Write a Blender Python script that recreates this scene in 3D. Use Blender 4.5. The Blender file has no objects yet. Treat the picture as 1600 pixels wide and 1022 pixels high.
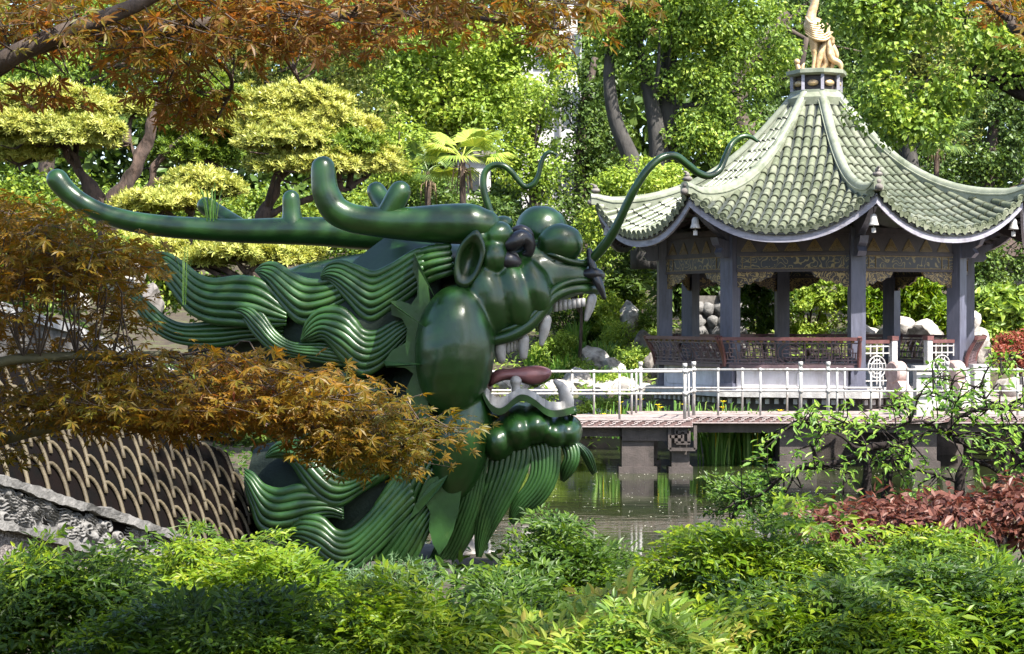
import bpy, math, random
import numpy as np
from mathutils import Vector, Matrix, Euler

rng = np.random.default_rng(7)
random.seed(7)
R = math.radians
scene = bpy.context.scene
col = scene.collection

# ---------------------------------------------------------------- camera, sky, sun, exposure
CAMZ = 2.45
F = 2800.0                       # focal length in pixels of the 1600 px wide photograph
HY = 495.0                       # horizon row
cam_d = bpy.data.cameras.new('camera')
cam_d.sensor_width = 36.0
cam_d.lens = 36.0 * F / 1600.0
cam_d.clip_end = 2000.0
cam_d.clip_start = 0.05
cam = bpy.data.objects.new('camera', cam_d)
cam.location = (0, 0, CAMZ)
cam.rotation_euler = (R(90) - math.atan((511.0 - HY) / F), 0, 0)
col.objects.link(cam)
scene.camera = cam

SUN_EL = R(52)
SUN = Vector((0.648 * math.cos(SUN_EL), -0.762 * math.cos(SUN_EL), math.sin(SUN_EL)))
world = bpy.data.worlds.new('World')
scene.world = world
world.use_nodes = True
wn = world.node_tree
bg = wn.nodes['Background']
sky = wn.nodes.new('ShaderNodeTexSky')
sky.sky_type = 'NISHITA'
sky.sun_disc = False
sky.sun_elevation = SUN_EL
sky.sun_rotation = math.atan2(SUN.x, SUN.y)
sky.air_density = 1.0
sky.dust_density = 1.6
wn.links.new(sky.outputs[0], bg.inputs[0])
bg.inputs[1].default_value = 0.125
sun_d = bpy.data.lights.new('sun', 'SUN')
sun_d.energy = 5.0
sun_d.angle = R(0.6)
sun_d.color = (1.0, 0.955, 0.87)
sun = bpy.data.objects.new('sun', sun_d)
sun.rotation_euler = (-SUN).to_track_quat('-Z', 'Y').to_euler()
sun.location = (20, -10, 30)
col.objects.link(sun)
scene.view_settings.view_transform = 'Standard'
scene.view_settings.look = 'None'
scene.view_settings.exposure = 1.72
scene.view_settings.gamma = 1.0
scene.cycles.max_bounces = 9
scene.cycles.diffuse_bounces = 4
scene.cycles.glossy_bounces = 3
scene.cycles.transmission_bounces = 4
scene.cycles.transparent_max_bounces = 4
scene.cycles.sample_clamp_indirect = 6.0
scene.cycles.caustics_reflective = False
scene.cycles.caustics_refractive = False
scene.cycles.use_denoising = True

def at(px, py, Y):
    """the point of the place that stands at distance Y on the sight line of a pixel"""
    return np.array([(px - 800.0) / F * Y, Y, CAMZ + (HY - py) / F * Y])

# ---------------------------------------------------------------- materials
def new_mat(name):
    m = bpy.data.materials.new(name)
    m.use_nodes = True
    nt = m.node_tree
    nt.nodes.clear()
    out = nt.nodes.new('ShaderNodeOutputMaterial')
    return m, nt, out

def N(nt, t, **kw):
    n = nt.nodes.new(t)
    for k, v in kw.items():
        if k.startswith('i_'):
            n.inputs[k[2:].replace('_', ' ')].default_value = v
        else:
            setattr(n, k, v)
    return n

def ramp(nt, stops, interp='LINEAR'):
    r = nt.nodes.new('ShaderNodeValToRGB')
    r.color_ramp.interpolation = interp
    el = r.color_ramp.elements
    while len(el) > 1:
        el.remove(el[-1])
    el[0].position = stops[0][0]
    el[0].color = (*stops[0][1], 1)
    for p, c in stops[1:]:
        e = el.new(p)
        e.color = (*c, 1)
    return r

def surf(name, stops, rough=0.6, scale=6.0, detail=5.0, bump=0.0, bscale=40.0, metal=0.0, coat=0.0, spec=0.5,
         island=0.0, objrand=0.0, rvar=0.0, distort=0.0, stretch=None):
    """noise-varied principled surface; stops = colour ramp over the noise"""
    m, nt, out = new_mat(name)
    L = nt.links.new
    tc = N(nt, 'ShaderNodeTexCoord')
    src = tc.outputs['Object']
    if stretch:
        mp = N(nt, 'ShaderNodeMapping')
        mp.inputs['Scale'].default_value = stretch
        L(src, mp.inputs[0])
        src = mp.outputs[0]
    no = N(nt, 'ShaderNodeTexNoise')
    no.inputs['Scale'].default_value = scale
    no.inputs['Detail'].default_value = detail
    no.inputs['Roughness'].default_value = 0.62
    no.inputs['Distortion'].default_value = distort
    L(src, no.inputs['Vector'])
    fac = no.outputs['Fac']
    if island or objrand:
        if island:
            g = N(nt, 'ShaderNodeNewGeometry'); o_ = g.outputs['Random Per Island']; k = island
        else:
            g = N(nt, 'ShaderNodeObjectInfo'); o_ = g.outputs['Random']; k = objrand
        ma = N(nt, 'ShaderNodeMath', operation='MULTIPLY_ADD')
        L(o_, ma.inputs[0]); ma.inputs[1].default_value = k; ma.inputs[2].default_value = -k / 2
        ad = N(nt, 'ShaderNodeMath', operation='ADD')
        L(fac, ad.inputs[0]); L(ma.outputs[0], ad.inputs[1])
        fac = ad.outputs[0]
    r = ramp(nt, stops)
    L(fac, r.inputs[0])
    b = N(nt, 'ShaderNodeBsdfPrincipled')
    b.inputs['Roughness'].default_value = rough
    b.inputs['Metallic'].default_value = metal
    b.inputs['Coat Weight'].default_value = coat
    b.inputs['Coat Roughness'].default_value = 0.12
    b.inputs['Specular IOR Level'].default_value = spec
    L(r.outputs[0], b.inputs['Base Color'])
    if rvar:
        mr = N(nt, 'ShaderNodeMapRange')
        mr.inputs['To Min'].default_value = max(0.02, rough - rvar)
        mr.inputs['To Max'].default_value = rough + rvar
        n2 = N(nt, 'ShaderNodeTexNoise')
        n2.inputs['Scale'].default_value = scale * 2.7
        n2.inputs['Detail'].default_value = 6
        L(src, n2.inputs['Vector'])
        L(n2.outputs['Fac'], mr.inputs['Value'])
        L(mr.outputs[0], b.inputs['Roughness'])
    if bump:
        nb = N(nt, 'ShaderNodeTexNoise')
        nb.inputs['Scale'].default_value = bscale
        nb.inputs['Detail'].default_value = 6
        L(src, nb.inputs['Vector'])
        bp = N(nt, 'ShaderNodeBump')
        bp.inputs['Strength'].default_value = bump
        bp.inputs['Distance'].default_value = 0.02
        L(nb.outputs['Fac'], bp.inputs['Height'])
        L(bp.outputs[0], b.inputs['Normal'])
    L(b.outputs[0], out.inputs[0])
    return m

def leaf_mat(name, stops, transl=0.4, rough=0.45, scale=0.6, mixn=0.35, spec=0.35, tboost=(1.25, 1.2, 0.7)):
    """leaf: colour differs leaf by leaf (random per island) and clump by clump; light comes through it"""
    m, nt, out = new_mat(name)
    L = nt.links.new
    g = N(nt, 'ShaderNodeNewGeometry')
    oi = N(nt, 'ShaderNodeObjectInfo')
    no = N(nt, 'ShaderNodeTexNoise')
    no.inputs['Scale'].default_value = scale
    no.inputs['Detail'].default_value = 3
    L(g.outputs['Position'], no.inputs['Vector'])
    ad = N(nt, 'ShaderNodeMath', operation='ADD')
    L(g.outputs['Random Per Island'], ad.inputs[0]); L(oi.outputs['Random'], ad.inputs[1])
    fr = N(nt, 'ShaderNodeMath', operation='FRACT')
    L(ad.outputs[0], fr.inputs[0])
    mx = N(nt, 'ShaderNodeMix')
    mx.inputs['Factor'].default_value = mixn
    mr = N(nt, 'ShaderNodeMapRange')
    mr.inputs['From Min'].default_value = 0.3; mr.inputs['From Max'].default_value = 0.7
    L(no.outputs['Fac'], mr.inputs['Value'])
    L(fr.outputs[0], mx.inputs[2]); L(mr.outputs[0], mx.inputs[3])
    r = ramp(nt, stops)
    L(mx.outputs[0], r.inputs[0])
    b = N(nt, 'ShaderNodeBsdfPrincipled')
    b.inputs['Roughness'].default_value = rough
    b.inputs['Specular IOR Level'].default_value = spec
    L(r.outputs[0], b.inputs['Base Color'])
    t = N(nt, 'ShaderNodeBsdfTranslucent')
    tm = N(nt, 'ShaderNodeMix', data_type='RGBA', blend_type='MULTIPLY')
    tm.inputs['Factor'].default_value = 1.0
    tm.inputs[7].default_value = (*tboost, 1)
    L(r.outputs[0], tm.inputs[6])
    L(tm.outputs[2], t.inputs['Color'])
    ms = N(nt, 'ShaderNodeMixShader')
    ms.inputs[0].default_value = transl
    L(b.outputs[0], ms.inputs[1]); L(t.outputs[0], ms.inputs[2])
    L(ms.outputs[0], out.inputs[0])
    return m

M = {}
M['green'] = surf('green_gloss_paint', [(0.3, (0.0071, 0.0292, 0.0050)), (0.55, (0.0117, 0.0428, 0.0071)), (0.75, (0.0206, 0.0551, 0.0099))],
                  rough=0.30, scale=2.2, detail=9, distort=0.5, bump=0.2, bscale=9.0, coat=0.12, rvar=0.06)
M['green_hair'] = surf('green_hair_paint', [(0.3, (0.0120, 0.0417, 0.0087)), (0.55, (0.0209, 0.0634, 0.0135)), (0.78, (0.0507, 0.0969, 0.0223))],
                       rough=0.36, scale=3.2, detail=9, distort=0.4, bump=0.1, bscale=22.0, coat=0.05, rvar=0.07)
M['dark_matte'] = surf('dark_matte_green', [(0.3, (0.004, 0.010, 0.006)), (0.7, (0.010, 0.022, 0.012))], rough=0.8, scale=5, bump=0.3)
M['green_dark'] = surf('dark_green_paint', [(0.3, (0.0054, 0.0181, 0.0039)), (0.7, (0.0134, 0.0378, 0.0078))], rough=0.3, scale=4, bump=0.1, bscale=12, rvar=0.1)
M['black'] = surf('black_paint', [(0.3, (0.006, 0.006, 0.008)), (0.7, (0.02, 0.018, 0.022))], rough=0.3, scale=9, bump=0.1)
M['tooth'] = surf('aged_white_paint', [(0.25, (0.1685, 0.1490, 0.1296)), (0.5, (0.2981, 0.2786, 0.2657)), (0.7, (0.3888, 0.3726, 0.3629))], rough=0.45, scale=9, bump=0.1)
M['tongue'] = surf('dull_pink_paint', [(0.3, (0.1368, 0.0513, 0.0527)), (0.7, (0.2444, 0.1026, 0.1026))], rough=0.38, scale=5, bump=0.1)
M['tile'] = surf('pale_green_glazed_tile', [(0.15, (0.0772, 0.0880, 0.0542)), (0.4, (0.1391, 0.1555, 0.1010)), (0.6, (0.1849, 0.1990, 0.1394)), (0.85, (0.2352, 0.2437, 0.1816))],
                 rough=0.33, scale=7, objrand=0.5, bump=0.06, rvar=0.12)
M['tile_far'] = surf('pale_green_glazed_tile_rows', [(0.15, (0.0772, 0.0880, 0.0542)), (0.4, (0.1391, 0.1555, 0.1010)), (0.6, (0.1849, 0.1990, 0.1394)), (0.85, (0.2352, 0.2437, 0.1816))],
                     rough=0.33, scale=7, island=0.5, bump=0.06, rvar=0.12)
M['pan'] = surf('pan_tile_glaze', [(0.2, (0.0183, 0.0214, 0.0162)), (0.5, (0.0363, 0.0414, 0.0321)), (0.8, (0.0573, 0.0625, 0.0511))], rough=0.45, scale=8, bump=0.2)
M['ridge'] = surf('pale_green_ridge_glaze', [(0.2, (0.1149, 0.1295, 0.0885)), (0.5, (0.1862, 0.2002, 0.1459)), (0.8, (0.2562, 0.2606, 0.2045))], rough=0.35, scale=6, bump=0.08, rvar=0.12)
M['fascia'] = surf('lavender_grey_paint', [(0.25, (0.1550, 0.1472, 0.1821)), (0.6, (0.2790, 0.2674, 0.3100)), (0.8, (0.3875, 0.3720, 0.4108))], rough=0.6, scale=5, bump=0.1, stretch=(1, 1, 6))
M['column'] = surf('purple_grey_column_paint', [(0.25, (0.0504, 0.0514, 0.0746)), (0.6, (0.0884, 0.0904, 0.1272)), (0.8, (0.1403, 0.1433, 0.1907))], rough=0.45, scale=4, bump=0.08, stretch=(4, 4, 0.6))
M['timber'] = surf('dark_timber', [(0.3, (0.018, 0.012, 0.014)), (0.7, (0.05, 0.035, 0.038))], rough=0.55, scale=8, bump=0.15)
M['lattice'] = surf('dark_lattice_timber', [(0.3, (0.0595, 0.0374, 0.0408)), (0.7, (0.1445, 0.0935, 0.1020))], rough=0.42, scale=8, bump=0.1)
M['rail_red'] = surf('red_brown_lacquer', [(0.3, (0.0612, 0.0204, 0.0190)), (0.7, (0.1292, 0.0510, 0.0476))], rough=0.4, scale=7, bump=0.1)
M['gold'] = surf('dull_gold_leaf', [(0.3, (0.0980, 0.0595, 0.0175)), (0.7, (0.2100, 0.1400, 0.0490))], rough=0.45, scale=20, metal=0.25, bump=0.2)
M['gold_statue'] = surf('gilded_statue_paint', [(0.25, (0.2072, 0.1210, 0.0602)), (0.5, (0.4459, 0.3100, 0.1651)), (0.72, (0.6069, 0.4844, 0.3036))], rough=0.38, scale=9, metal=0.25, bump=0.3, bscale=60)
M['plaster'] = surf('off_white_plaster', [(0.25, (0.4322, 0.3947, 0.4134)), (0.5, (0.5826, 0.5449, 0.5638)), (0.75, (0.6766, 0.6483, 0.6577))], rough=0.75, scale=3, bump=0.1)
M['white_stone'] = surf('white_stone', [(0.25, (0.2722, 0.2592, 0.2527)), (0.55, (0.4147, 0.4018, 0.3888)), (0.8, (0.4925, 0.4795, 0.4666))], rough=0.7, scale=8, bump=0.25)
M['pink_stone'] = surf('pinkish_granite', [(0.25, (0.2040, 0.1360, 0.1224)), (0.55, (0.3400, 0.2516, 0.2312)), (0.8, (0.4216, 0.3536, 0.3332))], rough=0.7, scale=14, bump=0.2)
M['metal_white'] = surf('white_painted_pipe', [(0.25, (0.2488, 0.2333, 0.2178)), (0.5, (0.3629, 0.3577, 0.3474)), (0.8, (0.4043, 0.3992, 0.3940))], rough=0.45, scale=12, bump=0.1)
M['deck'] = surf('bridge_deck_concrete', [(0.25, (0.1088, 0.0748, 0.0646)), (0.5, (0.2448, 0.1972, 0.1836)), (0.75, (0.3400, 0.2992, 0.2856))], rough=0.85, scale=9, bump=0.4)
M['frieze_red'] = surf('red_brown_bridge_edge', [(0.3, (0.0816, 0.0442, 0.0408)), (0.7, (0.1632, 0.1020, 0.0952))], rough=0.7, scale=12, bump=0.2)
M['frieze_pale'] = surf('pale_scroll_relief', [(0.3, (0.2312, 0.1768, 0.1700)), (0.7, (0.3536, 0.2992, 0.2924))], rough=0.75, scale=16, bump=0.2)
M['pier'] = surf('wet_grey_concrete', [(0.25, (0.0221, 0.0165, 0.0140)), (0.55, (0.0569, 0.0440, 0.0397)), (0.8, (0.1012, 0.0770, 0.0701))], rough=0.7, scale=5, bump=0.3)
M['rock'] = surf('pale_limestone', [(0.28, (0.0675, 0.0600, 0.0525)), (0.45, (0.2550, 0.2325, 0.2137)), (0.6, (0.4050, 0.3825, 0.3525)), (0.8, (0.5100, 0.4875, 0.4575))], rough=0.85, scale=4.5, detail=8, bump=0.9, bscale=10, distort=0.6)
M['rock_dark'] = surf('weathered_grey_rock', [(0.28, (0.0375, 0.0338, 0.0300)), (0.5, (0.1275, 0.1125, 0.1013)), (0.75, (0.2550, 0.2325, 0.2175))], rough=0.85, scale=4.5, detail=8, bump=0.9, bscale=10, distort=0.6)
M['mortar'] = surf('dark_mortar', [(0.3, (0.06, 0.055, 0.05)), (0.7, (0.16, 0.145, 0.13))], rough=0.9, scale=10, bump=0.3)
M['stucco'] = surf('pebble_dash_stucco', [(0.35, (0.0500, 0.0425, 0.0400)), (0.5, (0.1500, 0.1275, 0.1200)), (0.65, (0.2500, 0.2250, 0.2150))], rough=0.9, scale=55, detail=3, bump=1.0, bscale=80)
M['relief'] = surf('weathered_carved_stone', [(0.25, (0.0500, 0.0475, 0.0450)), (0.5, (0.1300, 0.1250, 0.1200)), (0.75, (0.2100, 0.2000, 0.1925))], rough=0.85, scale=16, bump=0.5)
M['scale_face'] = surf('dark_brown_scale', [(0.25, (0.0020, 0.0020, 0.0020)), (0.55, (0.0047, 0.0024, 0.0020)), (0.8, (0.0112, 0.0058, 0.0024))], rough=0.95, spec=0.08, scale=4, bump=0.3, objrand=0.45)
M['scale_rim'] = surf('pale_worn_scale_edge', [(0.25, (0.0348, 0.0257, 0.0122)), (0.55, (0.0732, 0.0565, 0.0306)), (0.8, (0.1053, 0.0854, 0.0502))], rough=0.7, scale=14, bump=0.4, objrand=0.3)
M['bark'] = surf('brown_bark', [(0.25, (0.018, 0.013, 0.010)), (0.55, (0.06, 0.043, 0.033)), (0.8, (0.15, 0.11, 0.085))], rough=0.9, scale=7, detail=8, bump=1.0, bscale=22, stretch=(1, 1, 0.35))
M['bark_pine'] = surf('reddish_flaky_bark', [(0.25, (0.0105, 0.0070, 0.0052)), (0.5, (0.0420, 0.0262, 0.0192)), (0.75, (0.1120, 0.0700, 0.0525))], rough=0.9, scale=9, detail=8, bump=1.0, bscale=26, stretch=(1, 1, 0.35))
M['bark_grey'] = surf('grey_bark', [(0.25, (0.0150, 0.0135, 0.0125)), (0.55, (0.0425, 0.0385, 0.0350)), (0.8, (0.0850, 0.0775, 0.0700))], rough=0.9, scale=6, detail=8, bump=0.8, bscale=18, stretch=(1, 1, 0.35))
M['bark_black'] = surf('near_black_bark', [(0.3, (0.010, 0.008, 0.008)), (0.7, (0.035, 0.028, 0.026))], rough=0.95, spec=0.1, scale=14, bump=0.8, bscale=40)
M['twig'] = surf('brown_twig', [(0.3, (0.03, 0.02, 0.014)), (0.7, (0.10, 0.07, 0.05))], rough=0.8, scale=20)
M['olive_branch'] = surf('olive_brown_branch', [(0.3, (0.035, 0.032, 0.012)), (0.7, (0.10, 0.09, 0.04))], rough=0.7, scale=12, bump=0.3)
M['soil'] = surf('leaf_litter_soil', [(0.25, (0.0150, 0.0110, 0.0070)), (0.5, (0.0450, 0.0325, 0.0200)), (0.62, (0.0500, 0.0550, 0.0175)), (0.8, (0.1200, 0.0850, 0.0550))], rough=0.95, scale=2.5, detail=9, bump=0.8, bscale=14)
M['wall_pale'] = surf('pale_render', [(0.3, (0.3600, 0.3456, 0.3312)), (0.7, (0.5040, 0.4896, 0.4752))], rough=0.85, scale=1.2)
M['glass_dark'] = surf('dark_window_glass', [(0.3, (0.02, 0.025, 0.03)), (0.7, (0.05, 0.055, 0.06))], rough=0.08, scale=1)
M['frond_dead'] = surf('dead_frond_brown', [(0.3, (0.09, 0.06, 0.035)), (0.7, (0.24, 0.17, 0.10))], rough=0.9, scale=8)

# leaves
G = lambda *s: list(s)
M['lf_maple'] = leaf_mat('maple_leaf_rust', [(0.0, (0.0890, 0.1094, 0.0111)), (0.3, (0.1517, 0.1255, 0.0112)), (0.6, (0.2076, 0.1287, 0.0124)), (0.88, (0.2633, 0.1407, 0.0148)), (1.0, (0.2917, 0.0884, 0.0364))], transl=0.52, scale=2.2, mixn=0.45, tboost=(1.4, 1.0, 0.6))
M['lf_maple_top'] = leaf_mat('maple_leaf_red_brown', [(0.0, (0.1011, 0.1525, 0.0139)), (0.35, (0.1727, 0.1450, 0.0171)), (0.6, (0.1890, 0.0970, 0.0218)), (0.8, (0.2598, 0.1370, 0.0377)), (1.0, (0.2192, 0.2215, 0.0195))], transl=0.55, scale=1.6, mixn=0.5, tboost=(1.5, 0.95, 0.6))
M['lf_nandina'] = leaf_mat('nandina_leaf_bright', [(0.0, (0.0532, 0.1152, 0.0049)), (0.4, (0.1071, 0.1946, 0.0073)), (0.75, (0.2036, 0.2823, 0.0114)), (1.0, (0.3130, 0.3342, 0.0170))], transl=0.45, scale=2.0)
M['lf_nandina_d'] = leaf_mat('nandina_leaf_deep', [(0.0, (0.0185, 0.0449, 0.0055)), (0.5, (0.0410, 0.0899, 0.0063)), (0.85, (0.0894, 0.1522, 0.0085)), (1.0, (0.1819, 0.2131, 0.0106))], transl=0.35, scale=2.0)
M['lf_nandina_y'] = leaf_mat('nandina_leaf_yellow', [(0.0, (0.0636, 0.1423, 0.0167)), (0.4, (0.1590, 0.2511, 0.0293)), (0.7, (0.2862, 0.3181, 0.0502)), (0.88, (0.3499, 0.2511, 0.0502)), (1.0, (0.3816, 0.1674, 0.0502))], transl=0.45, scale=2.0)
M['lf_feather'] = leaf_mat('feathery_grey_green_leaf', [(0.0, (0.06, 0.12, 0.05)), (0.6, (0.12, 0.20, 0.09)), (1.0, (0.20, 0.28, 0.13))], transl=0.35, scale=2.0)
M['lf_rust'] = leaf_mat('coral_red_leaf', [(0.0, (0.16, 0.04, 0.025)), (0.6, (0.30, 0.08, 0.05)), (1.0, (0.40, 0.16, 0.10))], transl=0.35, scale=3, tboost=(1.1, 0.9, 0.8))
M['lf_red'] = leaf_mat('red_shrub_leaf', [(0.0, (0.0480, 0.0212, 0.0175)), (0.4, (0.1125, 0.0420, 0.0311)), (0.75, (0.1789, 0.0720, 0.0497)), (1.0, (0.2030, 0.1421, 0.0976))], transl=0.35, scale=2.5, tboost=(1.2, 0.8, 0.7))
M['lf_wist'] = leaf_mat('broad_green_leaf', [(0.0, (0.0529, 0.1265, 0.0184)), (0.5, (0.1323, 0.2530, 0.0322)), (1.0, (0.3174, 0.4370, 0.0644))], transl=0.45, scale=2.0)
M['lf_pine'] = leaf_mat('podocarpus_tuft_yellow', [(0.0, (0.1370, 0.1804, 0.0340)), (0.4, (0.2949, 0.3223, 0.0675)), (0.75, (0.4750, 0.4651, 0.1152)), (1.0, (0.6217, 0.5684, 0.1881))], transl=0.3, scale=1.6)
M['lf_pine_d'] = leaf_mat('podocarpus_tuft_green', [(0.0, (0.0457, 0.0936, 0.0126)), (0.5, (0.1172, 0.1862, 0.0193)), (1.0, (0.2629, 0.3148, 0.0303))], transl=0.3, scale=1.6)
M['lf_pale'] = leaf_mat('pale_yellow_green_leaf', [(0.0, (0.1107, 0.1855, 0.0237)), (0.4, (0.2209, 0.3225, 0.0429)), (0.8, (0.3635, 0.4503, 0.0706)), (1.0, (0.4949, 0.5102, 0.1096))], transl=0.42, scale=0.9)
M['lf_mid'] = leaf_mat('mid_green_leaf', [(0.0, (0.0697, 0.1250, 0.0225)), (0.5, (0.1737, 0.2749, 0.0449)), (0.85, (0.3459, 0.4375, 0.0661)), (1.0, (0.5855, 0.5504, 0.0926))], transl=0.42, scale=0.9)
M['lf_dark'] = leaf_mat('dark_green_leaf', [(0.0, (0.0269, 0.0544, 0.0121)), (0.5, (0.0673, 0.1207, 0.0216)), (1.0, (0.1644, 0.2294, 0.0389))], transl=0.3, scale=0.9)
M['lf_olive'] = leaf_mat('olive_leaf', [(0.0, (0.0777, 0.1089, 0.0210)), (0.5, (0.1995, 0.2376, 0.0505)), (1.0, (0.4657, 0.4356, 0.1263))], transl=0.35, scale=0.9)
M['lf_palm'] = leaf_mat('palm_frond_leaf', [(0.0, (0.1250, 0.2125, 0.0375)), (0.5, (0.3000, 0.3875, 0.0625)), (1.0, (0.5500, 0.5500, 0.1125))], transl=0.35, scale=1.4)
M['lf_iris'] = leaf_mat('iris_blade', [(0.0, (0.05, 0.14, 0.025)), (0.6, (0.14, 0.28, 0.05)), (1.0, (0.34, 0.42, 0.12))], transl=0.35, scale=2)
M['petal'] = leaf_mat('yellow_petal', [(0.0, (0.75, 0.55, 0.02)), (1.0, (0.85, 0.70, 0.05))], transl=0.3, scale=4, tboost=(1, 1, 0.8))
M['petal_fallen'] = surf('fallen_petal', [(0.3, (0.5, 0.47, 0.38)), (0.7, (0.66, 0.64, 0.55))], rough=0.8)

def joint_dark(m, at_ends=(0.05, 0.93)):
    # darker colour line where one tile laps over the next (attribute along = 0 top .. 1 lip)
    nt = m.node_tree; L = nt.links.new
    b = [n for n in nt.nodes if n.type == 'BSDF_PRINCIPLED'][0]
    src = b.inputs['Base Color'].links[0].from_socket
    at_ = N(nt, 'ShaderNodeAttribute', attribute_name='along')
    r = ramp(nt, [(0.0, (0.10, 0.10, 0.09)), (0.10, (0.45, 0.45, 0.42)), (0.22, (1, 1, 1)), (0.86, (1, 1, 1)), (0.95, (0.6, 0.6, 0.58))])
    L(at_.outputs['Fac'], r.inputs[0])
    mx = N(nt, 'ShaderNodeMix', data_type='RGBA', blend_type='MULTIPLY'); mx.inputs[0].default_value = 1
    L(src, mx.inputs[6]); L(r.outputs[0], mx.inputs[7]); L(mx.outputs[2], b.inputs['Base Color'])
def weathering(m, lo=0.55, hi=1.12, sc=(0.9, 0.9, 0.9), tint=(0.75, 0.85, 0.6)):
    # old stains and moss patches that belong to the surface
    nt = m.node_tree; L = nt.links.new
    b = [n for n in nt.nodes if n.type == 'BSDF_PRINCIPLED'][0]
    src = b.inputs['Base Color'].links[0].from_socket
    g = N(nt, 'ShaderNodeNewGeometry'); mp = N(nt, 'ShaderNodeMapping'); mp.inputs['Scale'].default_value = sc
    L(g.outputs['Position'], mp.inputs[0])
    n1 = N(nt, 'ShaderNodeTexNoise'); n1.inputs['Scale'].default_value = 2.0; n1.inputs['Detail'].default_value = 8; n1.inputs['Roughness'].default_value = 0.7
    L(mp.outputs[0], n1.inputs['Vector'])
    r = ramp(nt, [(0.30, tuple(lo * t for t in tint)), (0.48, (0.95, 0.95, 0.95)), (0.72, (hi, hi, hi))])
    L(n1.outputs['Fac'], r.inputs[0])
    mx = N(nt, 'ShaderNodeMix', data_type='RGBA', blend_type='MULTIPLY'); mx.inputs[0].default_value = 1
    L(src, mx.inputs[6]); L(r.outputs[0], mx.inputs[7]); L(mx.outputs[2], b.inputs['Base Color'])
joint_dark(M['tile']); joint_dark(M['tile_far'])
for k_ in ('tile', 'tile_far', 'pan', 'ridge'): weathering(M[k_], 0.5, 1.15)
for k_ in ('green', 'green_hair'): weathering(M[k_], 0.80, 1.1, (2.6, 2.6, 0.5), (1, 1, 1))
for k_ in ('column', 'fascia', 'plaster', 'white_stone', 'pier', 'deck'): weathering(M[k_], 0.6, 1.1, (2.5, 2.5, 0.6), (1, 0.95, 0.88))
weathering(M['metal_white'], 0.45, 1.05, (7, 7, 3), (1, 0.8, 0.62))

def water_mat():
    m, nt, out = new_mat('pond_water')
    L = nt.links.new
    tc = N(nt, 'ShaderNodeTexCoord')
    mp = N(nt, 'ShaderNodeMapping'); mp.inputs['Scale'].default_value = (0.8, 2.2, 1)
    L(tc.outputs['Object'], mp.inputs[0])
    n1 = N(nt, 'ShaderNodeTexNoise'); n1.inputs['Scale'].default_value = 2.4; n1.inputs['Detail'].default_value = 3
    L(mp.outputs[0], n1.inputs['Vector'])
    bp = N(nt, 'ShaderNodeBump'); bp.inputs['Strength'].default_value = 0.055; bp.inputs['Distance'].default_value = 0.05
    L(n1.outputs['Fac'], bp.inputs['Height'])
    n2 = N(nt, 'ShaderNodeTexNoise'); n2.inputs['Scale'].default_value = 0.7
    L(tc.outputs['Object'], n2.inputs['Vector'])
    r = ramp(nt, [(0.3, (0.012, 0.018, 0.006)), (0.7, (0.028, 0.036, 0.012))])
    L(n2.outputs['Fac'], r.inputs[0])
    b = N(nt, 'ShaderNodeBsdfPrincipled')
    b.inputs['Roughness'].default_value = 0.035
    b.inputs['IOR'].default_value = 1.45
    b.inputs['Specular IOR Level'].default_value = 0.9
    L(r.outputs[0], b.inputs['Base Color']); L(bp.outputs[0], b.inputs['Normal'])
    L(b.outputs[0], out.inputs[0])
    return m
M['water'] = water_mat()

def painted_beam_mat(name, base, gold, scale, thr):
    """dark painted board with gilt scrollwork (flat print)"""
    m, nt, out = new_mat(name)
    L = nt.links.new
    tc = N(nt, 'ShaderNodeTexCoord')
    n0 = N(nt, 'ShaderNodeTexNoise'); n0.inputs['Scale'].default_value = scale * 0.35
    L(tc.outputs['Object'], n0.inputs['Vector'])
    mx = N(nt, 'ShaderNodeMix', data_type='VECTOR'); mx.inputs['Factor'].default_value = 0.22
    L(tc.outputs['Object'], mx.inputs[4]); L(n0.outputs['Color'], mx.inputs[5])
    v = N(nt, 'ShaderNodeTexVoronoi', feature='SMOOTH_F1'); v.inputs['Scale'].default_value = scale
    L(mx.outputs[1], v.inputs['Vector'])
    w = N(nt, 'ShaderNodeMath', operation='MULTIPLY'); w.inputs[1].default_value = 26
    L(v.outputs['Distance'], w.inputs[0])
    s = N(nt, 'ShaderNodeMath', operation='SINE'); L(w.outputs[0], s.inputs[0])
    g = N(nt, 'ShaderNodeMath', operation='GREATER_THAN'); g.inputs[1].default_value = thr
    L(s.outputs[0], g.inputs[0])
    c = N(nt, 'ShaderNodeMix', data_type='RGBA')
    c.inputs[6].default_value = (*base, 1); c.inputs[7].default_value = (*gold, 1)
    L(g.outputs[0], c.inputs[0])
    b = N(nt, 'ShaderNodeBsdfPrincipled'); b.inputs['Roughness'].default_value = 0.45
    L(c.outputs[2], b.inputs['Base Color'])
    L(b.outputs[0], out.inputs[0])
    return m
M['beam'] = painted_beam_mat('painted_beam', (0.014, 0.014, 0.02), (0.20, 0.15, 0.06), 9, 0.8)
M['spandrel'] = painted_beam_mat('gilt_spandrel', (0.03, 0.018, 0.014), (0.28, 0.19, 0.065), 15, 0.3)

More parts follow.
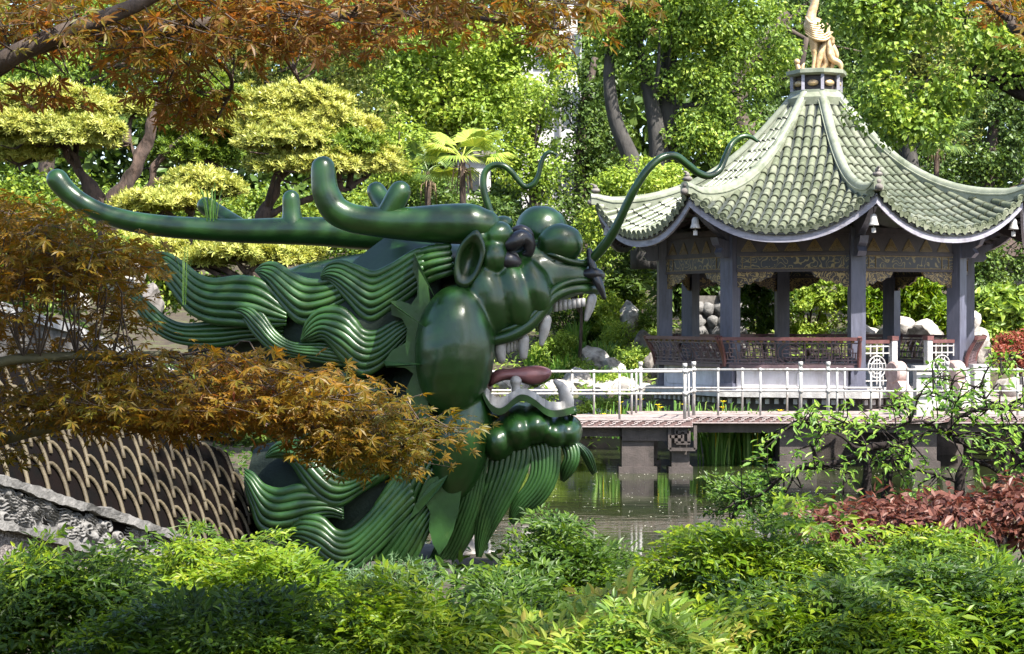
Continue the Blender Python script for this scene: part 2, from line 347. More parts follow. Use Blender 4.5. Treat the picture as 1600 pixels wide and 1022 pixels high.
# ---------------------------------------------------------------- mesh helpers
class MB:
    def __init__(s):
        s.V, s.F, s.n = [], [], 0
    def add(s, V, F):
        V = np.asarray(V, float).reshape(-1, 3)
        s.V.append(V)
        for f in (F if isinstance(F, list) else [F]):
            f = np.asarray(f, int)
            if f.size:
                s.F.append(f.reshape(-1, f.shape[-1]) + s.n)
        s.n += len(V)
        return s
    def verts(s):
        return np.concatenate(s.V)
    def mesh(s, name, mat, smooth=True, offset=None):
        V = np.concatenate(s.V)
        if offset is not None:
            V = V - np.asarray(offset)
        me = bpy.data.meshes.new(name)
        me.vertices.add(len(V))
        me.vertices.foreach_set('co', V.astype(np.float32).ravel())
        loops = np.concatenate([f.ravel() for f in s.F])
        tot = np.concatenate([np.full(len(f), f.shape[1]) for f in s.F])
        start = np.concatenate([[0], np.cumsum(tot)[:-1]])
        me.loops.add(len(loops))
        me.loops.foreach_set('vertex_index', loops.astype(np.int32))
        me.polygons.add(len(tot))
        me.polygons.foreach_set('loop_start', start.astype(np.int32))
        me.polygons.foreach_set('loop_total', tot.astype(np.int32))
        me.polygons.foreach_set('use_smooth', np.full(len(tot), smooth, bool))
        me.materials.append(mat)
        me.update(calc_edges=True)
        me.validate()
        return me

def root_loc(o):
    while o.parent is not None:
        o = o.parent
    return np.array(o.location)

def link(name, me, parent=None):
    o = bpy.data.objects.new(name, me)
    col.objects.link(o)
    if parent is not None:
        o.parent = parent
    return o

def obj(name, mb, mat, parent=None, smooth=True, local=False, kind=None):
    """links a mesh object; coordinates are world coordinates unless local"""
    off = None if (parent is None or local) else root_loc(parent)
    o = link(name, mb.mesh(name, mat, smooth, off), parent)
    if kind:
        o['kind'] = kind
    return o

def sharpen(o, ang=38):
    me = o.data
    try:
        me.set_sharp_from_angle(angle=R(ang))
    except Exception:
        pass
    return o

def thing(name, label, cat, loc=(0, 0, 0), rotz=0.0, group=None):
    o = bpy.data.objects.new(name, None)
    o.empty_display_size = 0.2
    col.objects.link(o)
    o.location = tuple(float(v) for v in loc)
    o.rotation_euler = (0, 0, rotz)
    return tag(o, label, cat, group)

def tag(o, label, cat, group=None):
    o['label'] = label
    o['category'] = cat
    if group:
        o['group'] = group
    return o

def struct(name, mb, mat, smooth=True):
    o = obj(name, mb, mat, None, smooth)
    o['kind'] = 'structure'
    return o

def unit(v):
    v = np.asarray(v, float)
    return v / np.maximum(np.linalg.norm(v, axis=-1, keepdims=True), 1e-9)

def spline(P, n):
    """Catmull-Rom through the points, n samples (works on any number of columns)"""
    P = np.asarray(P, float)
    if len(P) == 2:
        t = np.linspace(0, 1, n)[:, None]
        return P[0] * (1 - t) + P[1] * t
    E = np.vstack([2 * P[0] - P[1], P, 2 * P[-1] - P[-2]])
    d = np.concatenate([[0], np.cumsum(np.maximum(np.linalg.norm(np.diff(P[:, :3], axis=0), axis=1), 1e-6))])
    u = np.linspace(0, d[-1], n)
    i = np.clip(np.searchsorted(d, u, side='right') - 1, 0, len(P) - 2)
    t = ((u - d[i]) / (d[i + 1] - d[i]))[:, None]
    p0, p1, p2, p3 = E[i], E[i + 1], E[i + 2], E[i + 3]
    return 0.5 * ((2 * p1) + (-p0 + p2) * t + (2 * p0 - 5 * p1 + 4 * p2 - p3) * t ** 2 + (-p0 + 3 * p1 - 3 * p2 + p3) * t ** 3)

def ring_faces(nr, ns, closed=True):
    i = np.arange(nr - 1)[:, None] * ns
    j = np.arange(ns if closed else ns - 1)[None, :]
    k = (j + 1) % ns
    return np.stack([i + j, i + k, i + ns + k, i + ns + j], -1).reshape(-1, 4)

def tube(mb, P, rad, ns=8, n=None, caps=True, rnd=False, flat=1.0, up=None):
    """swept round bar along P with radii; rnd rounds both ends off"""
    P = np.asarray(P, float)
    rad = np.asarray(rad, float) if np.ndim(rad) else np.full(len(P), float(rad))
    Q = np.column_stack([P, rad])
    if n:
        Q = spline(Q, n)
    C, r = Q[:, :3], np.maximum(Q[:, 3], 1e-4)
    T = unit(np.gradient(C, axis=0))
    if rnd:
        ks = np.array([0.05, 0.35, 0.65, 0.9])
        a0 = C[0] - T[0] * (np.sqrt(1 - ks ** 2))[:, None] * r[0]
        a1 = C[-1] + T[-1] * (np.sqrt(1 - ks[::-1] ** 2))[:, None] * r[-1]
        C = np.vstack([a0, C, a1])
        r = np.concatenate([ks * r[0], r, ks[::-1] * r[-1]])
        T = np.vstack([np.repeat(T[:1], 4, 0), T, np.repeat(T[-1:], 4, 0)])
    u = np.array(up, float) if up is not None else (np.array([0, 0, 1.0]) if abs(T[0][2]) < 0.9 else np.array([1.0, 0, 0]))
    V = []
    a = np.linspace(0, 2 * np.pi, ns, endpoint=False)
    ca, sa = np.cos(a)[:, None], np.sin(a)[:, None]
    for k in range(len(C)):
        u = u - T[k] * np.dot(u, T[k])
        u = u / max(np.linalg.norm(u), 1e-9)
        w = np.cross(T[k], u)
        V.append(C[k] + r[k] * (ca * w + sa * u * flat))
    V = np.vstack(V)
    Fs = [ring_faces(len(C), ns)]
    if caps:
        Fs.append(np.arange(ns)[::-1][None, :])
        Fs.append((np.arange(ns) + (len(C) - 1) * ns)[None, :])
    return mb.add(V, Fs)

def loft(mb, rings, caps=True):
    ns = len(rings[0])
    V = np.vstack(rings)
    Fs = [ring_faces(len(rings), ns)]
    if caps:
        Fs.append(np.arange(ns)[::-1][None, :])
        Fs.append((np.arange(ns) + (len(rings) - 1) * ns)[None, :])
    return mb.add(V, Fs)

def box(mb, lo, hi):
    x0, y0, z0 = lo; x1, y1, z1 = hi
    V = [(x0, y0, z0), (x1, y0, z0), (x1, y1, z0), (x0, y1, z0), (x0, y0, z1), (x1, y0, z1), (x1, y1, z1), (x0, y1, z1)]
    return mb.add(V, [[[0, 3, 2, 1], [4, 5, 6, 7], [0, 1, 5, 4], [1, 2, 6, 5], [2, 3, 7, 6], [3, 0, 4, 7]]])

def obox(mb, c, ax, ay, az):
    """box with centre c and half-axis vectors"""
    c, ax, ay, az = (np.asarray(v, float) for v in (c, ax, ay, az))
    V = [c + sx * ax + sy * ay + sz * az for sz in (-1, 1) for sx, sy in ((-1, -1), (1, -1), (1, 1), (-1, 1))]
    return mb.add(V, [[[0, 3, 2, 1], [4, 5, 6, 7], [0, 1, 5, 4], [1, 2, 6, 5], [2, 3, 7, 6], [3, 0, 4, 7]]])

def bar(mb, a, b, w, h=None, up=(0, 0, 1)):
    a, b = np.asarray(a, float), np.asarray(b, float)
    h = w if h is None else h
    d = unit(b - a)
    u = np.asarray(up, float)
    if abs(np.dot(u, d)) > 0.95:
        u = np.array([1.0, 0, 0])
    s = unit(np.cross(d, u)); u = np.cross(s, d)
    return obox(mb, (a + b) / 2, (b - a) / 2, s * w / 2, u * h / 2)

def ellipsoid(mb, c, r, nu=20, nv=12, rot=None):
    th = np.linspace(0, np.pi, nv + 1)[1:-1]
    a = np.linspace(0, 2 * np.pi, nu, endpoint=False)
    V = np.array([[math.sin(t) * math.cos(p), math.sin(t) * math.sin(p), math.cos(t)] for t in th for p in a] + [[0, 0, 1], [0, 0, -1]])
    V = V * np.asarray(r, float)
    if rot is not None:
        V = V @ np.array(Euler(rot).to_matrix()).T
    n = len(th) * nu
    f = ring_faces(len(th), nu)[:, ::-1]
    j = np.arange(nu); k = (j + 1) % nu
    top = np.stack([np.full(nu, n), j, k], -1)
    b0 = (len(th) - 1) * nu
    bot = np.stack([np.full(nu, n + 1), b0 + k, b0 + j], -1)
    return mb.add(V + np.asarray(c, float), [f, top, bot])

def prism(mb, poly, d):
    """extrudes a closed loop of 3-D points along vector d"""
    P = np.asarray(poly, float); n = len(P)
    V = np.vstack([P, P + np.asarray(d, float)])
    j = np.arange(n); k = (j + 1) % n
    return mb.add(V, [np.stack([j, k, k + n, j + n], -1), np.arange(n)[::-1][None, :], (np.arange(n) + n)[None, :]])

def lathe(mb, prof, c, ns=12):
    rings = []
    a = np.linspace(0, 2 * np.pi, ns, endpoint=False)
    for r, z in prof:
        rings.append(np.column_stack([np.cos(a) * r, np.sin(a) * r, np.full(ns, z)]) + np.asarray(c, float))
    return loft(mb, rings)

_wk = np.random.default_rng(3).normal(size=(14, 3)); _wp = np.random.default_rng(4).uniform(0, 6.28, 14)
def wob(P, f=1.0, k=0):
    """cheap smooth noise, about -1..1"""
    P = np.asarray(P, float) * f
    s = 0
    for i in range(7):
        j = (i + k * 3) % 14
        s = s + np.sin(P @ _wk[j] * (1 + 0.35 * i) + _wp[j])
    return s / 3.2

def rock_mb(c, r, seed, detail=3, mb=None):
    g = np.random.default_rng(seed)
    import bmesh
    bm = bmesh.new()
    bmesh.ops.create_icosphere(bm, subdivisions=detail, radius=1.0)
    V = np.array([v.co[:] for v in bm.verts])
    Fc = np.array([[v.index for v in f.verts] for f in bm.faces])
    bm.free()
    for _ in range(13):
        n = unit(g.normal(size=3)); d = g.uniform(0.5, 0.86)
        k = np.maximum(0, V @ n - d)
        V = V - k[:, None] * n * 0.92
    V = V + unit(V) * (wob(V + seed, 3.0) * 0.07 + wob(V + seed, 7.0, 1) * 0.035)[:, None]
    V = V * np.asarray(r, float)
    a = g.uniform(0, 6.28)
    V = V @ np.array(Euler((0, 0, a)).to_matrix()).T
    mb = mb or MB()
    return mb.add(V + np.asarray(c, float), [Fc])

# ---------------------------------------------------------------- leaves
def T_kite(w=0.3):
    return np.array([(0, 0, 0), (0.45, w, 0.07), (1, 0, -0.06), (0.45, -w, 0.07)]), np.array([[0, 2, 1], [0, 3, 2]])
def T_lance(w=0.17):
    return (np.array([(0, 0, 0), (0.3, w, 0.04), (0.65, w * 0.72, 0.02), (1, 0, -0.1), (0.65, -w * 0.72, 0.02), (0.3, -w, 0.04)]),
            np.array([[0, 3, 2, 1], [0, 5, 4, 3]]))
def T_maple():
    V, Fq = [], []
    for th, Ln in zip((-128, -84, -41, 0, 41, 84, 128), (0.42, 0.74, 0.95, 1.0, 0.95, 0.74, 0.42)):
        t = R(th); b = len(V)
        for r, d in ((0.0, 0), (0.36 * Ln, 20), (0.62 * Ln, 10.5), (Ln, 0), (0.62 * Ln, -10.5), (0.36 * Ln, -20)):
            a = t + R(d)
            z = -0.22 * r * r + (0.02 if d else 0.0) - 0.03 * (r > 0.9 * Ln)
            V.append((r * math.cos(a), r * math.sin(a), z))
        Fq += [[b, b + 3, b + 2, b + 1], [b, b + 5, b + 4, b + 3]]
    return np.array(V), np.array(Fq)
def T_maple_far():
    V, Fq = [], []
    for th, Ln in zip((-112, -62, -21, 21, 62, 112), (0.6, 0.9, 1.0, 0.97, 0.92, 0.6)):
        t = R(th); b = len(V)
        for r, d in ((0.0, 0), (0.5 * Ln, 17), (Ln, 0), (0.5 * Ln, -17)):
            V.append((r * math.cos(t + R(d)), r * math.sin(t + R(d)), -0.22 * r * r + (0.03 if d else 0.0)))
        Fq.append([b, b + 3, b + 2, b + 1])
    return np.array(V), np.array(Fq)
def T_tuft(k=8):
    V, Fq = [], []
    g = np.random.default_rng(5)
    for i in range(k):
        a = i * 2.399; el = g.uniform(0.25, 1.2)
        d = np.array([math.cos(a) * math.cos(el), math.sin(a) * math.cos(el), math.sin(el)])
        s = unit(np.cross(d, [0, 0, 1])) * 0.12
        b = len(V)
        V += [-s * 0.3, d * 0.5 + s, d, d * 0.5 - s]
        Fq.append([b, b + 3, b + 2, b + 1])
    return np.array(V), np.array(Fq)
TK, TKW, TL, TM, TT = T_kite(), T_kite(0.42), T_lance(), T_maple(), T_tuft()
TLW = T_lance(0.24)

def basis(Z, X=None):
    """rotation matrices (columns x, y, z) from normals Z and approximate leaf directions X"""
    Z = unit(Z)
    if X is None:
        X = rng.normal(size=Z.shape)
    X = unit(X - Z * np.sum(X * Z, -1, keepdims=True))
    Yv = np.cross(Z, X)
    return np.stack([X, Yv, Z], -1)

def scatter(mb, T, pos, B, size):
    V, Fc = T
    n = len(pos)
    if n == 0:
        return mb
    W = np.einsum('nij,kj->nki', B, V) * np.asarray(size).reshape(-1, 1, 1) + np.asarray(pos)[:, None, :]
    Fn = Fc[None] + (np.arange(n) * len(V))[:, None, None]
    return mb.add(W.reshape(-1, 3), [Fn.reshape(-1, Fc.shape[1])])

def clump_leaves(centers, cr, per, up=0.5, out=0.7, jit=0.6, flat=0.75, axis=None):
    """leaf positions and normals in round clumps; centers (n,3), cr clump radius"""
    n = len(centers)
    cr = np.asarray(cr) if np.ndim(cr) else np.full(n, cr)
    d = unit(rng.normal(size=(n, per, 3)))
    r = rng.uniform(0.35, 1.0, (n, per, 1)) ** 0.6
    off = d * r * cr[:, None, None]
    off[..., 2] *= flat
    P = centers[:, None, :] + off
    Nn = d * out + np.array([0, 0, up]) + rng.normal(size=d.shape) * jit
    return P.reshape(-1, 3), unit(Nn.reshape(-1, 3)), d.reshape(-1, 3)

def crown_centers(blobs, cr, dens=1.0, front=0.75):
    """clump centres filling the outer part of a list of blobs (cx,cy,cz,rx,ry,rz)"""
    C = []
    for (cx, cy, cz, rx, ry, rz) in blobs:
        area = 4 * math.pi * ((rx * ry) ** 1.6 / 3 + (rx * rz) ** 1.6 / 3 + (ry * rz) ** 1.6 / 3) ** (1 / 1.6)
        n = max(4, int(area / (cr * cr * 2.2) * dens))
        d = unit(rng.normal(size=(n * 2, 3)))
        keep = (d[:, 1] < 0.15) | (rng.random(len(d)) > front)
        d = d[keep][:n]
        rr = rng.uniform(0.62, 1.0, (len(d), 1))
        bump = 1 + 0.22 * wob(d * 2.2 + cx, 1.4)[:, None]
        C.append(np.array([cx, cy, cz]) + d * rr * bump * np.array([rx, ry, rz]))
    return np.concatenate(C)

def px_blobs(L, Y, depth=None):
    """ellipses seen in the photograph (px, py, rx, ry [, dY]) -> blobs at distance Y"""
    out = []
    for e in L:
        px, py, rx, ry = e[:4]
        y = Y + (e[4] if len(e) > 4 else 0)
        c = at(px, py, y); k = y / F
        out.append((c[0], c[1], c[2], rx * k, (depth or (rx * k * 0.8)), ry * k))
    return out

def twigs_to(mb, path, targets, r0, r1, ns=5, lead=0.25, sag=0.05):
    """thin branches that leave a limb and run out to target points"""
    path = np.asarray(path, float)
    for t in targets:
        d = np.linalg.norm(path - t, axis=1)
        i = max(0, int(np.argmin(d)) - int(lead * len(path) * rng.uniform(0.2, 1)))
        a = path[i]
        m = (a + t) / 2 + rng.normal(size=3) * 0.08 * np.linalg.norm(t - a) + np.array([0, 0, -sag * np.linalg.norm(t - a)])
        tube(mb, [a, m, t], [r0, (r0 + r1) / 2, r1], ns=ns, n=7, caps=False)
    return mb

def tree(name, label, cat, base, trunks, blobs, mat, bark, cr=0.45, per=60, size=0.11, dens=1.0, limbs=10,
         group=None, front=0.75, up=0.5, T=None, flat=0.75, droop=0.0, parts=True, jit=0.6):
    """trunks: list of (points, radii); blobs: crown masses"""
    t = thing(name, label, cat, base, group=group)
    C = crown_centers(blobs, cr, dens, front)
    if trunks:
        mb = MB()
        paths = []
        for P, rr in trunks:
            Q = spline(np.column_stack([np.asarray(P, float), np.asarray(rr, float)]), 22)
            tube(mb, Q[:, :3], Q[:, 3], ns=9)
            paths.append(Q[:, :3])
        if limbs:
            sel = C[rng.choice(len(C), min(limbs, len(C)), replace=False)]
            allp = paths
            for s in sel:
                pth = min(allp, key=lambda p: np.min(np.linalg.norm(p - s, axis=1)))
                twigs_to(mb, pth, [s], trunks[0][1][0] * 0.28, 0.012, ns=5, lead=0.3)
        obj('trunk', mb, bark, t)
    P, Nn, D = clump_leaves(C, cr * rng.uniform(0.7, 1.25, len(C)), per, up=up, flat=flat, jit=jit)
    X = None
    if droop:
        X = D * 0.6 + rng.normal(size=P.shape) * 0.5 + np.array([0, 0, -droop])
    mb = MB()
    scatter(mb, T or TK, P, basis(Nn, X), size * rng.uniform(0.7, 1.3, len(P)))
    obj('crown', mb, mat, t, smooth=False)
    return t
# ================================================================ ground and pond
def sstep(a, b, x):
    t = np.clip((x - a) / (b - a), 0, 1)
    return t * t * (3 - 2 * t)
def ground_z(x, y):
    x = np.asarray(x, float); y = np.asarray(y, float)
    near = 0.95 - 0.55 * sstep(9, 14.5, y)                      # bank the camera looks over
    mound = 2.15 * sstep(-3.0, -6.0, x + 0.16 * (y - 18)) * sstep(15, 21, y)
    sx = -1.2 + 0.6 * np.sin(y * 0.4)                           # left shore of the pond
    pond = sstep(15.6, 17.4, y - 0.25 * np.maximum(x - 4, 0)) * sstep(sx - 1.5, sx + 0.6, x) * (1 - sstep(32.2, 34.2, y + 0.35 * np.maximum(0.5 - x, 0) - 1.2 * sstep(8, 11, x)))
    far = 0.45 + 1.75 * sstep(37, 48, y) + 2.7 * sstep(46, 62, y)
    land = near * (1 - sstep(16, 34, y)) + far * sstep(16, 34, y) + mound * (1 - sstep(34, 44, y))
    z = land * (1 - pond) + (-0.7) * pond
    z = z + 0.05 * wob(np.stack([x, y, 0 * x], -1), 1.1) * (1 - pond)
    return z
gx = np.concatenate([np.linspace(-600, -40, 12)[:-1], np.linspace(-40, 40, 161), np.linspace(40, 600, 12)[1:]])
gy = np.concatenate([np.linspace(-300, -20, 8)[:-1], np.linspace(-20, 70, 181), np.linspace(70, 900, 12)[1:]])
X_, Y_ = np.meshgrid(gx, gy)
mb = MB(); mb.add(np.stack([X_, Y_, ground_z(X_, Y_)], -1).reshape(-1, 3), [ring_faces(len(gy), len(gx), closed=False)])
struct('ground', mb, M['soil'])
mb = MB(); mb.add([(-14, 13, 0), (60, 13, 0), (60, 38, 0), (-14, 38, 0)], [[[0, 1, 2, 3]]])
struct('pond_water', mb, M['water'])
def gz(x, y):
    return float(ground_z(np.array(x), np.array(y)))

# ================================================================ pavilion
PC = np.array([5.77, 34.0])
ZF = 1.155                                                       # pavilion floor
pav = thing('pavilion', 'octagonal garden pavilion with pale green tiled roof, curled eaves and purple-grey columns', 'pavilion', (PC[0], PC[1], 0.0), rotz=-math.atan2(5.77, 34.0))
A0 = -8.7
cornA = [R(A0 - 22.5 + 45 * k) for k in range(8)]                # 0: front left, 1: front right, 2: right ...
faceA = [R(A0 + 45 * k) for k in range(8)]                       # face k lies between corner k and k+1
def pol(r, a, z=0.0):
    return np.array([r * math.sin(a), -r * math.cos(a), z])
def ppart(name, mb, m, parent=None, smooth=False, **k):
    return obj(name, mb, M[m], parent or pav, smooth, local=True, **k)
def face_pt(a, apo, s, z):
    return np.array([math.sin(a) * apo + math.cos(a) * s, -math.cos(a) * apo + math.sin(a) * s, z])
T22 = math.tan(R(22.5)); C22 = math.cos(R(22.5))

# base
mb = MB()
def octo(apo, z):
    return np.array([pol(apo / C22, a, z) for a in cornA])
loft(mb, [octo(3.02, ZF - 0.11), octo(3.02, ZF)])
ppart('floor_slab', mb, 'white_stone')
mb = MB(); loft(mb, [octo(2.84, -0.7), octo(2.84, ZF - 0.11)])
ppart('plinth', mb, 'pier')
bm_ = MB(); box(bm_, (-0.035, -0.03, -0.045), (0.035, 0.03, 0.045)); dm = bm_.mesh('dentil', M['white_stone'], False)
for k in (7, 0, 1):
    for i in range(14):
        s = (i - 6.5) * 0.165
        p = face_pt(faceA[k], 2.875, s, ZF - 0.185)
        o = link('dentil', dm, pav); o.location = p; o.rotation_euler = (0, 0, faceA[k])
# columns (square, faces along the radius) and their tops
RC = 2.9
for k, a in enumerate(cornA):
    mb = MB()
    c = pol(RC, a); e = pol(1, a); f = np.array([-e[1], e[0], 0])
    obox(mb, c + [0, 0, (ZF + 4.0) / 2], e * 0.128, f * 0.128, (0, 0, (4.0 - ZF) / 2))
    obox(mb, c + [0, 0, ZF + 0.06], e * 0.15, f * 0.15, (0, 0, 0.06))
    ppart('column', mb, 'column')
ENT = 1                                                          # bay left open for the way in
# beams, painted boards, spandrels
for k in range(8):
    a = faceA[k]; L = RC * C22 * T22 - 0.125; ap = RC * C22
    e = face_pt(a, 1, 0, 0); f = np.array([math.cos(a), math.sin(a), 0])
    mb = MB()
    obox(mb, face_pt(a, ap, 0, 3.405), f * L, e * 0.045, (0, 0, 0.115)); ppart('painted_lintel', mb, 'beam')
    mb = MB()
    obox(mb, face_pt(a, ap, 0, 3.55), f * L, e * 0.06, (0, 0, 0.028)); obox(mb, face_pt(a, ap, 0, 3.265), f * L, e * 0.06, (0, 0, 0.024))
    obox(mb, face_pt(a, ap, 0, 3.95), f * (L + .1), e * 0.07, (0, 0, 0.05))
    ppart('beam', mb, 'timber')
    mb = MB()
    obox(mb, face_pt(a, ap, 0, 3.74), f * L, e * 0.03, (0, 0, 0.16)); ppart('upper_board', mb, 'timber')
    mb = MB()
    for i in range(5):                                           # gilt triangles of the upper board
        s = (i - 2) * (2 * L / 5.1)
        for r_ in (0.135, 0.10, 0.065, 0.03):
            tri = [face_pt(a, ap + 0.036, s + dx * r_, 3.69 + dz * r_) for dx, dz in ((-1, -.6), (1, -.6), (0, .95))]
            for u_, v_ in ((0, 1), (1, 2), (2, 0)):
                bar(mb, tri[u_], tri[v_], 0.010, 0.012)
    for z_ in (3.30, 3.51):
        obox(mb, face_pt(a, ap + .05, 0, z_), f * (L - .06), e * 0.006, (0, 0, 0.007))
    for s in (-L + .1, L - .1, -L + .25, L - .25):
        obox(mb, face_pt(a, ap + .05, s, 3.405), f * 0.007, e * 0.006, (0, 0, 0.098))
    ppart('gilt_trim', mb, 'gold', kind='stuff')
    for sg in (-1, 1):                                           # carved spandrels under the lintel
        poly = [(0, 0), (0, -0.27), (0.10, -0.27), (0.13, -0.20), (0.22, -0.23), (0.31, -0.16), (0.40, -0.18), (0.52, -0.11), (0.60, -0.10), (0.66, 0)]
        mb = MB(); P = [face_pt(a, ap + 0.022, sg * (L - x), 3.242 + z) for x, z in poly]
        prism(mb, P, -e * 0.044); ppart('spandrel', mb, 'spandrel')
# seat walls, benches with swan-neck lattice backs
def lattice_bars():
    """fret pattern on the unit strip: list of (u0,v0,u1,v1), u along the bay in metres from its middle, v 0..1 up"""
    Ls = []
    return Ls
for k in range(8):
    if k == ENT: continue
    a = faceA[k]; L = RC * C22 * T22; ap = RC * C22
    e = face_pt(a, 1, 0, 0); f = np.array([math.cos(a), math.sin(a), 0])
    mb = MB(); obox(mb, face_pt(a, ap, 0, ZF + 0.2), f * (L - .13), e * 0.09, (0, 0, 0.2)); ppart('seat_wall', mb, 'plaster')
    if k in (0, 7):
        mb = MB()
        for s0, s1 in ((-L + .2, -0.08), (0.08, L - .2)):
            z0, z1, c_ = ZF + 0.06, ZF + 0.35, 0.06
            P = [(s0 + c_, z0), (s1 - c_, z0), (s1, z0 + c_), (s1, z1 - c_), (s1 - c_, z1), (s0 + c_, z1), (s0, z1 - c_), (s0, z0 + c_)]
            for i in range(8):
                p, q = P[i], P[(i + 1) % 8]
                bar(mb, face_pt(a, ap + .091, p[0], p[1]), face_pt(a, ap + .091, q[0], q[1]), 0.012, 0.012)
        ppart('panel_moulding', mb, 'white_stone')
    mb = MB(); obox(mb, face_pt(a, ap, 0, ZF + 0.425), f * (L - .02), e * 0.21, (0, 0, 0.03)); ppart('seat', mb, 'lattice')
    # back
    L2 = (ap + 0.25) * T22
    def bp(s, v):
        out = 0.17 + 0.02 * v + 0.16 * max(0.0, math.sin(v * math.pi / 2)) ** 1.5 * v
        return face_pt(a, ap + out, s * (1 + (out - .2) * 0.16), ZF + 0.46 + 0.45 * v)
    mb = MB()
    W = L2 - 0.05
    def seg(u0, v0, u1, v1, w=0.020):
        n_ = 1 if v0 == v1 else 4
        for i in range(n_):
            p = bp(u0 + (u1 - u0) * i / n_, v0 + (v1 - v0) * i / n_); q = bp(u0 + (u1 - u0) * (i + 1) / n_, v0 + (v1 - v0) * (i + 1) / n_)
            bar(mb, p, q, w, 0.024, up=e)
    det = k in (7, 0, 1, 2)
    for v in (0.04, 0.84): seg(-W, v, W, v, 0.024)
    for u in np.linspace(-W, W, 13 if det else 9): seg(u, 0.84, u, 0.97)
    if det:
        m_ = 0.26
        for sg in (-1, 1):
            nb = 4
            cw = (W - m_) / nb
            for i in range(nb):
                u0 = sg * (m_ + i * cw); u1 = sg * (m_ + (i + 1) * cw); um = (u0 + u1) / 2; d_ = (u1 - u0)
                seg(u1, 0.04, u1, 0.84)
                seg(u0, 0.62, um + d_ * .1, 0.62); seg(um + d_ * .1, 0.62, um + d_ * .1, 0.30); seg(um + d_ * .1, 0.30, u0 + d_ * .25, 0.30)
                seg(um - d_ * .15, 0.46, u1, 0.46); seg(um - d_ * .15, 0.46, um - d_ * .15, 0.62); seg(um + d_ * .3, 0.46, um + d_ * .3, 0.18); seg(u0, 0.18, u1, 0.18)
                seg(um, 0.62, um, 0.84); seg(u0 + d_ * .25, 0.30, u0 + d_ * .25, 0.04)
        seg(-m_, .04, -m_, .84); seg(m_, .04, m_, .84)
        for rr in (0.225, 0.15):
            cs = [bp(rr * math.cos(t), 0.43 + rr / 0.46 * 0.86 * math.sin(t)) for t in np.linspace(0, 2 * np.pi, 25)]
            tube(mb, cs, 0.011, ns=5, caps=False)
        seg(0, .1, 0, .76); seg(-.15, .43, .15, .43); seg(-.1, .28, .1, .28); seg(-.1, .58, .1, .58)
    else:
        for u in np.linspace(-W, W, 16): seg(u, 0.04, u, 0.84)
        for v in (0.3, 0.55): seg(-W, v, W, v)
    ppart('bench_lattice', mb, 'lattice')
    if det:
        mb = MB()
        for u in np.linspace(-W, W, 13)[:-1] + W / 12:
            ellipsoid(mb, bp(u, 0.90), (0.035, 0.035, 0.022), 8, 6)
        ppart('gilt_trim', mb, 'gold', kind='stuff')
    mb = MB(); bar(mb, bp(-W - .06, 1.0), bp(W + .06, 1.0), 0.05, 0.06, up=(0, 0, 1))
    ppart('bench_rail', mb, 'rail_red')
    for sg in (-1, 1):
        mb = MB(); tube(mb, [bp(sg * (W + .02), v) for v in np.linspace(-0.1, 1.08, 9)], [.03, .035, .04, .04, .04, .038, .034, .034, .04], ns=8)
        ppart('bench_end', mb, 'rail_red')
# way in: lattice wings, posts, drum stones
a = faceA[ENT]; ap = RC * C22; L = ap * T22
e = face_pt(a, 1, 0, 0); f = np.array([math.cos(a), math.sin(a), 0])
for s in (-0.38, 0.40):
    mb = MB(); obox(mb, face_pt(a, ap + .08, s, ZF + 0.44), f * 0.055, e * 0.055, (0, 0, 0.44)); ppart('gate_post', mb, 'white_stone')
    mb = MB(); obox(mb, face_pt(a, ap + .08, s, ZF + 0.92), f * 0.07, e * 0.07, (0, 0, 0.038)); ppart('post_cap', mb, 'rail_red')
for s0, s1 in ((-L + .12, -0.44), (0.46, L - .12)):
    mb = MB()
    for z in (0.05, 0.18, 0.66, 0.78):
        bar(mb, face_pt(a, ap + .06, s0, ZF + z), face_pt(a, ap + .06, s1, ZF + z), 0.022)
    for s in np.linspace(s0, s1, 5):
        bar(mb, face_pt(a, ap + .06, s, ZF), face_pt(a, ap + .06, s, ZF + .26), 0.022); bar(mb, face_pt(a, ap + .06, s, ZF + .6), face_pt(a, ap + .06, s, ZF + .82), 0.022)
    m_ = (s0 + s1) / 2
    for rr in (0.19, 0.12):
        tube(mb, [face_pt(a, ap + .06, m_ + rr * math.cos(t), ZF + .42 + rr * math.sin(t)) for t in np.linspace(0, 2 * np.pi, 25)], 0.013, ns=5, caps=False)
    for s in (-.06, 0, .06): bar(mb, face_pt(a, ap + .06, m_ + s, ZF + .26), face_pt(a, ap + .06, m_ + s, ZF + .58), 0.016)
    for z in (.36, .48): bar(mb, face_pt(a, ap + .06, m_ - .18, ZF + z), face_pt(a, ap + .06, m_ + .18, ZF + z), 0.016)
    ppart('wing_lattice', mb, 'white_stone')
    mb = MB(); bar(mb, face_pt(a, ap + .06, s0, ZF + .86), face_pt(a, ap + .06, s1, ZF + .86), 0.06); ppart('wing_rail', mb, 'rail_red')
for s in (-0.62, 0.66):
    mb = MB()
    rings = []
    for (r_, o_) in ((0.02, -.12), (0.17, -.12), (0.20, -.09), (0.20, .09), (0.17, .12), (0.02, .12)):
        rings.append(np.array([face_pt(a, ap + .48 + r_ * math.cos(t), s + o_, ZF + 0.33 + r_ * math.sin(t)) for t in np.linspace(0, 2 * np.pi, 24, endpoint=False)]))
    loft(mb, rings)
    prism(mb, [face_pt(a, ap + .3, s - .1, ZF - .1), face_pt(a, ap + .78, s - .1, ZF - .1), face_pt(a, ap + .74, s - .1, ZF + .08), face_pt(a, ap + .62, s - .1, ZF + .2), face_pt(a, ap + .34, s - .1, ZF + .2)], f * 0.2)
    sharpen(ppart('drum_stone', mb, 'pink_stone', smooth=True))
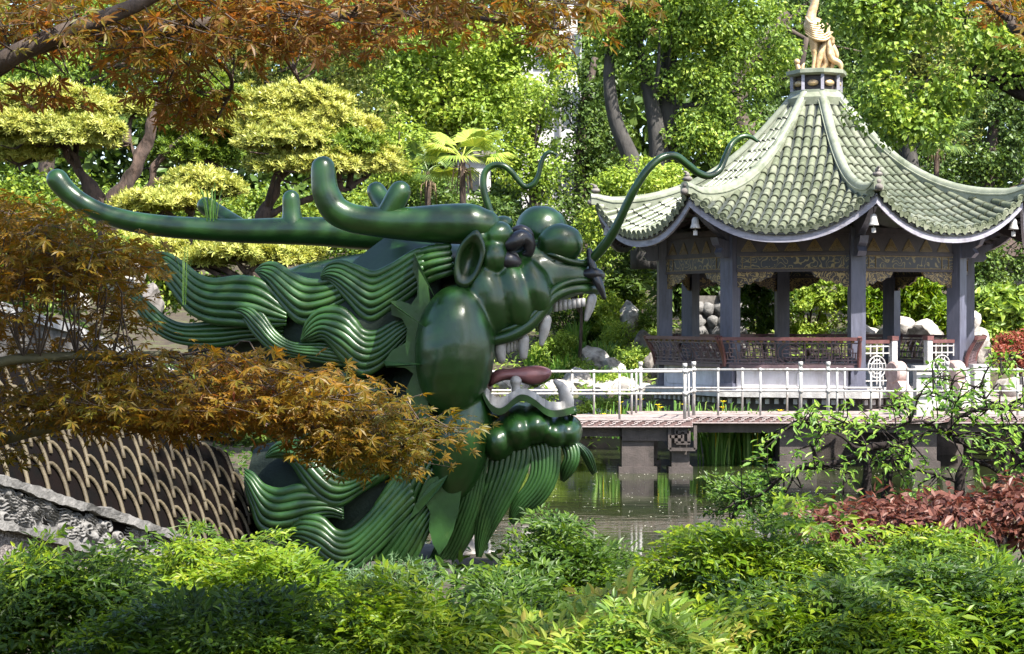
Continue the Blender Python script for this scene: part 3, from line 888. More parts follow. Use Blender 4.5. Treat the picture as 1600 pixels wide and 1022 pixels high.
mb = MB(); obox(mb, face_pt(a, ap + .7, 0.02, ZF - .19), f * 0.5, e * 0.42, (0, 0, 0.07)); ppart('entrance_step', mb, 'white_stone')

# ---------------------------------------------------------------- roof
Rk = np.array([0.48, 0.9, 1.33, 2.0, 2.72, 3.4, 3.9, 4.2]); zk = np.array([6.5, 6.0, 5.56, 5.04, 4.70, 4.54, 4.53, 4.58])
pc_ = np.polyfit(Rk, zk, 5)
def zcor(Rr): return np.polyval(pc_, Rr)
AE = 3.88
def zroof(apo, u):
    t = np.clip((apo - .44) / (AE - .44), 0, 1.06)
    return zcor(apo / C22) - 0.66 * t ** 3.4 * (1 - np.abs(u) ** 2.3)
def rp(a, apo, s, lift=0.0):
    u = np.clip(s / (apo * T22), -1, 1)
    return face_pt(a, apo, s, float(zroof(apo, u)) + lift)
pans = MB()
na, nu = 26, 21
for k in range(8):
    for side in (0, -0.09):
        V = []
        for t in np.linspace(0, 1, na):
            apo = .44 + (AE - .44) * t
            for u in np.linspace(-1, 1, nu):
                V.append(rp(faceA[k], apo, u * apo * T22, side))
        fcs = ring_faces(na, nu, closed=False)
        pans.add(V, [fcs if side == 0 else fcs[:, ::-1]])
roof = ppart('roof', pans, 'pan', smooth=True)
# cover tiles: tapered half pipes, each one its own piece on the two faces that show largest
tl = 0.275
def half_pipe(r0, r1, ln, lip=True):
    mb = MB(); n_ = 9; rings = []
    for y, r_ in ((0, r0), (0.86 * ln, r1), (0.88 * ln, r1 * 1.14), (ln, r1 * 1.17), (ln, r1 * 0.80)):
        aa = np.linspace(0, np.pi, n_)
        rings.append(np.column_stack([np.cos(aa) * r_, np.full(n_, y), np.sin(aa) * r_ * 0.95]))
    V = np.vstack(rings)
    mb.add(V, [ring_faces(len(rings), n_, closed=False)])
    return mb
hp = half_pipe(0.058, 0.064, 1.0)
tile_me = hp.mesh('roof_tile', M['tile'], True)
sharpen(type('o', (), {'data': tile_me})(), 40)
hpV, hpF = np.concatenate(hp.V), [hp.F[0]]
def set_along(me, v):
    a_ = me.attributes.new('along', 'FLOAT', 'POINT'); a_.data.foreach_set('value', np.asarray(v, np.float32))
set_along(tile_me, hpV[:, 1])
dsk = MB(); rings = []
for r_, y in ((0.0701, -0.02), (0.072, 0.012), (0.060, 0.014), (0.056, 0.006), (0.03, 0.006), (0.026, 0.012), (0.004, 0.013)):
    aa = np.linspace(0, 2 * np.pi, 14, endpoint=False)
    rings.append(np.column_stack([np.cos(aa) * r_, np.full(14, y), np.sin(aa) * r_]))
loft(dsk, rings); disc_me = dsk.mesh('eave_disc', M['tile'], True); sharpen(type('o', (), {'data': disc_me})(), 40)
drp = MB(); prism(drp, [(-0.07, 0, 0.02), (0.07, 0, 0.02), (0.06, 0, -0.03), (0.0, 0, -0.085), (-0.06, 0, -0.03)], (0, 0.018, 0)); drip_me = drp.mesh('drip_tile', M['tile'], False)
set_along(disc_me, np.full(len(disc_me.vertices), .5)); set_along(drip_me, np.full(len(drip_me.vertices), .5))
SP = 0.168
def frame_at(a, apo, s):
    p = rp(a, apo, s); q = rp(a, apo + 0.05, s); l = rp(a, apo, s + 0.02)
    y = unit(q - p); x = unit(rp(a, apo, s - .02) - rp(a, apo, s + .02)); z = unit(np.cross(x, y)); x = np.cross(y, z)
    return p, x, y, z
rest = {k: MB() for k in range(8)}
restd = {k: MB() for k in range(8)}
single_faces = {0: 0, 1: 0}
n_single = 0
for k in range(8):
    a = faceA[k]
    for j in range(-9, 10):
        s = j * SP
        a_min = max(0.5, (abs(s) + 0.05) / T22)
        # walk down the slope from the eave upward in steps of one tile
        apo = AE - 0.02
        first = True
        while apo > a_min + 0.05:
            p1, x, y, z = frame_at(a, min(apo, AE - .06), s)
            slope = abs(y[2]); step = tl * math.sqrt(max(1 - slope ** 2, 0.15))
            top = max(apo - step, a_min)
            p0 = rp(a, top, s); p1 = rp(a, apo, s)
            yv = p1 - p0; ln = np.linalg.norm(yv); yv = yv / ln
            zv = unit(np.cross(x, yv)); xv = np.cross(yv, zv)
            jt = rng.normal(size=3) * [0.004, 0.0, 0.003]
            org = p0 + zv * 0.004 + jt
            sc_ = 1 + rng.normal() * 0.02
            if k in single_faces and n_single < 300:
                Mx = Matrix(((xv[0] * sc_, yv[0] * ln * 1.03, zv[0] * sc_, org[0]), (xv[1] * sc_, yv[1] * ln * 1.03, zv[1] * sc_, org[1]), (xv[2] * sc_, yv[2] * ln * 1.03, zv[2] * sc_, org[2]), (0, 0, 0, 1)))
                o = link('roof_tile', tile_me, roof); o.matrix_basis = Mx
                n_single += 1
            else:
                B = np.column_stack([xv * sc_, yv * ln * 1.03, zv * sc_])
                rest[k].add(hpV @ B.T + org, hpF)
            if first:
                first = False
                for (me_, pos, dz) in ((disc_me, s, 0.0), (drip_me, s + SP / 2, -0.0)):
                    if abs(pos) > AE * T22 - 0.03: continue
                    q = rp(a, AE, pos)
                    xv2 = np.array([math.cos(a), math.sin(a), 0]); fx = frame_at(a, AE - .06, pos); xv2 = fx[1]
                    yv2 = unit(np.array([math.sin(a), -math.cos(a), -0.25])); zv2 = unit(np.cross(xv2, yv2)); xv2 = np.cross(yv2, zv2)
                    org2 = q + (zv2 * 0.028 if me_ is disc_me else zv2 * 0.004) + yv2 * 0.005
                    if k in (7, 0, 1):
                        o = link('eave_disc' if me_ is disc_me else 'drip_tile', me_, roof)
                        o.matrix_basis = Matrix((*[(xv2[i], yv2[i], zv2[i], org2[i]) for i in range(3)], (0, 0, 0, 1)))
                    else:
                        vv = np.empty(len(me_.vertices) * 3); me_.vertices.foreach_get('co', vv); vv = vv.reshape(-1, 3)
                        fl = {}
                        for pl in me_.polygons: fl.setdefault(len(pl.vertices), []).append(list(pl.vertices))
                        restd[k].add(vv @ np.column_stack([xv2, yv2, zv2]).T + org2, list(fl.values()))
            apo = top
allrest = MB(); along_ = []
for k in range(8):
    for src in (rest[k], restd[k]):
        if src.n:
            allrest.add(np.concatenate(src.V), src.F); along_.append(np.tile(hpV[:, 1], src.n // len(hpV)) if src is rest[k] else np.full(src.n, .5))
o = ppart('tile_rows', allrest, 'tile_far', roof, smooth=True, kind='stuff')
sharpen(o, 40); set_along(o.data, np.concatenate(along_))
# hip ridges
for k in range(8):
    a = cornA[k]
    e = pol(1, a); f = np.array([-e[1], e[0], 0])
    mb = MB(); rings = []
    Rs = np.concatenate([np.linspace(0.46, 3.9, 30), [4.05, 4.2, 4.3]])
    for i, Rr in enumerate(Rs):
        z = float(zcor(min(Rr, 4.2))) - 0.02 + (0.05 * max(0, (Rr - 3.9) / .4))
        h = 0.20 * (1 - 0.25 * max(0, (Rr - 3.6) / .7)); w = 0.085
        c = pol(Rr, a, z)
        prof = [(-w, -.05), (-w, h * .42), (-w * 1.18, h * .46), (-w * 1.18, h * .56), (-w * .9, h * .60), (-w * .85, h * .85), (-w * .45, h * 1.06), (0, h * 1.12), (w * .45, h * 1.06), (w * .85, h * .85), (w * .9, h * .60), (w * 1.18, h * .56), (w * 1.18, h * .46), (w, h * .42), (w, -.05)]
        rings.append(np.array([c + f * x + np.array([0, 0, y]) for x, y in prof]))
    loft(mb, rings)
    o = ppart('hip_ridge', mb, 'ridge', roof, smooth=True); sharpen(o, 45)
    mb = MB(); c = pol(4.24, a, float(zcor(4.2)))
    ellipsoid(mb, c + [0, 0, .12], (.075, .075, .07), 12, 8); ellipsoid(mb, c + e * .06 + [0, 0, .02], (.07, .07, .06), 12, 8); ellipsoid(mb, c - e * .03 + [0, 0, .24], (.085, .085, .05), 12, 8); ellipsoid(mb, c - e * .02 + [0, 0, .31], (.045, .045, .045), 10, 6)
    tube(mb, [c - e * .1 + [0, 0, .22], c + [0, 0, .34], c + e * .08 + [0, 0, .36]], [.03, .025, .012], ns=6, n=8)
    ppart('ridge_end', mb, 'rock_dark', roof, smooth=True)
# fascia, soffit, rafters, brackets
for k in range(8):
    a = faceA[k]
    for nm, m, apo, z0, z1, th in (('fascia', 'fascia', AE - 0.04, -0.225, -0.055, 0.05),):
        mb = MB(); rings = []
        for u in np.linspace(-1, 1, 30):
            s = u * apo * T22
            z = float(zroof(apo, u))
            rings.append(np.array([face_pt(a, apo, s, z + z0), face_pt(a, apo, s, z + z1), face_pt(a, apo - th, s * (apo - th) / apo, z + z1), face_pt(a, apo - th, s * (apo - th) / apo, z + z0)]))
        loft(mb, rings); ppart(nm, mb, m, roof)
    mb = MB()
    for u in np.linspace(-0.92, 0.92, 15):
        P = []
        for apo in (2.75, 3.3, AE - .1):
            s = u * apo * T22 * (0.6 + 0.4 * (apo - 2.75) / 1.1)
            P.append(face_pt(a, apo, s, float(zroof(apo, s / (apo * T22))) - 0.13))
        bar(mb, P[0], P[1], .05); bar(mb, P[1], P[2], .05)
    ppart('rafter', mb, 'timber', roof, kind='stuff')
    ca = cornA[k]; e = pol(1, ca); f = np.array([-e[1], e[0], 0])
    mb = MB()
    P = [pol(2.9, ca, 3.72), pol(3.2, ca, 3.86), pol(3.6, ca, 4.05), pol(4.0, ca, 4.30), pol(4.0, ca, 4.42), pol(3.5, ca, 4.3), pol(2.9, ca, 4.15)]
    prism(mb, [p - f * .06 for p in P], f * .12)
    P = [pol(3.02, ca, 3.50), pol(3.22, ca, 3.50), pol(3.30, ca, 3.58), pol(3.24, ca, 3.66), pol(3.36, ca, 3.72), pol(3.42, ca, 3.84), pol(3.02, ca, 3.78)]
    prism(mb, [p - f * .075 for p in P], f * .15)
    ppart('corner_bracket', mb, 'column', roof)
# crown pedestal
mb = MB()
def ngon(r, z): return np.array([pol(r, c, z) for c in cornA])
loft(mb, [ngon(.58, 6.42), ngon(.60, 6.56), ngon(.50, 6.66)])
loft(mb, [ngon(.50, 6.66), ngon(.50, 6.71)]); 
ppart('pedestal_base', mb, 'ridge', roof)
mb = MB(); loft(mb, [ngon(.40, 6.7), ngon(.40, 7.0)]); ppart('pedestal_core', mb, 'timber', roof)
for c in cornA:
    mb = MB(); bar(mb, pol(.475, c, 6.7), pol(.475, c, 6.99), .06); ppart('pedestal_post', mb, 'fascia', roof)
for c in faceA:
    mb = MB(); ellipsoid(mb, pol(.41, c, 6.84), (.11, .06, .06), 10, 6, rot=(0, 0, c)); ppart('pedestal_flower', mb, 'gold_statue', roof, smooth=True)
mb = MB(); loft(mb, [ngon(.50, 6.985), ngon(.58, 7.02), ngon(.58, 7.09), ngon(.48, 7.11)]); ppart('pedestal_cap', mb, 'ridge', roof)

# hanging bells at the eave corners
def pav_world(p):
    a = pav.rotation_euler.z
    return np.array([PC[0] + p[0] * math.cos(a) - p[1] * math.sin(a), PC[1] + p[0] * math.sin(a) + p[1] * math.cos(a), p[2]])
bell_lab = ['white bell hanging under the front left eave corner of the pavilion', 'white bell hanging under the front right eave corner of the pavilion', 'white bell hanging under the rightmost eave corner of the pavilion', None, None, None, None, 'white bell hanging under the leftmost eave corner of the pavilion']
for k in (0, 1, 2, 7):
    c = pav_world(pol(3.98, cornA[k], 4.36))
    b = thing('wind_bell', bell_lab[k], 'bell', c - [0, 0, .45], group='bells under the pavilion eaves')
    mb = MB(); lathe(mb, [(.012, .2), (.035, .19), (.06, .15), (.065, .08), (.085, .02), (.09, 0.0), (.075, 0.0), (.05, .1)], c - [0, 0, .38], 14)
    obj('bell_body', mb, M['white_stone'], b)
    mb = MB(); tube(mb, [c + [0, 0, 0.05], c - [0, 0, .18]], .009, ns=5); obj('bell_cord', mb, M['timber'], b)
    mb = MB(); box(mb, c - [.035, .006, .50], c + [.035, .006, -.42]); bar(mb, c - [0, 0, .36], c - [0, 0, .43], .008); obj('clapper', mb, M['white_stone'], b, smooth=False)

# golden phoenix on top
ph = thing('phoenix_statue', 'gilded phoenix statue with raised neck standing on the pavilion roof pedestal', 'statue', (PC[0], PC[1], 7.11))
def pp(px, py, d=0.0): return at(px, py, 34.0 - d)
K = 34.0 / F
def ppart2(name, mb): return obj(name, mb, M['gold_statue'], ph)
mb = MB(); tube(mb, [pp(1262, 40), pp(1272, 40), pp(1284, 48), pp(1294, 58), pp(1298, 66)], np.array([7, 13, 14, 10, 6]) * K, ns=16, n=24, rnd=True)
body = ppart2('body', mb)
mb = MB(); tube(mb, [pp(1266, 42), pp(1267, 24), pp(1272, 8), pp(1274, -8), pp(1272, -22), pp(1266, -30)], np.array([11, 8, 6.5, 6, 6, 7]) * K, ns=14, n=26, rnd=True)
tube(mb, [pp(1266, -30), pp(1256, -27), pp(1250, -22)], np.array([5, 3, 1]) * K, ns=8, n=8, rnd=True)
for i in range(3): tube(mb, [pp(1268, -34), pp(1272 + 3 * i, -44 + 4 * i), pp(1280 + 3 * i, -46 + 7 * i)], np.array([2, 1.8, .8]) * K, ns=6, n=8)
ppart2('neck_and_head', mb)
for sg in (1, -1):
    mb = MB()
    for i in range(8):
        y0 = 33 + i * 3.6
        tube(mb, [pp(1258, y0 - 6, sg * .13), pp(1266 + i, y0 + 3, sg * .2), pp(1277 + i * 1.5, y0 + 5, sg * .19), pp(1286 + i * 1.8, y0 - 1, sg * .14)], np.array([1.4, 2.6, 2.4, 1.0]) * K, ns=7, n=14)
    ellipsoid(mb, pp(1272, 46, sg * .12), (14 * K, .07, 15 * K), 16, 10)
    ppart2('wing', mb)
for (x, d) in ((1271, .08), (1281, -.08)):
    mb = MB(); tube(mb, [pp(x - 1, 56, d), pp(x, 76, d), pp(x + 1, 92, d), pp(x - 1, 110, d)], np.array([8, 5.5, 3.2, 3]) * K, ns=10, n=18)
    for q in (-9, -2, 6): tube(mb, [pp(x - 1, 108, d), pp(x - 1 + q, 112, d + .06), pp(x - 1 + q * 1.6, 114, d + .09)], np.array([2.6, 2.2, 1]) * K, ns=6, n=7)
    ppart2('leg', mb)
for i, (x1, y1, x2, y2, x3, y3) in enumerate([(1294, 80, 1296, 98, 1290, 113), (1300, 74, 1306, 86, 1307, 94), (1290, 84, 1284, 102, 1262, 112), (1296, 78, 1301, 96, 1297, 114), (1287, 82, 1290, 100, 1280, 113), (1284, 80, 1278, 100, 1276, 112), (1298, 90, 1312, 100, 1314, 113)]):
    d = (i - 3) * .03
    mb = MB(); tube(mb, [pp(1293, 60, d), pp(x1, y1, d), pp(x2, y2, d), pp(x3, y3, d)], np.array([3.5, 5.5, 4.5, 1.6]) * K, ns=9, n=22)
    ppart2('tail_feather', mb)
mb = MB()
tube(mb, [pp(1250, 112, .05), pp(1247, 106, .05), pp(1245, 100, .05)], np.array([5, 4, 3]) * K, ns=8, n=8, rnd=True); ellipsoid(mb, pp(1245, 97, .05), (5 * K,) * 3, 12, 8)
tube(mb, [pp(1252, 112, .1), pp(1254, 104, .1), pp(1256, 100, .1)], np.array([4, 3, 1.5]) * K, ns=8, n=8, rnd=True)
ppart2('flower_finial', mb)
mb = MB(); ellipsoid(mb, pp(1272, 113, 0), (36 * K, .34, 4 * K), 18, 8); ppart2('cloud_base', mb)

# ================================================================ zigzag bridge
ZD = 0.85
bridge = thing('zigzag_bridge', 'low zigzag footbridge with red-brown scroll edging crossing the pond to the pavilion', 'bridge', (2.8, 29, 0))
DP = [(-7, 27.9), (2.78, 27.9), (2.78, 28.9), (9.4, 28.9), (9.4, 30.4), (1.94, 30.4), (1.94, 29.4), (-7, 29.4)]
mb = MB(); prism(mb, [(x, y, ZD - 0.06) for x, y in DP], (0, 0, 0.06)); obj('deck', mb, M['deck'], bridge, smooth=False)
mb = MB(); prism(mb, [(6.1, 30.4, ZD - .05), (8.3, 30.4, ZD - .05), (8.3, 31.5, ZD - .05), (6.1, 31.2, ZD - .05)], (0, 0, .05)); obj('landing', mb, M['deck'], bridge, smooth=False)
E1 = [((-7, 27.9), (2.78, 27.9)), ((2.78, 27.9), (2.78, 28.9)), ((2.78, 28.9), (9.4, 28.9))]
sc_m = MB()
for p0, p1 in ((0, 1),):
    P = [(0.055 * math.cos(t) * (1 - t / 9), 0, 0.030 * math.sin(t) * (1 - t / 9)) for t in np.linspace(0.4, 5.4, 12)]
    tube(sc_m, P, 0.0085, ns=5)
    tube(sc_m, [(-0.085, 0, -0.03), (-0.03, 0, -0.022), (0.03, 0, 0.02), (0.085, 0, 0.032)], 0.009, ns=5, n=9)
scm = sc_m.mesh('scroll_relief', M['frieze_pale'], True)
bl = np.array(bridge.location)
for i, (p, q) in enumerate(E1):
    p, q = np.array(p), np.array(q); d = unit(q - p); n_ = np.array([d[1], -d[0]])
    ln = np.linalg.norm(q - p)
    mb = MB(); mid = (p + q) / 2 + n_ * 0.012
    obox(mb, (*mid, ZD - 0.052), (*(d * ln / 2), 0), (*(n_ * 0.012), 0), (0, 0, 0.055)); eb = obj('edge_band', mb, M['frieze_red'], bridge, smooth=False)
    mb = MB()
    for z_ in (ZD - 0.003, ZD - 0.108):
        obox(mb, (*(mid + n_ * .008), z_), (*(d * ln / 2), 0), (*(n_ * 0.016), 0), (0, 0, 0.009))
    obj('edge_fillet', mb, M['frieze_pale'], bridge, smooth=False)
    for s in np.arange(0.1, ln - .05, 0.17):
        c = p + d * s + n_ * 0.028
        if i == 0 and c[0] < -0.2: continue
        o = link('scroll_relief', scm, bridge); o.location = (c[0] - bl[0], c[1] - bl[1], ZD - 0.055 - bl[2]); o.rotation_euler = (0, 0, math.atan2(d[1], d[0]))
# beams and piers
mb = MB(); box(mb, (-7, 28.1, ZD - .28), (2.6, 28.3, ZD - .06)); box(mb, (-7, 29.0, ZD - .28), (2.6, 29.2, ZD - .06)); box(mb, (2.9, 29.1, ZD - .28), (9.4, 29.3, ZD - .06)); box(mb, (2.9, 30.0, ZD - .28), (9.4, 30.2, ZD - .06))
obj('underbeam', mb, M['pier'], bridge, smooth=False)
for (x0, x1, y0, y1) in ((1.72, 2.22, 28.05, 28.45), (2.50, 2.78, 28.05, 28.4), (2.1, 2.4, 29.5, 29.9), (4.35, 4.95, 29.1, 29.5), (6.5, 6.9, 29.1, 29.5), (8.4, 8.8, 29.1, 29.5), (-2.2, -1.7, 28.1, 28.5), (4.4, 4.9, 29.9, 30.2)):
    mb = MB(); box(mb, (x0, y0, -0.75), (x1, y1, ZD - .28)); box(mb, (x0 - .05, y0 - .05, -0.75), (x1 + .05, y1 + .05, 0.10))
    obj('pier', mb, M['pier'], bridge, smooth=False)
mb = MB(); box(mb, (1.72, 28.0, ZD - .34), (2.76, 28.5, ZD - .12)); obj('pier_cap', mb, M['pier'], bridge, smooth=False)
mb = MB()                                                        # fret bracket at the bend
x0, x1, z0, z1 = 2.46, 2.86, ZD - .47, ZD - .10
for (a_, b_) in (((x0, z0), (x1, z0)), ((x0, z0), (x0, z1)), ((x1, z0), (x1, z1)), ((x0 + .1, z0 + .1), (x1 - .08, z0 + .1)), ((x0 + .1, z0 + .1), (x0 + .1, z1)), ((x1 - .1, z0 + .1), (x1 - .1, z1 - .08)), ((x0 + .1, z1 - .1), (x1 - .1, z1 - .1)), ((x0 + .2, z0 + .1), (x0 + .2, z1 - .1)), ((x0, z0 + .2), (x0 + .2, z0 + .2))):
    bar(mb, (a_[0], 27.96, a_[1]), (b_[0], 27.96, b_[1]), .045, .05)
obj('fret_bracket', mb, M['pier'], bridge, smooth=False)
# railings
def railing(label, pts, posts, top=0.775, mids=(0.40,), knob=()):
    t = thing('metal_railing', label, 'railing', (pts[0][0], pts[0][1], ZD), group='white pipe railings of the zigzag bridge')
    for i in range(len(pts) - 1):
        p, q = pts[i], pts[i + 1]
        for z in (top - .03,) + tuple(mids):
            mb = MB(); tube(mb, [(p[0], p[1], ZD + z), ((p[0] + q[0]) / 2, (p[1] + q[1]) / 2, ZD + z - .004), (q[0], q[1], ZD + z)], 0.018 if z > .6 else .015, ns=8)
            obj('rail', mb, M['metal_white'], t)
    for i, (x, y) in enumerate(posts):
        mb = MB(); big = i in knob
        tube(mb, [(x, y, ZD), (x, y, ZD + top + (0.06 if big else 0))], 0.028 if big else 0.0185, ns=10)
        if big:
            tube(mb, [(x, y, ZD + top + .03), (x, y, ZD + top + .10)], 0.038, ns=10, rnd=False)
            tube(mb, [(x, y, ZD + top - .05), (x, y, ZD + top - .01)], 0.044, ns=10); tube(mb, [(x, y, ZD + .37), (x, y, ZD + .43)], 0.042, ns=10)
        else:
            tube(mb, [(x, y, ZD + .38), (x, y, ZD + .42)], 0.03, ns=10); tube(mb, [(x, y, ZD + top - .05), (x, y, ZD + top - .01)], 0.03, ns=10)
        obj('post', mb, M['metal_white'], t)
    return t
def lx(px, Y): return (px - 800) / F * Y
yl, yr = 28.0, 29.0
railing('white pipe railing on the near edge of the bridge beside the dragon jaw', [(-7, yl), (lx(1070, yl), yl), (lx(1078, yr - .5), yr - .5), (lx(1082, yr), yr)],
        [(x, yl) for x in (-6, -4.8, -3.6, -2.4, -1.2, 0.0)] + [(lx(894, yl), yl), (lx(968, yl), yl), (lx(1070, yl), yl), (lx(1076, yr - .5), yr - .5)], knob=(8,))
railing('white pipe railing on the near edge of the bridge in front of the pavilion', [(lx(1084, yr), yr), (9.3, yr)],
        [(lx(p, yr), yr) for p in (1084, 1122, 1188, 1251, 1294, 1308, 1361, 1418, 1480, 1540, 1590)], knob=(0, 3, 4, 8))
yf = 29.3
railing('white pipe railing on the far edge of the bridge left of the pavilion', [(-7, yf), (lx(987, yf), yf), (lx(1000, 30.3), 30.3), (lx(1375, 30.3), 30.3)],
        [(x, yf) for x in (-5, -3.5, -2, -.5)] + [(lx(928, yf), yf), (lx(987, yf), yf), (lx(994, 29.8), 29.8), (lx(1001, 30.3), 30.3)] + [(lx(p, 30.3), 30.3) for p in (1160, 1230, 1320, 1375)], top=0.74, knob=(7,))
def stone_post(px, y, label):
    x = lx(px, y); t = thing('stone_post', label, 'post', (x, y, ZD), group='stone posts at the pavilion approach')
    mb = MB(); box(mb, (x - .13, y - .13, ZD - .05), (x + .13, y + .13, ZD + .74)); obj('shaft', mb, M['pink_stone' if px > 1590 else 'white_stone'], t, smooth=False)
    mb = MB(); box(mb, (x - .155, y - .155, ZD + .74), (x + .155, y + .155, ZD + .80)); obj('cap', mb, M['white_stone'], t, smooth=False)
stone_post(1442, 29.2, 'square white stone post at the bridge end in front of the pavilion entrance')
stone_post(1532, 30.2, 'square white stone post right of the right drum stone near the frame edge')
# terrace to the right of the pavilion
mb = MB(); box(mb, (9.0, 30.0, -.5), (16, 40, ZD)); struct('terrace', mb, M['deck'], smooth=False)
t = thing('stone_balustrade', 'low white stone balustrade on the terrace at the right edge beyond the entrance', 'balustrade', (9.6, 31.2, ZD))
mb = MB(); box(mb, (8.85, 31.0, ZD + .42), (12, 31.25, ZD + .55)); obj('coping', mb, M['white_stone'], t, smooth=False)
for i in range(4):
    mb = MB(); box(mb, (8.9 + i * .8, 31.03, ZD - .3), (9.08 + i * .8, 31.22, ZD + .42)); obj('baluster', mb, M['white_stone'], t, smooth=False)
# ================================================================ the dragon
DY = 14.0                                    # distance of the statue's middle plane
PX = DY / F                                  # metres per photograph pixel there
def dp(px, py, d=0.0):
    """a point of the statue: d metres nearer than its middle plane"""
    return at(px, py, DY - d)
def dl(L, d=0.0):
    return np.array([dp(p[0], p[1], (p[2] if len(p) > 2 else d)) for p in L])

dragon = thing('dragon_statue', 'huge glossy dark green dragon head statue with open jaws rising at the pond edge', 'statue', dp(640, 900, 0))
face_mb = MB()                               # bulges that flow into each other become one continuous surface
def dpart(name, mb, m='green', parent=None, smooth=True, **k):
    return obj(name, mb, M[m], parent or dragon, smooth, **k)

def mb_faces(m_):
    return list(m_.F)
chin_mb = MB()
def fused(name, mbx, voxel, smooth, m):
    # closed shapes fused into one skin with soft creases
    tmp = link('fusing', mbx.mesh(name, M[m], True))
    r_ = tmp.modifiers.new('remesh', 'REMESH'); r_.mode = 'VOXEL'; r_.voxel_size = voxel; r_.use_smooth_shade = True
    s_ = tmp.modifiers.new('smooth', 'SMOOTH'); s_.factor = 0.5; s_.iterations = smooth
    dg = bpy.context.evaluated_depsgraph_get(); dg.update()
    me = bpy.data.meshes.new_from_object(tmp.evaluated_get(dg)); me.name = name
    bpy.data.objects.remove(tmp)
    n_ = len(me.vertices); v = np.empty(n_ * 3, np.float32); me.vertices.foreach_get('co', v)
    v = v.reshape(-1, 3); v = v + (wob(v, 5.0) * 0.004 + wob(v, 11.0, 1) * 0.002)[:, None]
    me.vertices.foreach_set('co', (v - root_loc(dragon)).astype(np.float32).ravel())
    me.polygons.foreach_set('use_smooth', np.ones(len(me.polygons), bool))
    me.materials.clear(); me.materials.append(M[m]); me.update()
    return link(name, me, dragon)
# skull and neck core
mb = MB()
def dring(px, py, ry, d0, rd, tilt=0.0, n=28):
    a = np.linspace(0, 2 * np.pi, n, endpoint=False)
    c = dp(px, py, d0)
    return np.column_stack([c[0] + np.sin(a) * ry * PX * math.sin(tilt), c[1] - np.cos(a) * rd, c[2] + np.sin(a) * ry * PX * math.cos(tilt)])
loft(mb, [dring(*r) for r in [(700, 440, 20, -0.35, 0.15), (688, 455, 72, -0.3, 0.5), (640, 480, 95, -0.32, 0.62), (580, 500, 98, -0.35, 0.62), (500, 520, 88, -0.42, 0.55), (430, 535, 74, -0.6, 0.45), (350, 540, 50, -0.9, 0.35), (300, 540, 26, -1.0, 0.2), (296, 540, 4, -1.0, 0.03)]])
dpart('head', mb, 'dark_matte')
mb = MB()
loft(mb, [dring(*r) for r in [(712, 560, 30, -0.2, 0.2), (700, 600, 110, -0.2, 0.50), (655, 670, 150, -0.25, 0.55), (600, 730, 150, -0.3, 0.55), (540, 770, 120, -0.35, 0.5), (470, 770, 90, -0.4, 0.45), (400, 760, 66, -0.5, 0.4), (385, 760, 10, -0.5, 0.1)]])
dpart('neck', mb, 'dark_matte')
# foot of the statue
mb = MB()
box(mb, dp(520, 960, 0.35) - [0, 0, 0.5], dp(712, 850, -0.75))
dpart('stone_base', mb, 'mortar', smooth=False)

# forehead slab: pale sheen plane sloping back from the brow
mb = MB()
top = dl([(508, 446, 0.02), (560, 402, 0.0), (600, 372, -0.05), (690, 372, -0.05), (668, 392, 0.1), (640, 402, 0.24), (600, 422, 0.28), (575, 436, 0.22), (548, 440, 0.1)])
prism(mb, top, (0, 0, -0.12))
sharpen(dpart('forehead', mb, 'green'), 30)
mb = MB()
loft(mb, [dring(*r) for r in [(420, 470, 40, -0.5, 0.35), (470, 452, 40, -0.45, 0.35), (540, 440, 42, -0.4, 0.40), (620, 432, 44, -0.34, 0.42), (700, 420, 44, -0.3, 0.4), (780, 415, 30, -0.25, 0.25)]])
dpart('crown_of_head', mb, 'green_dark')

# horns
def horn(label, main, prongs, d):
    h = MB()
    P = np.column_stack([dl([(p[0], p[1], d + (p[3] if len(p) > 3 else 0)) for p in main]), [p[2] * PX for p in main]])
    tube(h, P[:, :3], P[:, 3], ns=22, n=64, rnd=True, up=(0, 1, 0))
    o = dpart('horn', h)
    o['label'] = label
    for pr in prongs:
        q = MB()
        P = np.column_stack([dl([(p[0], p[1], d + (p[3] if len(p) > 3 else 0)) for p in pr]), [p[2] * PX for p in pr]])
        tube(q, P[:, :3], P[:, 3], ns=20, n=26, rnd=True, up=(0, 1, 0))
        dpart('horn_prong', q, parent=o)
horn('thick near horn curling straight up at its tip',
     [(757, 352, 25), (735, 350, 31), (690, 350, 30), (640, 350, 26), (590, 347, 23), (550, 341, 22), (524, 328, 22), (510, 303, 21), (506, 280, 19.5), (505, 263, 18.5)],
     [[(592, 352, 16), (607, 332, 17), (620, 309, 17.5), (625, 300, 17)], [(615, 340, 15, -0.15), (597, 314, 16, -0.3), (588, 299, 15, -0.35)]], 0.28)
horn('long far horn running out to the left with an upturned tip',
     [(700, 365, 30), (620, 366, 28), (560, 366, 25), (500, 362, 24), (440, 361, 22), (380, 361, 20), (320, 358, 19), (260, 354, 18), (205, 346, 17), (160, 333, 16), (125, 315, 16), (103, 297, 17), (90, 281, 18)],
     [[(457, 352, 20), (456, 332, 15.5), (455, 311, 14.5)], [(372, 352, 14, -0.05), (345, 336, 14.5, -0.15), (322, 322, 15, -0.2)]], -0.75)
# small weed on the far horn is a thing of its own, further down

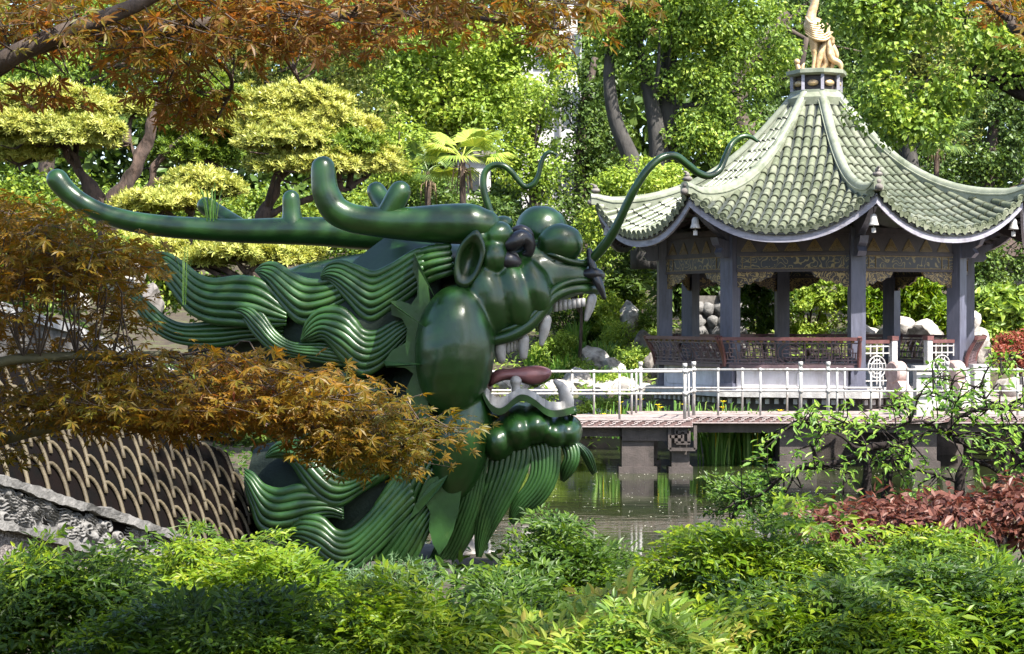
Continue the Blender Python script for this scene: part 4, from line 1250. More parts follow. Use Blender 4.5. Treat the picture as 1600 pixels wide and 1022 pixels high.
# brow bumps, ear, eye
for (x, y, rx, ry, d, rd) in [(778, 369, 24, 23, 0.30, 0.13), (771, 403, 22, 25, 0.36, 0.13), (785, 350, 17, 13, 0.05, 0.1), (752, 372, 14, 16, 0.3, 0.1)]:
    mb = MB(); ellipsoid(mb, dp(x, y, d), (rx * PX, rd, ry * PX), 24, 16)
    face_mb.add(mb.verts(), mb_faces(mb))
mb = MB()
ring0 = [(757, 378), (759, 395), (752, 418), (742, 438), (728, 450), (714, 446), (709, 428), (711, 404), (719, 382), (733, 366), (746, 359)]
c0 = np.mean(np.array(ring0), axis=0)
rings = []
for s, d in ((0.2, 0.28), (0.75, 0.34), (1.0, 0.42), (1.0, 0.47), (0.82, 0.485), (0.55, 0.40), (0.1, 0.36)):
    L = [tuple(c0 + (np.array(p) - c0) * s) + (d,) for p in ring0]
    q = dl(L + [L[0]]); rings.append(spline(q, 31)[:-1])
loft(mb, rings)
dpart('ear', mb, 'green_dark')
mb = MB(); ellipsoid(mb, dp(797, 412, 0.24), (22 * PX, 0.12, 20 * PX), 22, 14)
eye = dpart('eyeball', mb, 'tooth')
mb = MB(); tube(mb, dl([(780, 384, 0.3), (800, 380, 0.34), (815, 372, 0.32), (826, 380, 0.3), (826, 394, 0.3), (820, 397, 0.3)]), np.array([10, 13, 13, 11, 8, 4]) * PX, ns=14, n=26, rnd=True, up=(0, 1, 0))
dpart('eyelid', mb, 'black')
mb = MB(); tube(mb, dl([(802, 362, 0.18), (815, 360, 0.2), (826, 367, 0.2), (829, 380, 0.2)]), np.array([7, 9, 8, 5]) * PX, ns=12, n=16, rnd=True, up=(0, 1, 0))
dpart('eyelid', mb, 'black')
mb = MB(); tube(mb, dl([(776, 404, 0.3), (792, 407, 0.37), (806, 409, 0.35), (813, 410, 0.32)]), np.array([12, 14, 10, 4]) * PX, ns=14, n=18, rnd=True, up=(0, 1, 0))
dpart('pupil', mb, 'black')

# snout
mb = MB()
def sring(px, top, bot, d0, rd, n=30, sq=0.8):
    a = np.linspace(0, 2 * np.pi, n, endpoint=False)
    cy = (top + bot) / 2; hh = (bot - top) / 2
    c = dp(px, cy, d0)
    s, k = np.sin(a), np.cos(a)
    return np.column_stack([np.full(n, c[0]), c[1] - np.sign(k) * np.abs(k) ** sq * rd, c[2] + np.sign(s) * np.abs(s) ** sq * hh * PX])
S = np.array([(742, 405, 560, 0, 0.42), (770, 392, 550, 0, 0.42), (800, 382, 536, 0, 0.39), (826, 376, 520, 0, 0.36), (850, 380, 496, 0, 0.33), (875, 392, 474, 0, 0.30), (900, 402, 463, 0, 0.28), (920, 412, 458, 0, 0.23), (934, 424, 454, 0, 0.16), (940, 434, 447, 0, 0.06)], float)
S = spline(S, 26)
loft(mb, [sring(*r) for r in S])
face_mb.add(mb.verts(), mb_faces(mb))
for (x, y, rx, ry, d, rd, tl) in [(764, 466, 36, 60, 0.30, 0.22, -0.3), (803, 464, 30, 54, 0.31, 0.19, -0.25), (834, 452, 30, 50, 0.26, 0.19, -0.3)]:
    mb = MB(); ellipsoid(mb, dp(x, y, d), (rx * PX, rd, ry * PX), 30, 20, rot=(0, tl, 0))
    face_mb.add(mb.verts(), mb_faces(mb))
for (x, y, rx, ry, d, rd) in [(846, 362, 43, 42, -0.10, 0.22), (876, 380, 36, 31, 0.20, 0.15)]:
    mb = MB(); ellipsoid(mb, dp(x, y, d), (rx * PX, rd, ry * PX), 32, 20)
    face_mb.add(mb.verts(), mb_faces(mb))
mb = MB(); tube(mb, dl([(846, 394, 0.24), (866, 399, 0.30), (890, 408, 0.28), (912, 411, 0.22), (924, 405, 0.12)]), np.array([3, 4, 4.5, 5, 4]) * PX, ns=10, n=30)
dpart('nostril_crease', mb, 'green_dark')
# lip roll along both sides of the upper jaw
for sg in (1, -1):
    mb = MB()
    P = [(772, 532, .36), (800, 524, .37), (826, 508, .36), (846, 486, .34), (862, 467, .32), (884, 455, .30), (908, 451, .25), (930, 452, .15), (938, 452, .0)]
    tube(mb, dl([(a, b, sg * c) for a, b, c in P]), np.array([9, 9.5, 10, 10, 9, 8, 8, 8, 7]) * PX, ns=14, n=50, rnd=True)
    tube(mb, dl([(a + 3, b - 13, sg * (c + 0.012)) for a, b, c in P]), np.array([4, 5, 6, 6, 5.5, 5, 5, 5, 4]) * PX, ns=12, n=50, rnd=True)
    dpart('upper_lip', mb)

# teeth above
def fang(px, py, w, tipx, tipy, d, wt=0.45):
    mb = MB()
    tube(mb, dl([(px, py, d), ((px * 0.55 + tipx * 0.45), (py * 0.5 + tipy * 0.5), d), (tipx, tipy, d)]), np.array([w, w * 0.9, w * wt]) * PX * 1.1, ns=12, n=10, rnd=True)
    return dpart('tooth', mb, 'tooth')
for sg in (1, -1):
    d = 0.24 * sg
    fang(925, 466, 7, 916, 499, d * 0.8)
    fang(853, 500, 8, 846, 537, 0.30 * sg)
    fang(781, 535, 9, 783, 561, 0.32 * sg, 0.7)
    fang(818, 530, 8, 818, 556, 0.31 * sg, 0.7)
    for k in range(7):
        x = 868 + k * 7.2
        mb = MB(); a = dp(x, 478 - k * 0.9, d); obox(mb, a, (3.3 * PX, 0, 0), (0, 0.02, 0), (0, 0, (9 - k * .4) * PX)); dpart('tooth', mb, 'tooth')
    for k in range(5):
        mb = MB(); a = dp(794 + k * 5.2, 541 - k * 1.6, 0.3 * sg); obox(mb, a, (2.4 * PX, 0, 0), (0, 0.02, 0), (0, 0, 10 * PX)); dpart('tooth', mb, 'tooth')

# cheeks
mb = MB(); ellipsoid(mb, dp(711, 548, 0.38), (61 * PX, 0.34, 101 * PX), 44, 30, rot=(0, 0.05, 0))
face_mb.add(mb.verts(), mb_faces(mb))
mb = MB(); ellipsoid(mb, dp(722, 684, 0.24), (46 * PX, 0.33, 100 * PX), 40, 28, rot=(0, 0.16, 0))
face_mb.add(mb.verts(), mb_faces(mb))

# lower jaw
lipL = [(752, 606), (758, 622), (767, 636), (779, 643), (790, 639), (800, 630), (812, 622), (824, 623), (838, 631), (850, 641), (862, 646), (878, 645), (897, 640)]
for sg in (1, -1):
    lp = spline(dl([(a, b, sg * (0.40 if a < 860 else 0.40 - (a - 860) * 0.0045)) for a, b in lipL]), 46)
    mb = MB(); rings = []
    for p in lp:
        rings.append(np.array([p + [0, -0.05, 0.026], p + [0, 0.05, 0.026], p + [0, 0.05, -0.026], p + [0, -0.05, -0.026]]))
    loft(mb, rings)
    sharpen(dpart('lower_lip', mb), 50)
    mb = MB(); rings = []
    hs = np.interp(np.linspace(0, 1, 46), [0, .12, .3, .45, .6, .75, .9, 1], [0.06, 0.085, 0.08, 0.045, 0.055, 0.065, 0.06, 0.06])
    for i, p in enumerate(lp[3:]):
        q = p + [0, 0.06 * sg, 0.02]; h = hs[i + 3] * (1 + 0.10 * (i % 4 == 0))
        rings.append(np.array([q + [0, -0.02, h], q + [0, 0.03, h], q + [0, 0.03, 0], q + [0, -0.02 - 0.012 * (i % 4 != 0), 0]]))
    loft(mb, rings)
    sharpen(dpart('lower_teeth', mb, 'tooth'), 35)
mb = MB()
e = dl([(896, 634, .25), (897, 640, .25), (897, 640, -.25), (896, 634, -.25)])
obox(mb, dp(895, 641, 0), (0.02, 0, 0), (0, 0.24, 0), (0, 0, 0.028)); obox(mb, dp(889, 626, 0), (0.012, 0, 0), (0, 0.2, 0), (0, 0, 0.06))
dpart('lower_lip', mb)
mb = MB(); loft(mb, [sring(*r) for r in spline(np.array([(735, 615, 720, 0, .36), (770, 640, 715, 0, .34), (810, 642, 700, 0, .32), (850, 650, 690, 0, .28), (885, 652, 686, 0, .22), (898, 660, 675, 0, .1)], float), 16)])
dpart('lower_jaw', mb, 'green_dark')
for (x, y, r, rd) in [(778, 684, 36, .50), (808, 668, 36, .52), (836, 661, 32, .50), (864, 673, 27, .42), (886, 674, 24, .30)]:
    mb = MB(); ellipsoid(mb, dp(x, y, 0.0), (r * PX, rd, (r + 3) * PX), 28, 20)
    chin_mb.add(mb.verts(), mb_faces(mb))
tng = [(764, 606), (766, 590), (775, 578), (796, 576), (816, 573), (838, 571), (853, 574), (862, 580), (858, 591), (843, 600), (828, 602), (812, 597), (792, 594), (776, 599)]
mb = MB(); c0 = np.array([815, 586.0]); rings = []
for s, d in ((0.25, .27), (0.8, .24), (0.97, .17), (1, .0), (0.97, -.17), (0.8, -.24), (0.25, -.27)):
    L = [tuple(c0 + (np.array(p) - c0) * [1 - (1 - s) * 0.25, s]) + (d,) for p in tng]
    rings.append(spline(dl(L + [L[0]]), 45)[:-1])
loft(mb, rings)
dpart('tongue', mb, 'tongue')
mb = MB(); tube(mb, dl([(884, 638, .2), (884, 622, .2), (878, 606, .2), (868, 596, .2)]), np.array([12, 11, 8, 4]) * PX, ns=14, n=16, rnd=True); dpart('tooth', mb, 'tooth')
mb = MB(); tube(mb, dl([(884, 638, -.2), (884, 622, -.2), (878, 606, -.2), (868, 596, -.2)]), np.array([12, 11, 8, 4]) * PX, ns=14, n=16, rnd=True); dpart('tooth', mb, 'tooth')
mb = MB(); tube(mb, dl([(808, 618, .3), (806, 604, .3), (806, 596, .3)]), np.array([8, 7, 9]) * PX, ns=12, n=10, rnd=True)
dpart('tooth', mb, 'tooth')
# throat wall behind the teeth
mb = MB(); ellipsoid(mb, dp(748, 590, 0), (22 * PX, 0.33, 60 * PX), 20, 14)
dpart('throat', mb, 'tongue')

# knot and whiskers at the nose
mb = MB()
tube(mb, dl([(921, 393, .22), (924, 410, .24), (930, 428, .24)]), np.array([5, 6, 7]) * PX, ns=10, n=12, rnd=True)
tube(mb, dl([(926, 424, .24), (936, 444, .27), (944, 465, .27)]), np.array([8, 7, 3.5]) * PX, ns=10, n=12, rnd=True)
tube(mb, dl([(912, 428, .22), (930, 428, .26), (938, 430, .2)]), np.array([7, 9, 8]) * PX, ns=10, n=12, rnd=True)
dpart('whisker_knot', mb, 'black')
mb = MB()
tube(mb, dl([(918, 410, .2), (932, 398, .25), (950, 376, .32), (965, 350, .38), (980, 318, .42), (993, 293, .45), (1012, 265, .45), (1033, 247, .42), (1055, 244, .38), (1075, 258, .33), (1092, 271, .28), (1108, 275, .25), (1124, 266, .2), (1134, 244, .15), (1144, 224, .1), (1158, 214, .08), (1172, 214, .06), (1183, 221, .05)]),
     np.array([6.5, 7.5, 7.5, 7, 6.6, 6.2, 6, 5.8, 5.8, 5.8, 5.6, 5.4, 5.2, 5, 4.6, 4.2, 3.6, 2]) * PX, ns=12, n=90, rnd=True)
dpart('whisker', mb)
mb = MB()
tube(mb, dl([(770, 345), (764, 325), (757, 303), (755, 283), (759, 267), (772, 258), (788, 260), (800, 270), (810, 282), (821, 292), (833, 288), (841, 275), (845, 258), (851, 243), (860, 238), (869, 242)], -0.7),
     np.array([6, 6, 6, 5.6, 5.2, 5, 4.8, 4.8, 4.6, 4.5, 4.3, 4, 3.8, 3.5, 3, 1.6]) * PX, ns=12, n=80, rnd=True)
dpart('whisker', mb)

# ridged locks of mane and beard
def lock(name, top, bot, ns, d0, d1, thick=0.3, n=44, bulge=0.05, tipr=0.4, m='green_hair', rounded=1.0):
    """top and bottom outline from tip to root; ns raised strands on a solid body"""
    A = spline(np.array([(*p, 0.0) for p in top], float), n)[:, :2]
    B = spline(np.array([(*p, 0.0) for p in bot], float), n)[:, :2]
    t = np.linspace(0, 1, n)
    dd = d0 + (d1 - d0) * t + 0.05 * np.sin(t * np.pi)
    gap = np.linalg.norm(A - B, axis=1) * PX
    r0 = np.maximum(gap / (ns - 1) * 0.57, 0.006)
    mb = MB()
    for i in range(ns):
        w = i / (ns - 1)
        p = A * (1 - w) + B * w
        b = bulge * math.sin(math.pi * w)
        P = np.array([dp(x, y, q + b) for (x, y), q in zip(p, dd)])
        k = np.minimum(1, 0.55 + t * 6) 
        tube(mb, P, r0 * k * (1.0 if 0 < i < ns - 1 else 1.12), ns=9, rnd=True, up=(0, 1, 0))
    rings = []
    for k in range(n):
        th = thick * min(1, 0.25 + t[k] * 3)
        q = dd[k]
        a, b = A[k], B[k]
        rings.append(np.array([dp(*a, q), dp(*(a * .7 + b * .3), q + bulge * .7), dp(*(a * .3 + b * .7), q + bulge * .7), dp(*b, q), dp(*b, q - th), dp(*a, q - th)]))
    loft(mb, rings)
    return dpart(name, mb, m)
LK = [
 # far ones first
 ([(187, 453), (205, 456), (222, 466), (240, 482), (262, 500), (290, 509), (335, 506), (385, 504), (440, 505)], [(187, 456), (212, 480), (236, 510), (273, 532), (331, 538), (389, 530), (440, 530)], 5, -0.42, -0.1),
 ([(232, 400), (245, 396), (262, 398), (284, 412), (308, 432), (335, 441), (377, 438), (412, 446), (447, 480)], [(232, 404), (252, 425), (271, 452), (298, 484), (331, 499), (373, 503), (412, 507), (445, 506)], 6, -0.3, 0.05),
 ([(399, 422), (412, 414), (430, 414), (450, 427), (474, 440), (500, 442), (530, 436)], [(399, 425), (418, 442), (437, 468), (470, 500), (505, 494), (540, 476)], 6, -0.05, 0.12),
 ([(501, 428), (513, 414), (532, 410), (554, 418), (583, 429), (612, 418), (648, 396), (662, 392)], [(501, 434), (520, 442), (544, 466), (566, 490), (582, 496), (606, 482), (630, 466), (656, 446)], 7, 0.12, 0.28),
 ([(367, 482), (376, 475), (392, 477), (410, 492), (430, 520), (459, 537), (505, 538), (540, 545)], [(367, 486), (382, 498), (400, 522), (430, 549), (468, 558), (524, 568), (550, 572)], 6, 0.0, 0.15),
 ([(470, 528), (480, 504), (500, 487), (532, 486), (552, 504), (566, 519), (588, 520), (618, 503), (634, 497)], [(470, 534), (488, 532), (510, 530), (536, 556), (556, 576), (572, 581), (600, 566), (637, 526)], 7, 0.15, 0.26),
 ([(640, 404), (665, 392), (700, 386)], [(652, 445), (680, 432), (706, 424)], 5, 0.2, 0.3),
 # lower mane
 ([(415, 711), (426, 699), (446, 691), (472, 697), (496, 720), (516, 742), (545, 748), (580, 730)], [(415, 716), (440, 714), (460, 725), (478, 750), (502, 777), (530, 786), (560, 770), (590, 750)], 5, 0.12, 0.3),
 ([(382, 733), (395, 742), (412, 761), (438, 770), (475, 763), (512, 774), (535, 790)], [(382, 755), (395, 790), (410, 824), (446, 830), (488, 812), (515, 806), (535, 810)], 6, 0.1, 0.24),
 ([(448, 835), (456, 818), (472, 809), (500, 812), (524, 832), (548, 832), (576, 809), (604, 776), (636, 738)], [(448, 841), (470, 850), (492, 866), (522, 889), (550, 890), (580, 866), (612, 835), (648, 800)], 7, 0.24, 0.34),
 ([(560, 905), (585, 870), (610, 838), (640, 800), (665, 775)], [(610, 925), (635, 890), (652, 862), (668, 830), (684, 800)], 7, 0.22, 0.32),
 ([(585, 800), (610, 760), (640, 715), (660, 690)], [(640, 815), (655, 780), (672, 740), (686, 716)], 6, 0.28, 0.3),
 ([(520, 725), (545, 700), (580, 680), (630, 668)], [(545, 772), (580, 752), (615, 730), (650, 705)], 5, 0.2, 0.3),
 ([(470, 640), (500, 640), (540, 650), (600, 645)], [(470, 690), (510, 688), (550, 690), (610, 690)], 6, 0.12, 0.3),
 ([(520, 578), (560, 595), (600, 604)], [(510, 630), (560, 640), (606, 640)], 5, 0.1, 0.2),
]
for (a, b, n_, d0, d1) in LK:
    lock('mane_lock', a, b, n_, d0, d1)
BL = [
 ([(668, 884), (684, 850), (700, 812), (715, 775), (722, 745), (726, 720)], [(696, 892), (720, 856), (738, 815), (750, 778), (757, 740), (762, 712)], 8, 0.16, 0.3),
 ([(744, 870), (743, 840), (746, 805), (757, 768), (766, 738), (772, 700)], [(752, 871), (766, 838), (790, 795), (812, 755), (824, 722), (826, 690)], 8, 0.16, 0.24),
 ([(797, 816), (797, 800), (806, 780), (822, 760), (831, 740), (832, 718), (828, 700)], [(802, 820), (816, 806), (840, 790), (858, 770), (870, 742), (873, 712), (872, 690)], 8, 0.16, 0.24),
 ([(876, 750), (878, 732), (884, 716), (882, 704), (876, 692)], [(881, 753), (893, 740), (902, 722), (903, 704), (897, 690)], 5, 0.12, 0.14),
 ([(926, 742), (918, 728), (910, 712), (902, 700), (893, 690)], [(932, 738), (928, 722), (922, 708), (912, 698), (903, 692)], 5, 0.02, 0.1),
]
for (a, b, n_, d0, d1) in BL:
    lock('beard_lock', a, b, n_, d0, d1, thick=0.14, bulge=0.035)
mb = MB(); tube(mb, dl([(738, 772, .2), (734, 800, .2), (728, 830, .2), (716, 868, .2)]), np.array([14, 16, 14, 5]) * PX, ns=12, n=18, rnd=True)
dpart('beard_lock', mb, 'green_dark')

fused('face', face_mb, 0.014, 7, 'green')
fused('chin', chin_mb, 0.014, 5, 'green')
# scalloped fin behind the cheek with three spikes
fin = [(648, 393), (656, 420), (668, 444), (672, 476), (668, 520), (664, 566), (666, 610), (672, 650), (660, 660), (640, 640), (634, 610), (640, 596), (646, 584), (634, 575), (608, 573), (600, 566), (612, 548), (634, 535), (636, 513), (628, 498), (612, 492), (611, 470), (626, 470), (642, 476), (652, 462), (652, 440), (644, 420)]
mb = MB(); prism(mb, dl(fin, 0.40), (0, 0.3, 0))
f0 = dpart('cheek_fin', mb, 'green_hair', smooth=False)
for (base0, base1, tip, ridge) in [((646, 393), (654, 420), (686, 477), 0.46), ((609, 470), (620, 482), (671, 516), 0.44), ((598, 564), (604, 575), (664, 569), 0.44)]:
    a, b, t = dp(*base0, 0.4), dp(*base1, 0.4), dp(*tip, 0.58)
    m_ = dp((base0[0] + base1[0]) / 2 + 3, (base0[1] + base1[1]) / 2 + 2, ridge + 0.2)
    mb = MB(); mb.add([a, b, t, m_], [[[0, 1, 3], [1, 2, 3], [2, 0, 3], [0, 2, 1]]])
    dpart('fin_spike', mb, 'green_hair', f0, smooth=False)
fin2 = [(690, 742), (712, 770), (722, 760), (716, 800), (708, 830), (698, 852), (686, 868), (676, 850), (670, 826), (672, 800), (664, 786), (652, 782), (660, 762), (672, 748)]
mb = MB(); prism(mb, dl(fin2, 0.42), (0, 0.1, 0))
dpart('throat_fin', mb, 'green_hair', smooth=False)
for L in ([(700, 742, .5), (690, 760, .5), (655, 800, .42), (640, 812, .42), (648, 790, .42), (672, 758, .45)], [(700, 662, .45), (690, 672, .45), (640, 716, .36), (630, 722, .36), (640, 706, .36), (680, 670, .42)]):
    mb = MB(); prism(mb, dl(L), (0, 0.2, 0)); dpart('throat_spike', mb, 'green_hair', smooth=False)

# ---------------------------------------------------------------- the dragon-body wall with upright scale tiles
WA, WB = np.array([-3.95, 10.1]), np.array([-1.93, 14.05])     # ground line of the wall, near end and far end
wl = WB - WA; WL = np.linalg.norm(wl); wdir = wl / WL; wnrm = np.array([wdir[1], -wdir[0]])   # outward to the right / camera side
if wnrm[1] > 0: wnrm = -wnrm
def wz(s):                                                      # height of the top edge of the carved frieze along the wall
    return np.interp(s, [0.0, WL * .31, WL * .66, WL * .82, WL], [1.86, 1.43, 0.96, 0.72, 0.48])
def wp(s, out, z):
    q = WA + wdir * s + wnrm * out
    return np.array([q[0], q[1], z])
dwall = thing('dragon_body_wall', 'undulating garden wall shaped as the dragon body with dark brown scale tiles and carved grey frieze', 'wall', wp(WL / 2, 0, -0.1))
ss = np.linspace(0, WL, 30)
mb = MB()
loft(mb, [np.array([wp(s, 0, -0.6), wp(s, 0, wz(s) - 0.30), wp(s, -0.5, wz(s) - 0.30), wp(s, -0.5, -0.6)]) for s in ss])
obj('rendered_wall', mb, M['stucco'], dwall, smooth=False)
mb = MB()
for a, b, o_ in ((-0.03, 0.03, 0.10), (-0.30, -0.25, 0.08)):
    sm = np.linspace(0, WL, 170)
    nz = lambda s, k: 0.010 * float(wob(np.array([s * 7 + k * 9, k, o_ * 50]), 1.3))
    loft(mb, [np.array([wp(s, o_ + nz(s, 1), wz(s) + b + nz(s, 2)), wp(s, o_ - .008 + nz(s, 3), wz(s) + a + nz(s, 4)), wp(s, -0.2, wz(s) + a), wp(s, -0.2, wz(s) + b + 0.02)]) for s in sm])
obj('stone_moulding', mb, M['relief'], dwall, smooth=False)
# carved frieze: a real relief of scrolls and beasts
nu, nv = 620, 44
S_, T_ = np.meshgrid(np.linspace(0, WL, nu), np.linspace(0, 1, nv), indexing='ij')
g = np.random.default_rng(21)
H = np.zeros_like(S_)
for k in range(150):
    cx, cy, r_ = g.uniform(0, WL), g.uniform(0.06, 0.94), g.uniform(0.035, 0.085)
    dx, dy = (S_ - cx), (T_ - cy) * 0.25
    rr = np.hypot(dx, dy); an = np.arctan2(dy, dx)
    if k % 3 == 0:
        v = np.exp(-(rr / r_) ** 4) * (0.5 + 0.5 * np.sin(rr / r_ * 9 + an * g.choice([-1, 1])))
    elif k % 3 == 1:
        th = g.uniform(-0.8, 0.8); u_ = dx * math.cos(th) + dy * math.sin(th); w_ = -dx * math.sin(th) + dy * math.cos(th)
        v = np.exp(-(u_ / r_ / 1.5) ** 4 - (w_ / r_ / 0.8) ** 4) * (0.5 + 0.5 * np.sin((w_ + 0.012 * np.sin(u_ * 55)) * 260))
    else:
        v = np.sqrt(np.clip(1 - (rr / (r_ * 0.55)) ** 2, 0, 1))
    H = np.maximum(H, v)
H = H * 0.055
q = np.zeros((nu, nv, 3))
zz = wz(S_) - 0.255 + T_ * 0.23
for ax in range(2):
    q[..., ax] = WA[ax] + wdir[ax] * S_ + wnrm[ax] * (0.012 + H)
q[..., 2] = zz
mb = MB(); mb.add(q.reshape(-1, 3), [ring_faces(nu, nv, closed=False)])
obj('carved_frieze', mb, M['relief'], dwall)
# scale slope behind the frieze
SL = 0.95                                                       # slope length
def wsl(s, v, out=0.0):
    """point on the scale slope, v metres up it"""
    b = wp(s, 0.03 - v * 0.42, wz(s) + 0.02 + v * 0.92)
    nrm = np.array([wnrm[0] * .9, wnrm[1] * .9, 0.42])
    return b + nrm * out
mb = MB()
loft(mb, [np.array([wsl(s, -0.02), wsl(s, SL), wsl(s, SL) + [-wnrm[0] * .5, -wnrm[1] * .5, -0.3], wp(s, -0.5, wz(s) - 0.28), wp(s, 0.0, wz(s) - 0.28)]) for s in ss])
obj('scale_bed', mb, M['scale_face'], dwall, smooth=False)
arc = [(0.0, 0.0), (0.0, 0.10), (0.006, 0.15), (0.025, 0.182), (0.055, 0.195), (0.088, 0.178), (0.115, 0.14), (0.132, 0.085), (0.138, 0.02), (0.138, -0.03)]
sa = np.array(arc) * [1.42, 1.16]; sa = spline(np.column_stack([sa, np.zeros(len(sa))]), 16)[:, :2]
fmb, rmb = MB(), MB()
n_ = len(sa)
cx = np.array([0.098, 0.036])
ring_o = np.column_stack([sa, np.full(n_, 0.0)]); ring_i = np.column_stack([cx + (sa - cx) * 0.90, np.full(n_, -0.05)])
fmb.add(np.vstack([ring_i, [[0.098, 0.05, -0.055]]]), [[[i, i + 1, n_] for i in range(n_ - 1)]])
tube(rmb, np.column_stack([sa, np.full(n_, -0.004)])[6:], 0.0155, ns=6)
ring_b = np.column_stack([sa, np.full(n_, -0.05)])
fmb.add(np.vstack([ring_o, ring_i]), [ring_faces(2, n_, closed=False)])
fmb.add(np.vstack([ring_o, ring_b]), [ring_faces(2, n_, closed=False)])
fm = fmb.mesh('scale_face', M['scale_face'], True); rm = rmb.mesh('scale_rim', M['scale_rim'], True)
rl = np.array(dwall.location)
pitch, rowh = 0.19, 0.178
sl_n = unit(np.array([wnrm[0] * .92, wnrm[1] * .92, 0.42]))
for row in range(5):
    ns_ = int(WL / pitch)
    for i in range(ns_):
        s = i * pitch + (row % 2) * pitch / 2 + rng.normal() * 0.003
        if s < 1.0 or s > WL - 0.12: continue
        v = 0.0 + row * rowh
        o0 = wsl(s, v, 0.02 - row * 0.004)
        ux = unit(wsl(s + 0.1, v) - wsl(s, v)); uy = unit(wsl(s, v + 0.1) - wsl(s, v)); uy = unit(uy - ux * np.dot(ux, uy)); uz = np.cross(ux, uy)
        if np.dot(uz, sl_n) < 0: uz = -uz
        k = 1 + rng.normal() * 0.02
        Mx = Matrix(((*(ux * k)[[0]], uy[0] * k, uz[0], o0[0] - rl[0]), (ux[1] * k, uy[1] * k, uz[1], o0[1] - rl[1]), (ux[2] * k, uy[2] * k, uz[2], o0[2] - rl[2]), (0, 0, 0, 1)))
        f_ = link('scale_tile', fm, dwall); f_.matrix_basis = Mx
        r_ = link('scale_rim', rm, f_)
# ================================================================ trees, shrubs and rocks behind the pond
def onground(px, Y, sink=0.1):
    x = (px - 800) / F * Y
    return np.array([x, Y, gz(x, Y) - sink])
def pth(L, Y, dY=0.0):
    return [at(p[0], p[1], Y + (p[2] if len(p) > 2 else 0)) for p in L]

# --- far belt of wood closing the view
mb = MB()
g = rng
n = 5200
cx = g.uniform(-26, 30, n); cy = g.uniform(57, 66, n)
ztop = 13.5 + 2.0 * np.sin(cx * 0.5) + 1.5 * np.sin(cx * 1.3 + 1)
cz = g.uniform(1.0, 2.0, n) + g.random(n) ** 0.8 * ztop
P, Nn, D = clump_leaves(np.column_stack([cx, cy, cz]), 0.95, 26)
scatter(mb, TKW, P, basis(Nn), 0.31 * g.uniform(.7, 1.4, len(P)))
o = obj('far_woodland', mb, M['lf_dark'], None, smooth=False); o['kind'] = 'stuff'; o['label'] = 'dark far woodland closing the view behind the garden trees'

# --- apartment building far behind
bld = thing('apartment_building', 'pale apartment building glimpsed between the trees above the far whisker', 'building', (3.0, 56.2, 3))
def bx_(name, lo, hi, m, par): 
    mb = MB(); box(mb, lo, hi); return obj(name, mb, M[m], par, smooth=False)
b0 = at(815, 330, 54.5); b1 = at(902, 60, 54.5)
wall_ = bx_('wall', (b0[0], 54.5, 2), (b1[0], 62, 13), 'wall_pale', bld)
for py in (285, 170, 80):
    for px in (850, 893):
        c = at(px, py, 54.5); 
        w_ = bx_('window', c - [.3, .05, .55], c + [.3, .02, .55], 'metal_white', bld)
        bx_('pane', c - [.25, .07, .5], c + [-0.02, -.045, .5], 'glass_dark', w_); bx_('pane', c - [-.02, .07, .5], c + [.25, -.045, .5], 'glass_dark', w_)
mb = MB(); c = at(874, 300, 54.45); tube(mb, [c - [0, .05, 0], c + [0, -.05, 8]], .06, ns=6); obj('drain_pipe', mb, M['wall_pale'], bld)
b0 = at(715, 330, 50); b1 = at(765, 245, 50)
bld2 = thing('garden_shed', 'pale low building wall glimpsed behind the fan palm trunk', 'building', ((b0[0] + b1[0]) / 2, 50, 3))
wall_ = bx_('wall', (b0[0], 50, 2), (b1[0], 53, b1[2]), 'wall_pale', bld2)
bx_('window', at(735, 285, 50) - [.25, .03, .3], at(735, 285, 50) + [.25, .02, .3], 'glass_dark', bld2)
bx_('eave', (b0[0] - .2, 49.8, b1[2]), (b1[0] + .2, 53.2, b1[2] + .15), 'rock_dark', bld2)
b0 = at(1556, 440, 46); b1 = at(1640, 395, 46)
bld3 = thing('garden_house', 'small tan garden house under the trees at the right edge', 'building', (b0[0] + 1, 46, b0[2]))
bx_('wall', (b0[0], 46, b0[2] - 1.5), (b1[0] + 2, 49, b1[2]), 'mortar', bld3)
mb = MB(); prism(mb, [(b0[0] - .3, 45.5, b1[2] - .1), (b0[0] - .3, 49.5, b1[2] - .1), (b0[0] + .3, 47.5, b1[2] + 1.1)], (4, 0, 0)); obj('roof', mb, M['bark_pine'], bld3, smooth=False)

# --- background trees (each its own)
tree('leafy_tree', 'tall pale yellow-green tree standing behind the fan palm', 'tree', onground(690, 43), [(pth([(700, 420), (705, 320), (700, 220), (690, 120), (685, 40)], 43), [.22, .18, .14, .1, .05])],
     px_blobs([(690, 140, 85, 62), (645, 215, 62, 62), (740, 180, 62, 52), (700, 60, 105, 58), (790, 160, 60, 58), (760, 80, 66, 56), (815, 50, 52, 50), (855, 100, 30, 34), (625, 130, 52, 50)], 43), M['lf_pale'], M['bark'], cr=.42, per=81, size=0.123, dens=1.1)
tree('leafy_tree', 'pale ivy-clad tree column right of the fan palm behind the far whisker', 'tree', onground(830, 41), [(pth([(835, 420), (835, 300), (832, 200)], 41), [.16, .12, .06])],
     px_blobs([(835, 215, 42, 48), (812, 260, 46, 46), (850, 285, 34, 42), (830, 160, 40, 40)], 41), M['lf_pale'], M['bark'], cr=.34, per=76, size=0.098, dens=1.2)
tree('leafy_tree', 'bright low green tree behind the near horn left of the palm', 'tree', onground(600, 38), [(pth([(600, 420), (604, 330), (610, 270)], 38), [.14, .1, .05])],
     px_blobs([(605, 255, 42, 42), (632, 285, 26, 42), (585, 310, 50, 26), (625, 220, 30, 30)], 38), M['lf_pale'], M['bark'], cr=.3, per=76, size=0.082, dens=1.3)
